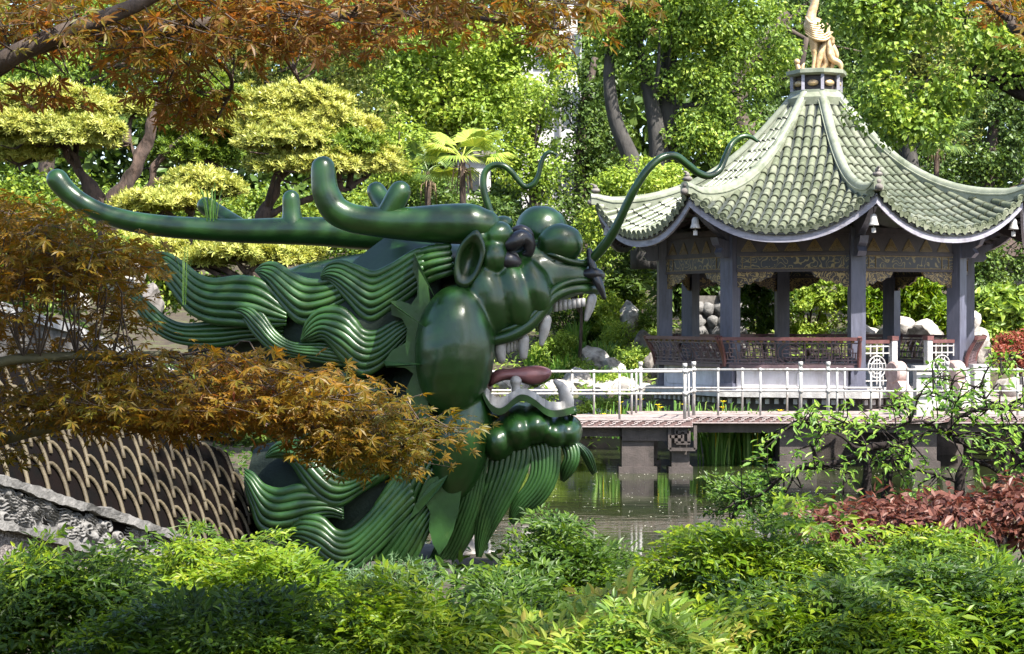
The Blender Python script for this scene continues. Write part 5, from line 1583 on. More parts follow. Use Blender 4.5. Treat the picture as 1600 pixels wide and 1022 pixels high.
tree('leafy_tree', 'dark green tree between the pale tree and the camphor tree', 'tree', onground(910, 46), [(pth([(905, 430), (908, 300), (912, 180), (930, 90)], 46), [.25, .2, .15, .08])],
     px_blobs([(905, 200, 55, 66), (915, 290, 62, 50), (900, 130, 50, 46), (880, 340, 70, 40), (950, 240, 46, 60)], 46), M['lf_dark'], M['bark'], cr=.45, per=79, size=0.114, dens=1.1)
tree('camphor_tree', 'broad bright green camphor tree with leaning forked trunks left of the pavilion roof', 'tree', onground(1020, 40),
     [(pth([(1006, 420), (1000, 290), (985, 245), (962, 190), (952, 130), (953, 60)], 40), [.30, .26, .2, .165, .14, .09]),
      (pth([(1018, 420), (1030, 270), (1022, 180), (1005, 110), (990, 60), (975, 10)], 40), [.28, .24, .18, .15, .11, .07]),
      (pth([(1030, 420), (1040, 260), (1042, 150), (1048, 80), (1075, -10)], 40.3), [.3, .27, .22, .17, .1])],
     px_blobs([(1030, 40, 88, 44), (1110, 60, 76, 62), (1175, 62, 62, 58), (1100, 150, 62, 55), (1135, 205, 56, 45), (1085, 215, 46, 35), (985, 90, 32, 46), (1190, 110, 38, 32), (960, 40, 46, 42), (1080, 0, 120, 50)], 40), M['lf_mid'], M['bark_grey'], cr=.38, per=102, size=0.103, dens=1.15, droop=.5, limbs=16)
tree('leafy_tree', 'dark bare-limbed tree behind the golden phoenix', 'tree', onground(1210, 45), [(pth([(1180, 420), (1170, 240), (1150, 160), (1165, 100), (1230, 20)], 45), [.3, .26, .2, .16, .1]), (pth([(1160, 200), (1200, 225), (1235, 180), (1260, 60)], 44), [.14, .12, .1, .06])],
     px_blobs([(1250, 50, 50, 60), (1290, 120, 56, 50), (1210, 190, 50, 40), (1320, 40, 46, 60), (1250, -10, 70, 36)], 46), M['lf_dark'], M['bark'], cr=.42, per=58, size=0.107, dens=.8, limbs=14)
tree('leafy_tree', 'pale blossoming yellow-green tree high behind the right of the pavilion roof', 'tree', onground(1440, 47), [(pth([(1420, 420), (1425, 300), (1418, 200), (1430, 100), (1440, 30)], 47), [.28, .24, .2, .15, .08])],
     px_blobs([(1430, 60, 80, 60), (1500, 100, 72, 70), (1480, 180, 66, 48), (1400, 130, 50, 50), (1560, 60, 60, 66), (1400, 0, 90, 40)], 47), M['lf_olive'], M['bark_grey'], cr=.42, per=73, size=0.107, dens=1.0)
tree('leafy_tree', 'dark glossy tree right of the pavilion roof near the frame edge', 'tree', onground(1545, 43), [(pth([(1545, 440), (1540, 330), (1550, 220), (1560, 120)], 43), [.22, .18, .14, .08])],
     px_blobs([(1540, 230, 56, 52), (1500, 285, 46, 34), (1585, 190, 46, 60), (1570, 280, 46, 36), (1540, 160, 40, 40), (1450, 260, 40, 40)], 43), M['lf_dark'], M['bark'], cr=.4, per=76, size=0.114, dens=1.1)
tree('leafy_tree', 'mid green tree standing behind the topiary pines at the upper left', 'tree', onground(350, 38), [(pth([(340, 420), (335, 300), (350, 180), (370, 80)], 38), [.2, .18, .14, .07])],
     px_blobs([(330, 110, 90, 50), (430, 90, 80, 52), (520, 110, 70, 60), (560, 70, 60, 50), (230, 90, 80, 50), (400, 150, 60, 40), (560, 170, 50, 46)], 38), M['lf_olive'], M['bark'], cr=.38, per=73, size=0.091, dens=1.05)
tree('leafy_tree', 'shadowy green tree filling the upper left behind the maple', 'tree', onground(90, 37), [(pth([(60, 420), (70, 280), (90, 150), (110, 60)], 37), [.2, .17, .13, .06])],
     px_blobs([(90, 90, 110, 60), (20, 60, 70, 60), (160, 40, 80, 40), (60, 150, 80, 40), (250, 30, 90, 40), (330, 20, 80, 40), (480, 20, 90, 50), (600, 30, 70, 50)], 37), M['lf_mid'], M['bark'], cr=.38, per=71, size=0.091, dens=1.0)

# --- topiary podocarpus pines with cloud pads on the left mound
def pine(label, base_px, trunks, pads, Y, m, cr=.2):
    b = onground(base_px, Y, .2)
    t = thing('topiary_pine', label, 'tree', b, group='cloud-pruned pines on the left mound')
    mb = MB(); paths = []
    for P, rr in trunks:
        Q = spline(np.column_stack([np.array(pth(P, Y)), np.array(rr)]), 24)
        Q[:, :3] += wob(Q[:, :3] * 3, 1.0)[:, None] * 0.015
        q_ = len(mb.V); tube(mb, Q[:, :3], Q[:, 3] * .78, ns=12, n=44); v_ = mb.V[q_]; mb.V[q_] = v_ + np.column_stack([wob(v_, 6.0), wob(v_, 6.0, 1), 0 * v_[:, 0]]) * .035; paths.append(Q[:, :3])
    for i, (px, py, rx, ry, dY) in enumerate(pads):
        c = at(px, py + ry * .5, Y + dY); pt = min(paths, key=lambda p: np.min(np.linalg.norm(p - c, axis=1)))
        twigs_to(mb, pt, [c], .05, .025, ns=6, lead=.2)
        k = Y / F
        for j in range(5):
            twigs_to(mb, np.array([c, c + [0, 0, .01]]), [c + rng.normal(size=3) * [rx * k * .5, rx * k * .4, ry * k * .3]], .02, .008, ns=4)
    obj('trunk', mb, M['bark_pine'], t)
    for i, (px, py, rx, ry, dY) in enumerate(pads):
        k = (Y + dY) / F
        c = at(px, py, Y + dY); rad = np.array([rx * k, rx * k * .8, ry * k])
        rad = rad * [1.02, 1.02, 1.22]
        n_ = int(max(120, 330 * rad[0] * rad[1] / (cr * cr) * 1.15))
        d = unit(rng.normal(size=(n_, 3))); d[:, 2] = np.where(d[:, 2] < -.2, -d[:, 2] * .6, d[:, 2]); d = unit(d)
        bump = 1 + .26 * wob(d * 4.5 + px, 1.5)
        rr = rng.uniform(.74, 1.0, n_)
        P = c + d * (rr * bump)[:, None] * rad
        nn = unit(d * .9 + [0, 0, .8] + rng.normal(size=d.shape) * .35)
        mb2 = MB(); scatter(mb2, TT, P, basis(nn), .075 * rng.uniform(.7, 1.3, n_))
        obj('foliage_pad', mb2, m[i % len(m)] if isinstance(m, list) else m, t, smooth=False)
    return t
PY, PD = M['lf_pine'], M['lf_pine_d']
pine('gnarled topiary pine with reddish trunk and pale pads behind the far horn at left', 170,
     [([(168, 470), (175, 330), (200, 285), (228, 235), (240, 190), (243, 160)], [.17, .16, .13, .11, .085, .05]), ([(165, 470), (158, 335), (135, 280), (108, 240), (70, 210)], [.14, .12, .09, .065, .03]), ([(185, 330), (215, 250), (205, 225), (185, 205)], [.08, .06, .05, .03])],
     [(70, 165, 72, 26, 0), (120, 178, 58, 28, .2), (40, 205, 64, 30, -.3), (110, 222, 76, 28, -.2), (160, 210, 34, 20, -.4), (30, 245, 50, 26, 0), (205, 175, 34, 18, .3)], 24, PY)
pine('darker topiary pine with spreading green pads right of the reddish trunk', 240,
     [([(225, 470), (222, 330), (235, 280), (262, 235), (300, 215)], [.12, .1, .08, .06, .03])],
     [(300, 160, 72, 30, .3), (270, 195, 46, 24, .3), (330, 205, 62, 34, .4), (290, 245, 66, 40, .4), (355, 250, 40, 34, .5), (365, 170, 44, 26, .8), (390, 210, 40, 30, .9)], 25.5, [PD, PD, PY])
pine('wide topiary pine with layered yellow-green pads behind the near horn tip', 430,
     [([(395, 480), (410, 345), (428, 300), (452, 262), (470, 220)], [.12, .1, .085, .06, .03]), ([(412, 340), (450, 322), (500, 305), (560, 290)], [.07, .06, .05, .03])],
     [(470, 163, 72, 24, .2), (430, 190, 52, 24, 0), (500, 195, 62, 26, .1), (450, 225, 72, 28, -.2), (535, 235, 62, 26, 0), (430, 262, 44, 20, -.3), (500, 262, 60, 22, -.2), (575, 262, 56, 28, .2), (555, 205, 40, 20, .4)], 24.5, [PY, PY, PY, PY, PD])
pine('low rounded topiary pine with pale pads just above the far horn', 290,
     [([(300, 470), (298, 380), (302, 330), (310, 305)], [.07, .06, .05, .03])],
     [(310, 292, 50, 22, 0), (340, 300, 40, 18, .2), (258, 320, 66, 17, -.2), (225, 326, 42, 15, -.2), (285, 312, 36, 16, -.2)], 22.5, PY)
pine('pale cloud-pruned pine seen below the far horn behind the mane', 400,
     [([(380, 500), (385, 440), (395, 410)], [.06, .05, .03])],
     [(370, 398, 60, 20, 0), (430, 408, 50, 20, .2), (320, 410, 44, 18, .2), (460, 400, 40, 18, .4), (250, 395, 40, 22, .3), (210, 390, 44, 20, .5)], 21.5, PY)

# --- fan palms
def palm(label, px, Y, top, n_f, fr, m='lf_palm', lean=0):
    b = onground(px, Y, .1); c = at(px + lean, top, Y)
    t = thing('fan_palm', label, 'palm', b)
    mb = MB(); tube(mb, [b, (b + c) / 2 + [.04, 0, 0], c], [.08, .065, .06], ns=9, n=30); obj('trunk', mb, M['bark_pine'], t)
    mb = MB()
    for i in range(16):
        a = rng.uniform(0, 6.28); z = rng.uniform(.05, .5)
        p = b * (z * 0.35) + c * (1 - z * .35) ; p = c - [0, 0, z * .6]
        tube(mb, [p, p + [math.cos(a) * .16, math.sin(a) * .16, -.1], p + [math.cos(a) * .2, math.sin(a) * .2, -.4]], [.012, .012, .006], ns=4)
    obj('dead_fronds', mb, M['frond_dead'], t, kind='stuff')
    for i in range(n_f):
        a = i * 2.399 + .4; el = rng.uniform(-.35, 1.1)
        d = np.array([math.cos(a) * math.cos(el), math.sin(a) * math.cos(el), math.sin(el)])
        Ls = fr * rng.uniform(.7, 1.0)
        hub = c + d * Ls + np.array([0, 0, -.08 * Ls])
        mb = MB(); tube(mb, [c, (c + hub) / 2 + [0, 0, .06], hub], [.016, .012, .009], ns=5, n=6)
        side = unit(np.cross(d, [0, 0, 1.0])); nrm = unit(np.cross(side, d))
        V, Fq = [], []
        for th in np.linspace(-2.0, 2.0, 34):
            dd = d * math.cos(th) + side * math.sin(th)
            ll = Ls * rng.uniform(.78, .9) * (1 - .12 * abs(th) / 2)
            w = 0.028 * ll / .6
            pv = unit(np.cross(dd, nrm))
            k = len(V)
            mid = hub + dd * ll * .55 + nrm * .03; tip = hub + dd * ll + np.array([0, 0, -.16 * ll]) - nrm * .02
            V += [hub, mid + pv * w + nrm * .015, tip, mid - pv * w + nrm * .015]; Fq.append([k, k + 1, k + 2, k + 3])
        mb.add(V, [Fq]); obj('frond', mb, M[m], t, smooth=False)
    return t
palm('sunlit fan palm with yellow-green fronds behind the dragon horn', 722, 34, 248, 15, .7)
palm('dark fan palm left of the sunlit palm', 668, 37, 268, 9, .5, 'lf_dark')
palm('dark fan palm half hidden behind the right side of the pavilion roof', 1462, 41, 218, 11, .7, 'lf_dark')

# --- shrubs
def shrub(label, px, py, rx, ry, Y, m, name='shrub', cr=.17, per=50, size=.070, T=None, dY=None, dens=1.15, group=None, up=.5, extra=(), stem=True, flat=.75):
    x = (px - 800) / F * Y
    zb = min(gz(x, Y), at(px, py + ry, Y)[2])
    t = thing(name, label, 'shrub', (x, Y, zb), group=group)
    bl_ = px_blobs([(px, py, rx, ry)] + list(extra), Y)
    C = crown_centers(bl_, cr, dens, .72)
    P, Nn, D = clump_leaves(C, cr * rng.uniform(.7, 1.25, len(C)), per, up=up, flat=flat)
    mb = MB(); scatter(mb, T or TK, P, basis(Nn), size * rng.uniform(.7, 1.3, len(P)))
    obj('foliage', mb, M[m], t, smooth=False)
    if stem:
        mb = MB()
        c0 = np.array([x, Y, zb - .1]); c1 = np.array(bl_[0][:3])
        tube(mb, [c0, (c0 + c1) / 2 + [.05, 0, 0], c1], [.05, .04, .02], ns=6, n=8)
        for s in C[rng.choice(len(C), min(9, len(C)), replace=False)]:
            tube(mb, [(c0 + c1) / 2, (c1 + s) / 2, s], [.025, .016, .008], ns=4, n=6)
        obj('stem', mb, M['bark'], t)
    return t
shrub('round yellow-green shrub behind the left eave of the pavilion', 1000, 292, 72, 38, 38.5, 'lf_pale', stem=False, cr=.24, per=56, size=.09, extra=[(950, 330, 40, 40), (1030, 300, 40, 34), (935, 380, 36, 30)])
shrub('flat-topped dark green shrub above the rockery left of the pavilion', 965, 415, 58, 26, 47, 'lf_mid', extra=[(1010, 425, 36, 22)])
shrub('clipped dark bonsai shrub with flat pads in the rockery', 885, 500, 42, 26, 44.89, 'lf_nandina_d', extra=[(880, 538, 40, 12), (920, 528, 36, 12)])
shrub('weeping light green shrub spilling over the rockery', 948, 495, 42, 30, 45.12, 'lf_pale', T=TL, size=.12, up=.1)
shrub('sunny green shrub beside the jaw under the upper teeth', 862, 560, 30, 26, 42.16, 'lf_pale', T=TL, size=.10, extra=[(875, 535, 26, 12)])
shrub('small flat green bush on the rocks left of the bench', 990, 565, 34, 22, 41.94, 'lf_mid', extra=[(970, 590, 26, 16)])
shrub('pale small-leaved bush sprawling on the white rock', 968, 530, 30, 34, 43.53, 'lf_pale', size=.055)
shrub('leafy hydrangea bush left of the pavilion column', 1015, 505, 26, 26, 44.66, 'lf_mid', T=TL, size=.11)
shrub('pointed dark strap-leaved shrub left of the pavilion', 965, 455, 40, 26, 46.5, 'lf_dark', T=TL, size=.26, per=16, up=1.2)
shrub('strap-leaved plants seen between the left pavilion columns', 1080, 450, 60, 36, 42, 'lf_dark', T=TL, size=.3, per=16, up=1.2)
shrub('dark spilling shrub behind the middle of the pavilion', 1192, 470, 40, 56, 38.8, 'lf_nandina_d', T=TL, size=.12, up=.2, extra=[(1180, 440, 44, 26)])
shrub('bright lime green shrub behind the pavilion right of the back column', 1262, 490, 50, 44, 39.4, 'lf_pale', size=.08, extra=[(1240, 450, 30, 30), (1300, 450, 40, 30)])
shrub('bright broad-leaved shrub seen through the pavilion entrance bay', 1425, 465, 48, 50, 39, 'lf_nandina', T=TL, size=.16, extra=[(1360, 470, 40, 50), (1455, 500, 34, 28)])
shrub('dark broad-leaved shrub right of the pavilion at the frame edge', 1560, 482, 50, 36, 38, 'lf_mid', T=TLW, size=.2, per=36, extra=[(1540, 520, 40, 24), (1600, 500, 30, 40)])
shrub('rust red rounded shrub at the right edge beyond the terrace', 1590, 546, 42, 30, 36, 'lf_rust', size=.06, dens=1.4)
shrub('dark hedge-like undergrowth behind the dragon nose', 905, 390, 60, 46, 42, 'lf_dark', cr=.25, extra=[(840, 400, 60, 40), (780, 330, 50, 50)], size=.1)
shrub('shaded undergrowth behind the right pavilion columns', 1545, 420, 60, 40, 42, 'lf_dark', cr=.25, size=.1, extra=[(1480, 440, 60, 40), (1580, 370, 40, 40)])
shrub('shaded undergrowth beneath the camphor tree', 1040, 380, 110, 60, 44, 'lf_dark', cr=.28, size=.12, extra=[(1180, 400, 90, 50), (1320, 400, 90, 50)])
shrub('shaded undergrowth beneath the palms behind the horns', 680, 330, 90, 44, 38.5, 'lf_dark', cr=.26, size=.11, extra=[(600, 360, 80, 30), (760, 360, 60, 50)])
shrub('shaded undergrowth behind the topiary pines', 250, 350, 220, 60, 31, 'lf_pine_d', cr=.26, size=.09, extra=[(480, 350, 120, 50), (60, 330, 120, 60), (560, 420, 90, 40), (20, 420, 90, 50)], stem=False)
shrub('tan dry shrub behind the rockery left column', 1000, 440, 22, 26, 47, 'lf_olive', size=.08)

shrub('dark shrub in the gap between the scale wall and the dragon neck', 400, 640, 70, 60, 17.5, 'lf_dark', cr=.2, size=.08, extra=[(330, 600, 90, 40), (470, 620, 60, 50), (440, 560, 90, 36)], stem=False)
shrub('low sunny shrub on the far bank left of the bridge bend', 930, 640, 60, 16, 35.23, 'lf_pale', extra=[(870, 640, 50, 18)], stem=False)
shrub('low green bush on the mound between the far horn and the long mane lock', 320, 462, 90, 34, 22, 'lf_pine_d', cr=.16, size=.07, extra=[(420, 470, 60, 30), (240, 440, 50, 30)], stem=False)
shrub('low shaded bush on the mound at the far left behind the maple', 60, 440, 110, 40, 21.5, 'lf_pine_d', cr=.18, size=.07, extra=[(150, 410, 50, 30)], stem=False)
# dry grass and green weeds on the left mound
ORD = ['leftmost', 'second from the left', 'third from the left', 'fourth from the left', 'fifth from the left', 'sixth from the left', 'seventh from the left', 'eighth from the left', 'ninth from the left', 'tenth from the left']
def ordinal(spots, what):
    o_ = sorted(range(len(spots)), key=lambda i: spots[i][0] / spots[i][1])
    L = [None] * len(spots)
    for k, i in enumerate(o_): L[i] = ('rightmost' if k == len(o_) - 1 else ORD[k]) + ' of the ' + what
    return L
def blades(name, label, cat, spots, m, hgt=.5, w=.012, n_=60, spread=.25, kind=None, lean=.5, group=None, flowers=0):
    """spots: world points at the ground; every spot is one clump (a thing)"""
    for i, p in enumerate(spots):
        t = thing(name, label[i] if isinstance(label, list) else label, cat, p, group=group)
        mb = MB()
        for j in range(n_):
            a = rng.uniform(0, 6.28); r_ = spread * rng.random() ** .6
            b = np.asarray(p) + [math.cos(a) * r_, math.sin(a) * r_, -.03]
            d = np.array([math.cos(a), math.sin(a), 0]) * rng.uniform(.1, 1) * lean + rng.normal(size=3) * [.1, .1, 0]
            h = hgt * rng.uniform(.55, 1.1)
            sd = unit(np.cross([0, 0, 1.0], d + [1e-3, 0, 0])) * w
            q = [b, b + d * h * .25 + [0, 0, h * .55], b + d * h * .7 + [0, 0, h * .92], b + d * h * 1.2 + [0, 0, h * .95]]
            V = [q[0] - sd, q[0] + sd, q[1] - sd, q[1] + sd, q[2] - sd * .7, q[2] + sd * .7, q[3]]
            mb.add(V, [[[0, 1, 3, 2], [2, 3, 5, 4]], [[4, 5, 6]]])
        obj('blades', mb, M[m], t, smooth=False, kind='stuff')
        for j in range(flowers):
            a = rng.uniform(0, 6.28); r_ = spread * rng.random()
            c = np.asarray(p) + [math.cos(a) * r_, math.sin(a) * r_ - .15, hgt * rng.uniform(.55, 1.0)]
            mb = MB()
            pos = np.repeat(c[None], 6, 0); aa = np.arange(6) * 1.047 + rng.random()
            X = np.column_stack([np.cos(aa), np.sin(aa), np.where(np.arange(6) % 2, .7, -.5)])
            scatter(mb, TKW, pos, basis(np.column_stack([-np.cos(aa) * .5, -np.sin(aa) * .5, np.ones(6)]), X), .075)
            tube(mb, [c, c - [0, 0, hgt * .5]], .006, ns=4)
            obj('flower', mb, M['petal'], t, smooth=False)
iris = [(1118, 29.9), (1150, 30.3), (1175, 30.0), (1135, 30.6), (1200, 30.4)]
_s = [np.array([(px - 800) / F * Y, Y, -.05]) for px, Y in iris]
blades('iris_clump', ordinal(_s, 'tall green iris clumps standing under the bridge'), 'plant', _s, 'lf_iris', hgt=.95, w=.016, n_=70, spread=.3, lean=.35, group='iris clumps under the bridge', flowers=2)
iris2 = [(940, 31.6), (970, 31.4), (1010, 31.5), (1040, 31.3), (1066, 31.2), (1098, 31.0), (1085, 30.8), (1135, 30.9), (1165, 30.9), (1025, 31.0)]
_s = [np.array([(px - 800) / F * Y, Y, .35]) for px, Y in iris2]
blades('iris_clump', ordinal(_s, 'low yellow-flowered irises behind the bridge railing'), 'plant', _s, 'lf_iris', hgt=.65, w=.012, n_=26, spread=.2, lean=.4, group='yellow-flowered irises behind the bridge', flowers=1)
wg = [(40, 17), (90, 18), (140, 17.5), (180, 18.5), (70, 20), (120, 20.5), (210, 19.5), (20, 19.5)]
_s = [onground(px, Y, 0) for px, Y in wg]
blades('grass_clump', ordinal(_s, 'light green grass clumps on the left mound'), 'grass clump', _s, 'lf_iris', hgt=.5, w=.008, n_=160, spread=.5, lean=.7, group='grass clumps on the left mound')
blades('weed', 'tuft of long weed grass sprouting on the far horn', 'weed', [dp(330, 341, -.72)], 'lf_iris', hgt=.35, w=.005, n_=14, spread=.05, lean=.7)
blades('weed', 'single bending weed growing out of the upper mane', 'weed', [dp(288, 470, .05)], 'lf_iris', hgt=.5, w=.004, n_=5, spread=.02, lean=.6)

# --- rocks of the bank and rockery
RK = [(905, 596, 46, 26, 40.73, 'rock', 'large white limestone rock beside the tongue on the far bank'), (948, 606, 24, 14, 40.27, 'rock', 'low pale rock in front of the large white one'), (975, 602, 34, 22, 40.45, 'rock', 'rounded pale rock behind the left bridge railing'),
      (1005, 612, 20, 14, 40, 'rock', 'small pale rock at the foot of the bench'), (930, 560, 34, 22, 42.36, 'rock', 'pale boulder under the clipped bonsai shrub'), (985, 505, 26, 34, 44.86, 'rock', 'bright upright boulder topping the rockery'), (1000, 545, 26, 30, 43.05, 'rock_dark', 'brownish boulder left of the bench end'),
      (960, 575, 26, 18, 41.68, 'rock', 'sunlit pale boulder in the middle of the rockery'), (870, 610, 36, 20, 40.09, 'rock', 'pale rock seen between tongue and lower fang'), (845, 620, 30, 18, 36.27, 'rock', 'pale rock seen above the lower lip'),
      (1018, 575, 20, 24, 41.68, 'rock_dark', 'dark rock behind the left bench'), (925, 618, 26, 10, 36.35, 'rock', 'flat pale stone at the water edge'), (890, 630, 40, 12, 34.6, 'rock_dark', 'long brown stone behind the bridge deck'), (1000, 632, 34, 10, 34.6, 'rock_dark', 'brown stone beside the pavilion plinth'),
      (800, 600, 40, 24, 40.55, 'rock', 'pale rock seen through the open jaws'), (760, 640, 40, 30, 34.6, 'rock', 'pale rock on the bank behind the lower jaw'), (910, 440, 26, 20, 47.82, 'rock_dark', 'grey rock on the slope behind the dragon nose'),
      (1240, 432, 40, 18, 41, 'rock_dark', 'grey craggy rock high behind the pavilion centre'), (1290, 425, 34, 14, 41.2, 'rock_dark', 'grey craggy rock behind the right pavilion column'), (1350, 520, 30, 14, 38.2, 'rock', 'pale rock behind the front right pavilion column'),
      (1400, 510, 34, 20, 37.8, 'rock', 'white rock seen through the pavilion entrance'), (1445, 515, 30, 16, 37.5, 'rock', 'white rock left of the right pavilion column'), (1516, 500, 22, 26, 37.2, 'rock', 'white upright rock right of the right pavilion column'), (1530, 540, 24, 30, 36.4, 'rock', 'pale rock beside the rust red shrub'), (1580, 600, 26, 16, 33.5, 'rock', 'pale stone block at the right frame edge'),
      (1560, 470, 30, 14, 40.5, 'rock_dark', 'grey rock above the dark broad-leaved shrub'), (192, 432, 36, 26, 20.5, 'rock', 'pinkish white rock on the left mound behind the mane'), (240, 470, 26, 26, 20.2, 'rock_dark', 'dark rock beside the pinkish white one on the left mound'), (120, 470, 24, 14, 20.6, 'rock', 'pale stone in the grass of the left mound')]
for i, (px, py, rx, ry, Y, m, lab) in enumerate(RK):
    k = Y / F; c = at(px, py, Y)
    mb = rock_mb(c - [0, 0, ry * k * .2], (rx * k * 1.12, rx * k * .9, ry * k * 1.25), 40 + i)
    o = sharpen(obj('rock', mb, M[m], None), 30); tag(o, lab, 'rock', 'rocks of the garden banks')
for i in range(46):                                              # smaller stones along the far water edge
    x = -1.2 + i * .155 + rng.normal() * .05; Y = 32.2 + rng.normal() * .35
    s = rng.uniform(.10, .26)
    mb = rock_mb(np.array([x, Y, gz(x, Y) + s * .3 + .1]), (s * 1.2, s, s * .8), 200 + i, 2)
    o = sharpen(obj('rock', mb, M['rock' if i % 3 else 'rock_dark'], None), 30); tag(o, 'small edging stone at the far water edge behind the bridge', 'rock', 'edging stones at the far water edge')
# small stones near the dragon foot on the near water edge
for i, (px, Y) in enumerate([(735, 15.6), (760, 16.2), (800, 16.4), (700, 15.4), (840, 16.8)]):
    x = (px - 800) / F * Y; s = .16 + .03 * (i % 3)
    mb = rock_mb(np.array([x, Y, gz(x, Y) + .05]), (s * 1.3, s, s), 300 + i, 2)
    o = sharpen(obj('rock', mb, M['rock'], None), 30); tag(o, ['second', 'third', 'fourth', 'leftmost', 'rightmost'][i] + (' from the left' if i < 3 else '') + ' of the pale stones at the near water edge', 'rock', 'stones at the near water edge')

# rockery planting
_q = [(850, 588), (880, 570), (905, 545), (930, 588), (945, 548), (985, 590), (960, 512), (1010, 552), (835, 560), (900, 515), (1020, 600), (870, 525)]
_s = []
for px, py in _q:
    Y = 39.8 + (612 - py) / 110 * 5; _s.append(np.array([(px - 800) / F * Y, Y, at(px, py + 12, Y)[2] - .1]))
blades('sedge_clump', ordinal(_s[:10], 'arching sedge clumps between the rockery stones'), 'plant', _s[:10], 'lf_iris', hgt=.55, w=.014, n_=120, spread=.25, lean=.9, group='sedge clumps in the rockery')
for px, py, rx, ry, m, lab in [(835, 590, 34, 16, 'lf_pale', 'yellow-green cushion shrub seen through the jaws'), (905, 575, 24, 14, 'lf_mid', 'small green cushion shrub beside the sunlit pale boulder'), (955, 595, 26, 11, 'lf_pale', 'low yellow cushion shrub at the foot of the rockery'), (1012, 530, 22, 16, 'lf_mid', 'small green cushion shrub left of the bench corner'), (900, 475, 36, 16, 'lf_pale', 'yellow-green shrub under the upper fangs'), (930, 450, 30, 18, 'lf_mid', 'green shrub just below the dragon nose knot'), (985, 470, 30, 16, 'lf_pale', 'light green shrub above the upright boulder')]:
    shrub(lab, px, py, rx, ry, round(39.8 + (612 - py) / 110 * 5, 2), m, size=.055, cr=.13, stem=False)
n = 11000
x = rng.uniform(-6, 12, n); y = rng.uniform(32.5, 48, n); P = np.column_stack([x, y, ground_z(x, y) + .03 + .08 * rng.random(n)])[~((x > 2.2) & (y < 38))]
mb = MB(); scatter(mb, TL, P, basis(unit(rng.normal(size=P.shape) * .5 + [0, -.3, 1])), .16 * rng.uniform(.5, 1.3, len(P)))
o = obj('ground_cover', mb, M['lf_mid'], None, smooth=False); o['kind'] = 'stuff'; o['label'] = 'green ground cover on the slope behind the pond'

for i, (px, Y, rx, lab) in enumerate([(812, 33.6, 40, 'large sunny rock low on the far bank behind the lower jaw'), (858, 33.9, 32, 'white rock low on the far bank left of the bridge piers'), (902, 34.2, 36, 'broad white rock at the foot of the rockery bank'), (945, 34.6, 26, 'small white rock at the foot of the rockery bank')]):
    k = Y / F; c = np.array([(px - 800) / F * Y, Y, .35])
    o = sharpen(obj('rock', rock_mb(c, (rx * k * 1.2, rx * k, .36), 700 + i), M['rock'], None), 30); tag(o, lab, 'rock', 'rocks of the garden banks')
for i, (px, Y) in enumerate([(835, 33.4), (880, 33.5), (925, 33.8), (790, 33.2)]):
    k = Y / F; pyc = HY + (CAMZ - .55) / k
    shrub(['bright shrub between the first two rocks low on the far bank', 'bright shrub between white rocks left of the bridge piers', 'bright shrub right of the broad white rock', 'bright shrub at the far left of the low far bank'][i], px, pyc, 26, 26, Y, 'lf_pale', size=.06, cr=.14, stem=False)

# --- mortared rubble wall behind the pavilion
rw = thing('rubble_wall', 'low wall of pale mortared rubble stones seen between the left pavilion columns', 'wall', at(1125, 560, 40))
mb = MB(); c0, c1 = at(1084, 560, 40.2), at(1165, 462, 40.2); box(mb, c0, c1 + [0, .6, 0]); obj('mortar_core', mb, M['mortar'], rw, smooth=False)
i = 0
for row, (y0, hh) in enumerate(((452, 20), (472, 20), (492, 20), (511, 19), (530, 19), (548, 18))):
    x = 1084 + (0 if row else 36)
    while x < 1162:
        w_ = rng.uniform(14, 26); k = 40.1 / F
        c = at(x + w_ / 2, y0 + hh / 2, 40.15)
        mb = rock_mb(c, (w_ * k * .66, .16, hh * k * .68), 500 + i, 2); obj('stone', mb, M['relief'], rw, smooth=True); x += w_; i += 1

# --- pale coping of the far garden wall on the left mound
t = thing('garden_wall', 'low white rendered wall with grey coping descending behind the maple at left', 'wall', at(100, 560, 16))
P = [at(-80, 460, 14.2), at(30, 497, 15.2), at(110, 522, 16.2), at(240, 580, 17.4), at(300, 610, 18)]
Q = spline(P, 20)
mb = MB(); loft(mb, [np.array([q + [-.1, -.08, 0.04], q + [.12, .1, .04], q + [.12, .1, -.04], q + [-.1, -.08, -.04]]) for q in Q]); obj('coping', mb, M['white_stone'], t, smooth=False)
mb = MB(); loft(mb, [np.array([q + [-.06, -.05, -.04], q + [.08, .07, -.04], q + [.08, .07, -2], q + [-.06, -.05, -2]]) for q in Q]); obj('wall_face', mb, M['mortar'], t, smooth=False)

# --- petals floating on the pond
n = 900
x = rng.uniform(-1, 7, n); y = rng.uniform(17.8, 29, n)
mb = MB(); scatter(mb, TKW, np.column_stack([x, y, np.full(n, .006)]), basis(np.tile([0, 0, 1.0], (n, 1))), rng.uniform(.012, .03, n))
o = obj('floating_petals', mb, M['petal_fallen'], None, smooth=False); o['kind'] = 'stuff'; o['label'] = 'tiny pale petals floating on the pond'

# --- low ground cover on the near bank and the mound
n = 22000
x = rng.uniform(-12, 8, n); y = rng.uniform(7, 30, n); z = ground_z(x, y)
k = (z > .05) & ~((np.abs(x - np.interp(y, [10.1, 14.05], [-3.95, -1.93])) < .55) & (y < 14.2))
P = np.column_stack([x, y, z + .02 + .07 * rng.random(n)])[k]
mb = MB(); scatter(mb, TL, P, basis(unit(rng.normal(size=P.shape) * .5 + [0, -.2, 1])), .11 * rng.uniform(.5, 1.3, len(P)))
o = obj('ground_cover', mb, M['lf_nandina_d'], None, smooth=False); o['kind'] = 'stuff'; o['label'] = 'low dark green ground cover on the near bank'
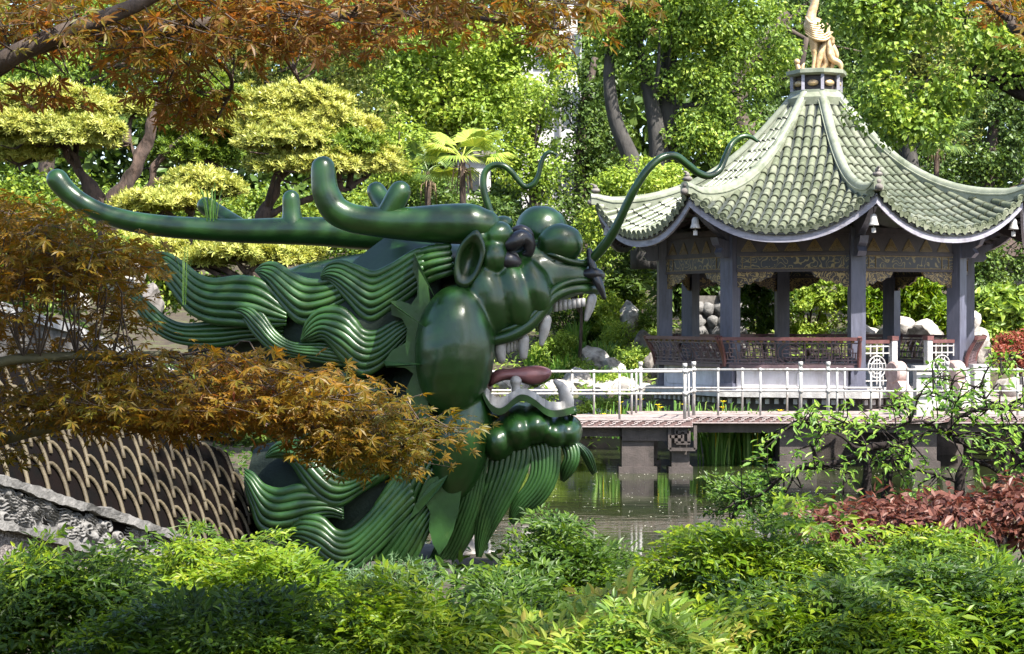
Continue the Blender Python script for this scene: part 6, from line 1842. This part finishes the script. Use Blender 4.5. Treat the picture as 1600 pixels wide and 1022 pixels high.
# ================================================================ the near trees and bushes
def inpoly(P, poly):
    x, y = P[:, 0], P[:, 1]; c = np.zeros(len(P), bool); n = len(poly)
    for i in range(n):
        x0, y0 = poly[i]; x1, y1 = poly[(i + 1) % n]
        c ^= ((y0 > y) != (y1 > y)) & (x < (x1 - x0) * (y - y0) / (y1 - y0 + 1e-9) + x0)
    return c
def sample_poly(poly, n, Y0, Y1):
    """n points of the place spread over an outline seen in the photograph, Y0..Y1 metres away"""
    poly = np.asarray(poly, float); lo, hi = poly.min(0), poly.max(0)
    out = []
    while len(out) < n:
        Q = rng.uniform(lo, hi, (n * 3, 2)); out += list(Q[inpoly(Q, poly)])
    Q = np.array(out[:n]); Y = rng.uniform(Y0, Y1, n)
    return np.column_stack([(Q[:, 0] - 800) / F * Y, Y, CAMZ + (HY - Q[:, 1]) / F * Y])

# --- maples
mp_V, mp_F = TM
mm = MB(); mm.add(mp_V, [mp_F]); maple_me = {k: mm.mesh('maple_leaf', M[k], False) for k in ('lf_maple', 'lf_maple_top')}
def maple(label, base, limbs, regions, m, bark, size):
    t = thing('maple_tree', label, 'tree', base)
    mb = MB(); paths = []
    for P, rr in limbs:
        Q = spline(np.column_stack([np.asarray(P, float), np.asarray(rr, float)]), 40)
        Q[:, :3] += (wob(Q[:, :3] * 5, 1.0)[:, None] * 0.006)
        tube(mb, Q[:, :3], Q[:, 3], ns=10); paths.append(Q[:, :3])
    obj('trunk', mb, bark, t)
    allp = np.concatenate(paths[1:] if len(paths) > 1 else paths)
    tw = MB(); P_, N_, X_ = [], [], []
    for poly, ncl, Y0, Y1, per, spread, tilt in regions:
        C = sample_poly(poly, ncl, Y0, Y1)
        for c in C:
            d = np.linalg.norm(allp - c, axis=1); i = int(np.argmin(d + rng.random(len(d)) * .04))
            a = allp[i]; outd = unit(c - a)
            tube(tw, [a, (a + c) / 2 + rng.normal(size=3) * .03 + [0, 0, .02], c], [.003, .0022, .0014], ns=4, n=6, caps=False)
            n_ = rng.poisson(per * 2.1) + 2
            dd = rng.normal(size=(n_, 3)) * [spread, spread, spread * .33]
            p = c + dd
            for q in p[:4]: tube(tw, [c, (c + q) / 2, q], [.0017, .0013, .001], ns=3, caps=False)
            P_.append(p)
            N_.append(unit(np.array([0, 0, 1.0]) + rng.normal(size=(n_, 3)) * tilt + np.array([0, -.18, 0])))
            X_.append(unit(dd * [1, 1, .2] / spread * .8 + outd * .6 + rng.normal(size=(n_, 3)) * .3 + [0, 0, -.25]))
    obj('twigs', tw, M['twig'], t, kind='stuff')
    P_, N_, X_ = np.concatenate(P_), np.concatenate(N_), np.concatenate(X_)
    S_ = size * rng.uniform(.62, 1.15, len(P_)); B_ = basis(N_, X_)
    px_ = 800 + P_[:, 0] / P_[:, 1] * F; py_ = HY - (P_[:, 2] - CAMZ) / P_[:, 1] * F
    show = (px_ > 0) & (px_ < 1600) & (py_ > 0) & (py_ < 1022)
    order = np.argsort(np.where(show, P_[:, 1] / S_ / (0.35 + np.abs(N_[:, 1])), 1e9))
    near, rest_ = order[:300], order[300:]
    tl_ = np.array(t.location); me = maple_me[m]
    for i in near:
        o = link('maple_leaf', me, t); b = B_[i] * S_[i]; l = P_[i] - tl_
        o.matrix_basis = Matrix((*[(b[r, 0], b[r, 1], b[r, 2], l[r]) for r in range(3)], (0, 0, 0, 1)))
    if len(rest_):
        mb = MB(); scatter(mb, T_maple_far(), P_[rest_], B_[rest_], S_[rest_])
        obj('foliage', mb, M[m], t, smooth=False, kind='stuff')
    return t
bA = np.array([-2.15, 5.2, gz(-2.15, 5.2)])
limb = lambda L: [at(*p) for p in L]
maple('maple with rust orange leaves whose long low spray hangs across the dragon body', bA,
      [([bA - [0, 0, .2], bA + [.05, 0, .5], bA + [.0, -.1, 1.1], bA + [-.1, 0, 2.2], bA + [0, .1, 3.4]], [.10, .085, .075, .06, .03]),
       ([bA + [0, -.05, .9], at(-60, 705, 5.1), at(60, 672, 5.0), at(180, 645, 4.95), at(300, 637, 5.0), at(430, 640, 5.1), at(560, 645, 5.2), at(660, 662, 5.3), at(730, 678, 5.35)], [.05, .022, .018, .016, .013, .010, .007, .005, .003]),
       ([bA + [0, 0, 1.6], at(-60, 470, 5.0), at(60, 400, 5.0), at(140, 390, 5.1), at(215, 425, 5.2)], [.04, .02, .014, .009, .004]),
       ([bA + [0, -.05, 1.2], at(-60, 580, 4.7), at(60, 560, 4.7), at(200, 560, 4.8), at(340, 565, 5.0), at(470, 590, 5.2)], [.04, .016, .013, .010, .007, .004])],
      [([(0, 540), (70, 545), (180, 556), (290, 566), (380, 566), (470, 580), (540, 602), (580, 615), (560, 640), (400, 640), (200, 640), (0, 640)], 72, 4.6, 5.4, 13, .08, .42),
       ([(300, 605), (580, 620), (660, 645), (705, 665), (690, 690), (650, 690), (620, 710), (540, 690), (430, 670), (320, 660)], 58, 4.8, 5.5, 12, .07, .42),
       ([(480, 690), (590, 690), (650, 715), (620, 755), (580, 750), (525, 725)], 13, 4.9, 5.4, 11, .06, .5),
       ([(0, 630), (300, 635), (390, 650), (360, 672), (250, 668), (90, 675), (0, 715)], 28, 4.5, 5.2, 12, .07, .45),
       ([(0, 310), (50, 335), (110, 372), (170, 395), (205, 420), (180, 430), (130, 440), (80, 440), (0, 450)], 64, 4.4, 5.4, 13, .075, .45),
       ([(130, 450), (200, 460), (210, 490), (180, 525), (145, 500)], 9, 4.7, 5.2, 10, .06, .45),
       ([(0, 465), (15, 480), (30, 510), (0, 520)], 4, 4.5, 5.2, 10, .06, .45),
       ([(-260, 250), (-20, 300), (-20, 700), (-260, 720)], 60, 4.4, 5.6, 12, .1, .5)], 'lf_maple', M['olive_branch'], .033)
bB = np.array([-1.9, 4.1, gz(-1.9, 4.1)])
maple('maple with red-brown leaves whose dark boughs arch over the top of the view', bB,
      [([bB - [0, 0, .2], bB + [.03, 0, .8], bB + [.05, .05, 1.6], bB + [.1, 0, 2.6], bB + [.3, .1, 3.8]], [.12, .10, .09, .07, .04]),
       ([bB + [.04, .05, 1.75], at(-40, 125, 4.2), at(30, 82, 4.2), at(130, 56, 4.25), at(240, 48, 4.3), at(360, 30, 4.4), at(480, 24, 4.5), at(620, 22, 4.6), at(760, 30, 4.75), at(880, 45, 4.9)], [.06, .026, .023, .019, .016, .014, .012, .009, .006, .003]),
       ([at(-60, 130, 4.15), at(60, 68, 4.1), at(150, 32, 4.1), at(220, 6, 4.1), at(300, -40, 4.1)], [.026, .022, .019, .016, .01]),
       ([at(240, 48, 4.3), at(320, 80, 4.4), at(360, 130, 4.5), at(335, 190, 4.55)], [.010, .007, .005, .003]),
       ([at(420, 0, 4.4), at(440, 70, 4.5), at(470, 130, 4.6)], [.006, .005, .003]),
       ([at(200, -90, 4.3), at(500, -60, 4.5), at(800, -30, 4.7), at(980, -5, 4.9)], [.02, .015, .01, .004])],
      [([(0, 0), (160, 0), (150, 40), (90, 75), (60, 75), (0, 70)], 13, 3.9, 4.6, 9, .07, .6),
       ([(160, 0), (420, 0), (420, 45), (400, 85), (340, 100), (240, 95), (170, 75)], 27, 4.1, 4.8, 10, .075, .6),
       ([(400, 0), (680, 0), (680, 50), (600, 60), (560, 60), (520, 70), (420, 85)], 26, 4.2, 5.0, 9, .07, .6),
       ([(690, 0), (980, 0), (960, 12), (900, 40), (910, 68), (870, 62), (800, 35), (760, 45), (690, 45)], 16, 4.4, 5.2, 8, .065, .65),
       ([(235, 110), (305, 115), (320, 170), (310, 195), (285, 170), (240, 140)], 8, 4.3, 4.7, 8, .06, .7),
       ([(60, 135), (95, 142), (95, 160), (65, 158)], 2, 4.2, 4.4, 6, .05, .6),
       ([(0, -140), (1000, -140), (1000, 0), (0, 0)], 40, 4.0, 5.2, 9, .09, .6),
       ([(-300, -100), (-20, -100), (-20, 90), (-300, 200)], 30, 3.8, 4.8, 9, .08, .6)], 'lf_maple_top', M['bark'], .038)
bC = np.array([3.3, 6.4, gz(3.3, 6.4)])
maple('small red maple reaching in at the upper right corner', bC,
      [([bC - [0, 0, .2], bC + [0, 0, 1.2], bC + [-.1, 0, 2.3], bC + [-.3, .1, 3.2]], [.09, .075, .06, .02]),
       ([bC + [-.1, 0, 2.2], at(1640, 60, 6.0), at(1585, 35, 6.0), at(1555, 12, 6.0), at(1520, -20, 6.0)], [.03, .02, .016, .012, .006])],
      [([(1545, 0), (1600, 0), (1600, 45), (1570, 30)], 5, 5.8, 6.3, 6, .06, .6), ([(1600, -80), (1800, -80), (1800, 80), (1600, 60)], 16, 5.8, 6.6, 9, .09, .6)], 'lf_maple_top', M['bark'], .038)

# --- nandina bushes: every compound leaf is a part
def frond_mesh(seed, m, lz=1.0):
    g = np.random.default_rng(seed)
    mb = MB(); L = .34
    r = [np.array([t * L, 0.02 * math.sin(t * 3), .10 * t * (1 - t) - .06 * t * t]) for t in np.linspace(0, 1, 6)]
    tube(mb, r, [.0022, .002, .0018, .0014, .001, .0007], ns=3, caps=False)
    pos, X, Z, S = [], [], [], []
    for i, t in enumerate(np.linspace(.2, .94, 7)):
        b = np.array([t * L, 0, .10 * t * (1 - t) - .06 * t * t])
        for sg in (-1, 1):
            a = R(g.uniform(48, 68)) * sg; pl = .115 * (1 - .6 * (t - .2)) * g.uniform(.8, 1.15)
            d = np.array([math.cos(a), math.sin(a), g.uniform(-.1, .25)])
            tip = b + d * pl; tube(mb, [b, tip], [.0012, .0007], ns=3, caps=False)
            for q in np.linspace(.35, 1, 3 if t > .6 else 4):
                for s2 in ((-1, 1) if q < .99 else (0,)):
                    aa = a + s2 * R(g.uniform(40, 62))
                    pos.append(b + d * pl * q); X.append((math.cos(aa), math.sin(aa), g.uniform(-.45, .25))); Z.append(g.normal(size=3) * .35 + [0, 0, 1]); S.append(.044 * lz * g.uniform(.7, 1.15))
    for s2 in (-1, 0, 1):
        aa = s2 * R(40); pos.append(r[-1]); X.append((math.cos(aa), math.sin(aa), -.2)); Z.append((0, 0, 1)); S.append(.046 * lz)
    scatter(mb, T_lance(.185), np.array(pos), basis(np.array(Z, float), np.array(X, float)), np.array(S))
    return mb.mesh('frond', M[m], False)
FR = {m: [frond_mesh(60 + 7 * i + j, m, .92) for i in range(5)] for j, m in enumerate(('lf_nandina', 'lf_nandina_d', 'lf_nandina_y'))}
def nandina(label, px, top, rx, ry, Y, m, n_, mix=None, sc=1.0, lean=(0, 0, 0)):
    k = Y / F
    top = top + 4 + 26 * math.sin(px * .7)
    c = at(px, top + ry, Y); rad = np.array([rx * k, max(.35, rx * k * .75), ry * k])
    b = np.array([c[0], Y, gz(c[0], Y)])
    t = thing('nandina_bush', label, 'bush', b, group='nandina bushes along the bottom of the view')
    st = MB()
    for i in range(9):
        a = rng.uniform(0, 6.28); e = c + np.array([math.cos(a) * rad[0] * .6, math.sin(a) * rad[1] * .6, rad[2] * rng.uniform(-.2, .5)])
        s0 = b + np.array([math.cos(a) * .1, math.sin(a) * .1, -.1])
        tube(st, [s0, (s0 + e) / 2 + rng.normal(size=3) * .04, e], [.010, .008, .004], ns=5, n=8)
    obj('stems', st, M['twig'], t, kind='stuff')
    n_ = min(int(n_ * 1.35), 300)
    for i in range(n_):
        d = unit(rng.normal(size=3)); 
        if d[2] < -.35: d[2] *= -1
        if d[1] > .3 and rng.random() < .6: d[1] *= -1
        r_ = rng.uniform(.25, .95) ** .7
        p = c + d * r_ * rad * (1 + .18 * math.sin(5 * d[0] + px) * math.cos(4 * d[2]))
        out = unit(np.array([d[0] * 1.0, d[1] * .8, .25 + d[2] * .5]) + rng.normal(size=3) * .35)
        up = unit(np.array([0, -.25, 1.0]) + rng.normal(size=3) * .28)
        B = basis(up[None], out[None])[0]
        s = sc * (rng.uniform(.6, 1.0) if rng.random() > .12 else rng.uniform(1.0, 1.35))
        p = p - B[:, 0] * .17 * s
        mm_ = m if (mix is None or rng.random() > mix[1]) else mix[0]
        o = link('frond', FR[mm_][i % 5], t); l = p - b
        o.matrix_basis = Matrix((*[(B[q, 0] * s, B[q, 1] * s, B[q, 2] * s, l[q]) for q in range(3)], (0, 0, 0, 1)))
    return t
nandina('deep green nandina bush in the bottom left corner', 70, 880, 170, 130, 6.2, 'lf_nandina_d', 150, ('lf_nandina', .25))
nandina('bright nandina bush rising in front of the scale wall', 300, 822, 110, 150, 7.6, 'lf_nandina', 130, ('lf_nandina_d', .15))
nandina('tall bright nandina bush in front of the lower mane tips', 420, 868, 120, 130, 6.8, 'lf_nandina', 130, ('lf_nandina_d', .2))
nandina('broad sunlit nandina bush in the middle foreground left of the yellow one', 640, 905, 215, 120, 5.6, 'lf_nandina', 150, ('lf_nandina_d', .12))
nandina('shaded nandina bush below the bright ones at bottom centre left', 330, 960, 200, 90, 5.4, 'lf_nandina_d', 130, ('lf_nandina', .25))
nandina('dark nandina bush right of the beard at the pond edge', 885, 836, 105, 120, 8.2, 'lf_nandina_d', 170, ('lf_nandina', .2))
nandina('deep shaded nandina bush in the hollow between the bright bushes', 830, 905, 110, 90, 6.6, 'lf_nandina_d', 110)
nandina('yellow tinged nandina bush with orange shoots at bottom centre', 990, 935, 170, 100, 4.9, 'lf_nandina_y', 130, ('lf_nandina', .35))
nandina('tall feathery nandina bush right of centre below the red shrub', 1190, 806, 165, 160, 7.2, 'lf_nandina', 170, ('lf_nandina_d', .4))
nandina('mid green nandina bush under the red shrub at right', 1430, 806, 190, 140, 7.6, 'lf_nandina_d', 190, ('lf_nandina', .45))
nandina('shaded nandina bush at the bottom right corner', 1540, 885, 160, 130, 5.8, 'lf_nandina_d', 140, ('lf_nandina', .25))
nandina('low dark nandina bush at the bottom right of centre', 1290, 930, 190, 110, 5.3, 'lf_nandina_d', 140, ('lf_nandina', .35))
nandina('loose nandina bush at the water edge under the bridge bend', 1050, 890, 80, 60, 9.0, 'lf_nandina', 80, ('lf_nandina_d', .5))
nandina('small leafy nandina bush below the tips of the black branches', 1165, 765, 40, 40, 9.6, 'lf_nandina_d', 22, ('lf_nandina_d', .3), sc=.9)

# feathery plant at the foot of the dragon
def fine_plant(label, px, py, rx, ry, Y, m, n_, size=.05):
    c = at(px, py, Y); k = Y / F
    b = np.array([c[0], Y, gz(c[0], Y)])
    t = thing('feathery_plant', label, 'plant', b)
    mb = MB(); st = MB()
    for i in range(n_):
        d = unit(rng.normal(size=3)); d[2] = abs(d[2]); d[1] = -abs(d[1])
        e = c + d * np.array([rx * k, rx * k * .7, ry * k]) * rng.uniform(.5, 1.0)
        s0 = b + rng.normal(size=3) * [.06, .06, 0]
        tube(st, [s0, (s0 + e) / 2 + [0, 0, .1], e], [.004, .003, .001], ns=3, n=6, caps=False)
        u = rng.uniform(.45, 1, 44)[:, None]; p = (s0 * (1 - u) ** 2 + 2 * u * (1 - u) * ((s0 + e) / 2 + [0, 0, .1]) + e * u ** 2) + rng.normal(size=(44, 3)) * .02
        scatter(mb, T_kite(.1), p, basis(rng.normal(size=(44, 3)) + [0, 0, .8], unit(e - s0) * .6 + rng.normal(size=(44, 3)) * .7), size * rng.uniform(.6, 1.2, 44))
    obj('stems', st, M['twig'], t, kind='stuff'); obj('foliage', mb, M[m], t, smooth=False)
fine_plant('feathery grey-green plant at the foot of the dragon mane', 628, 915, 78, 40, 9.8, 'lf_feather', 46)
fine_plant('wispy grey-green plant beside the beard tips', 560, 925, 50, 34, 9.4, 'lf_feather', 22)

# --- red-leaved shrubs
def red(label, blobs, Y, n_cr=1.0):
    c = at(blobs[0][0], blobs[0][1], Y); b = np.array([c[0], Y, gz(c[0], Y)])
    t = thing('red_shrub', label, 'shrub', b, group='red-leaved shrubs at the right')
    C = crown_centers(px_blobs(blobs, Y, depth=.4), .10, n_cr * 1.2, .7)
    P, Nn, D = clump_leaves(C, .11, 18, up=.8)
    mb = MB(); scatter(mb, TLW, P, basis(Nn, D + rng.normal(size=D.shape) * .5), .058 * rng.uniform(.6, 1.25, len(P)))
    obj('foliage', mb, M['lf_red'], t, smooth=False)
    st = MB()
    for s in C[rng.choice(len(C), 14, replace=False)]: tube(st, [b, (b + s) / 2 + rng.normal(size=3) * .05, s], [.012, .009, .004], ns=5, n=7)
    obj('stem', st, M['bark'], t)
red('low red-leaved shrub under the black branches right of centre', [(1335, 818, 66, 16), (1395, 800, 46, 18), (1295, 826, 30, 8)], 8.6)
red('larger red-leaved shrub at the right edge under the black branches', [(1520, 800, 76, 24), (1590, 786, 40, 28), (1450, 812, 46, 14), (1600, 818, 30, 18)], 8.4)

# --- small tree with black twisting branches over the right foreground
WY = 9.2
def W(L, dY=0.0): return [at(p[0], p[1], WY + dY + (p[2] if len(p) > 2 else 0)) for p in L]
wb = np.array([(1370 - 800) / F * WY, WY, gz((1370 - 800) / F * WY, WY)])
wt = thing('twisted_tree', 'low spreading tree with black twisting branches and broad green leaves at the right', 'tree', wb)
limbs = [
 (W([(1372, 900), (1366, 800), (1356, 765), (1357, 735), (1352, 704), (1358, 692)]), [.05, .042, .034, .028, .026, .02]),
 (W([(1353, 704), (1335, 712), (1318, 722), (1290, 729), (1262, 730), (1240, 737), (1212, 752), (1180, 776), (1148, 786), (1120, 800)]), [.024, .02, .018, .018, .016, .015, .013, .010, .007, .003]),
 (W([(1290, 728), (1278, 715), (1270, 700), (1262, 690)], -.05), [.012, .010, .008, .004]),
 (W([(1356, 696), (1370, 692), (1390, 694), (1402, 698), (1420, 690), (1450, 672)]), [.024, .024, .022, .016, .010, .005]),
 (W([(1385, 860), (1384, 780), (1388, 740), (1394, 712), (1400, 697)], .25), [.03, .026, .022, .02, .016]),
 (W([(1494, 880), (1498, 790), (1500, 752), (1512, 728), (1516, 712), (1511, 694), (1485, 682), (1482, 670), (1494, 655), (1512, 650), (1538, 638), (1560, 637), (1566, 648), (1567, 668)], .1), [.045, .038, .034, .03, .028, .026, .022, .02, .018, .016, .015, .012, .008, .004]),
 (W([(1540, 638), (1536, 622), (1528, 606), (1500, 596), (1470, 590)], .1), [.010, .009, .007, .005, .002]),
 (W([(1567, 880), (1566, 760), (1568, 738), (1576, 712), (1580, 700), (1620, 720)], .3), [.035, .03, .026, .022, .02, .015]),
 (W([(1500, 640), (1470, 622), (1440, 618), (1410, 630), (1380, 634), (1345, 650)], .0), [.010, .009, .007, .006, .005, .002]),
 (W([(1484, 676), (1460, 664), (1430, 660), (1390, 668), (1340, 664), (1290, 668), (1240, 662)], -.1), [.012, .010, .009, .008, .006, .005, .002]),
 (W([(1352, 700), (1330, 690), (1306, 676), (1280, 668), (1256, 650)], .1), [.012, .010, .008, .005, .002]),
 (W([(1500, 760), (1460, 742), (1420, 735), (1380, 738)], .1), [.012, .009, .006, .003]),
 (W([(1515, 716), (1550, 728), (1590, 745), (1640, 760)], .1), [.014, .012, .010, .008]),
 (W([(1240, 737), (1230, 760), (1220, 785)], 0), [.007, .005, .002]), (W([(1330, 716), (1322, 745), (1316, 775), (1310, 790)], .05), [.009, .007, .005, .003]),
 (W([(1560, 637), (1590, 625), (1620, 610)], .1), [.010, .008, .006]), (W([(1528, 606), (1540, 580), (1570, 560), (1610, 545)], .1), [.007, .006, .005, .004]),
]
mb = MB(); paths = []
for P, rr in limbs:
    Q = spline(np.column_stack([np.asarray(P), np.asarray(rr) * .8]), 30)
    Q[:, :3] += np.column_stack([wob(Q[:, :3] * 9, 1.0, 0), wob(Q[:, :3] * 9, 1.0, 1), wob(Q[:, :3] * 9, 1.0, 2)]) * .012
    tube(mb, Q[:, :3], Q[:, 3], ns=8); paths.append(Q[:, :3])
obj('trunk', mb, M['bark_black'], wt)
allp = np.concatenate(paths[1:])
reg = [([(1110, 800), (1150, 700), (1220, 660), (1300, 640), (1330, 690), (1280, 740), (1200, 790)], 36), ([(1240, 640), (1400, 600), (1480, 570), (1600, 540), (1600, 700), (1500, 700), (1400, 690), (1300, 680)], 76), ([(1290, 720), (1480, 690), (1600, 690), (1600, 760), (1480, 760), (1300, 770)], 30), ([(1600, 540), (1750, 560), (1750, 760), (1600, 760)], 30)]
tw = MB(); P_, N_, X_ = [], [], []
for poly, n_ in reg:
    for c in sample_poly(poly, n_, WY - .45, WY + .5):
        a = allp[int(np.argmin(np.linalg.norm(allp - c, axis=1) + rng.random(len(allp)) * .1))]
        m_ = (a + c) / 2 + rng.normal(size=3) * .05
        tube(tw, [a, m_, c], [.005, .0035, .002], ns=4, n=8, caps=False)
        q = spline(np.array([a, m_, c]), 9)[3:]
        k = rng.poisson(9) + 2
        i = rng.integers(0, len(q), k); p = q[i] + rng.normal(size=(k, 3)) * .02
        P_.append(p); N_.append(unit(np.array([0, -.3, 1.0]) + rng.normal(size=(k, 3)) * .45)); X_.append(unit((c - a) * 1.5 + rng.normal(size=(k, 3)) * .35 + [0, 0, -.25]))
obj('twigs', tw, M['bark_black'], wt, kind='stuff')
P_, N_, X_ = np.concatenate(P_), np.concatenate(N_), np.concatenate(X_); S_ = .056 * rng.uniform(.5, 1.25, len(P_)); B_ = basis(N_, X_)
lm = MB(); lm.add(*[TL[0], [TL[1]]]); lme = lm.mesh('leaf', M['lf_wist'], False)
o_ = np.argsort(P_[:, 1] / S_); tl_ = np.array(wt.location)
for i in o_[:300]:
    o = link('leaf', lme, wt); b = B_[i] * S_[i]; l = P_[i] - tl_
    o.matrix_basis = Matrix((*[(b[r, 0], b[r, 1], b[r, 2], l[r]) for r in range(3)], (0, 0, 0, 1)))
mb = MB(); scatter(mb, TL, P_[o_[300:]], B_[o_[300:]], S_[o_[300:]]); obj('foliage', mb, M['lf_wist'], wt, smooth=False, kind='stuff')

# --- tree at the right whose bough hangs in at the top right corner
TY = 22.0
tb = np.array([(1790 - 800) / F * TY, TY, .4])
t = thing('leafy_tree', 'bright green tree whose dark bough hangs in beside the pavilion roof at the upper right', 'tree', tb)
mb = MB(); paths = []
for P, rr in [([tb - [0, 0, .3], at(1780, 400, TY), at(1760, 200, TY), at(1740, 40, TY), at(1720, -200, TY)], [.3, .26, .22, .18, .1]), (pth([(1755, 190), (1680, 170), (1600, 150), (1552, 126), (1530, 120), (1512, 122)], TY), [.13, .10, .075, .055, .035, .02]),
              (pth([(1552, 126), (1535, 128), (1518, 145), (1490, 158), (1465, 160)], TY), [.03, .028, .024, .018, .01]), (pth([(1600, 150), (1570, 100), (1545, 80), (1520, 110), (1500, 150)], TY), [.04, .03, .025, .018, .008]), (pth([(1740, 40), (1640, 0), (1520, -30), (1400, -20)], TY), [.12, .09, .06, .02])]:
    Q = spline(np.column_stack([np.asarray(P), rr]), 26); tube(mb, Q[:, :3], Q[:, 3], ns=8); paths.append(Q[:, :3])
B = px_blobs([(1400, 165, 58, 46), (1440, 205, 40, 26), (1372, 145, 30, 28), (1480, 140, 46, 38), (1350, 30, 56, 30), (1400, 70, 50, 30), (1430, 20, 66, 26), (1530, 60, 56, 34), (1590, 105, 36, 36), (1340, 0, 40, 20)], TY, depth=.5) + px_blobs([(1680, 60, 90, 90), (1760, -60, 160, 120), (1600, -80, 120, 70), (1450, -70, 130, 50), (1700, 200, 60, 70)], TY)
C = crown_centers(B, .17, .9, .7)
for s in C[rng.choice(len(C), 50, replace=False)]: twigs_to(mb, np.concatenate(paths[1:]), [s], .018, .006, ns=4, lead=.02)
obj('trunk', mb, M['bark_black'], t)
P, Nn, D = clump_leaves(C, .2, 34, up=.7)
mb = MB(); scatter(mb, TKW, P, basis(Nn, D * .5 + rng.normal(size=D.shape) * .4 + [0, 0, -.6]), .074 * rng.uniform(.7, 1.3, len(P)))
obj('crown', mb, M['lf_mid'], t, smooth=False)

# --- the garden trees round the viewpoint, outside the picture: they shade the statue and stand in its gloss
tree('shade_tree', 'tall garden tree standing right of the viewpoint beyond the frame', 'tree', (6.2, 8.2, gz(6.2, 8.2)), [([(6.2, 8.2, .5), (6.1, 8.4, 3), (5.6, 8.8, 6), (4.8, 9.4, 8.5)], [.26, .22, .17, .08])],
     [(2.0, 10.2, 9.4, 2.3, 2.1, 1.3), (0.4, 11.0, 9.6, 1.7, 1.6, 1.1), (4.6, 9.0, 8.6, 2.2, 2.2, 1.6)], M['lf_mid'], M['bark_grey'], cr=.55, per=44, size=.17, dens=.62, front=0.0)
tree('shade_tree', 'tall garden tree standing behind the viewpoint on the right', 'tree', (5.2, -1.5, gz(5.2, -1.5)), [([(5.2, -1.5, .5), (5.1, -1.4, 3), (4.6, -1, 6), (4.0, -.4, 8)], [.26, .22, .17, .08])],
     [(3.6, 0.2, 8.6, 2.4, 2.2, 1.6), (5.6, -1.6, 7.4, 2.4, 2.2, 1.8)], M['lf_mid'], M['bark_grey'], cr=.55, per=40, size=.17, dens=.5, front=0.0)
for x, y, lab in ((-6.5, -7, 'garden tree standing behind the viewpoint on the left'), (0.5, -11, 'garden tree standing straight behind the viewpoint')):
    tree('shade_tree', lab, 'tree', (x, y, gz(x, y)), [([(x, y, .5), (x, y, 3), (x + .3, y, 6)], [.25, .2, .1])], [(x, y, 5.2, 3.6, 2.6, 2.8), (x + 2, y + .4, 3.0, 2.6, 2.0, 2.2)], M['lf_mid'], M['bark_grey'], cr=.7, per=34, size=.26, dens=.8, front=0.0, limbs=6)
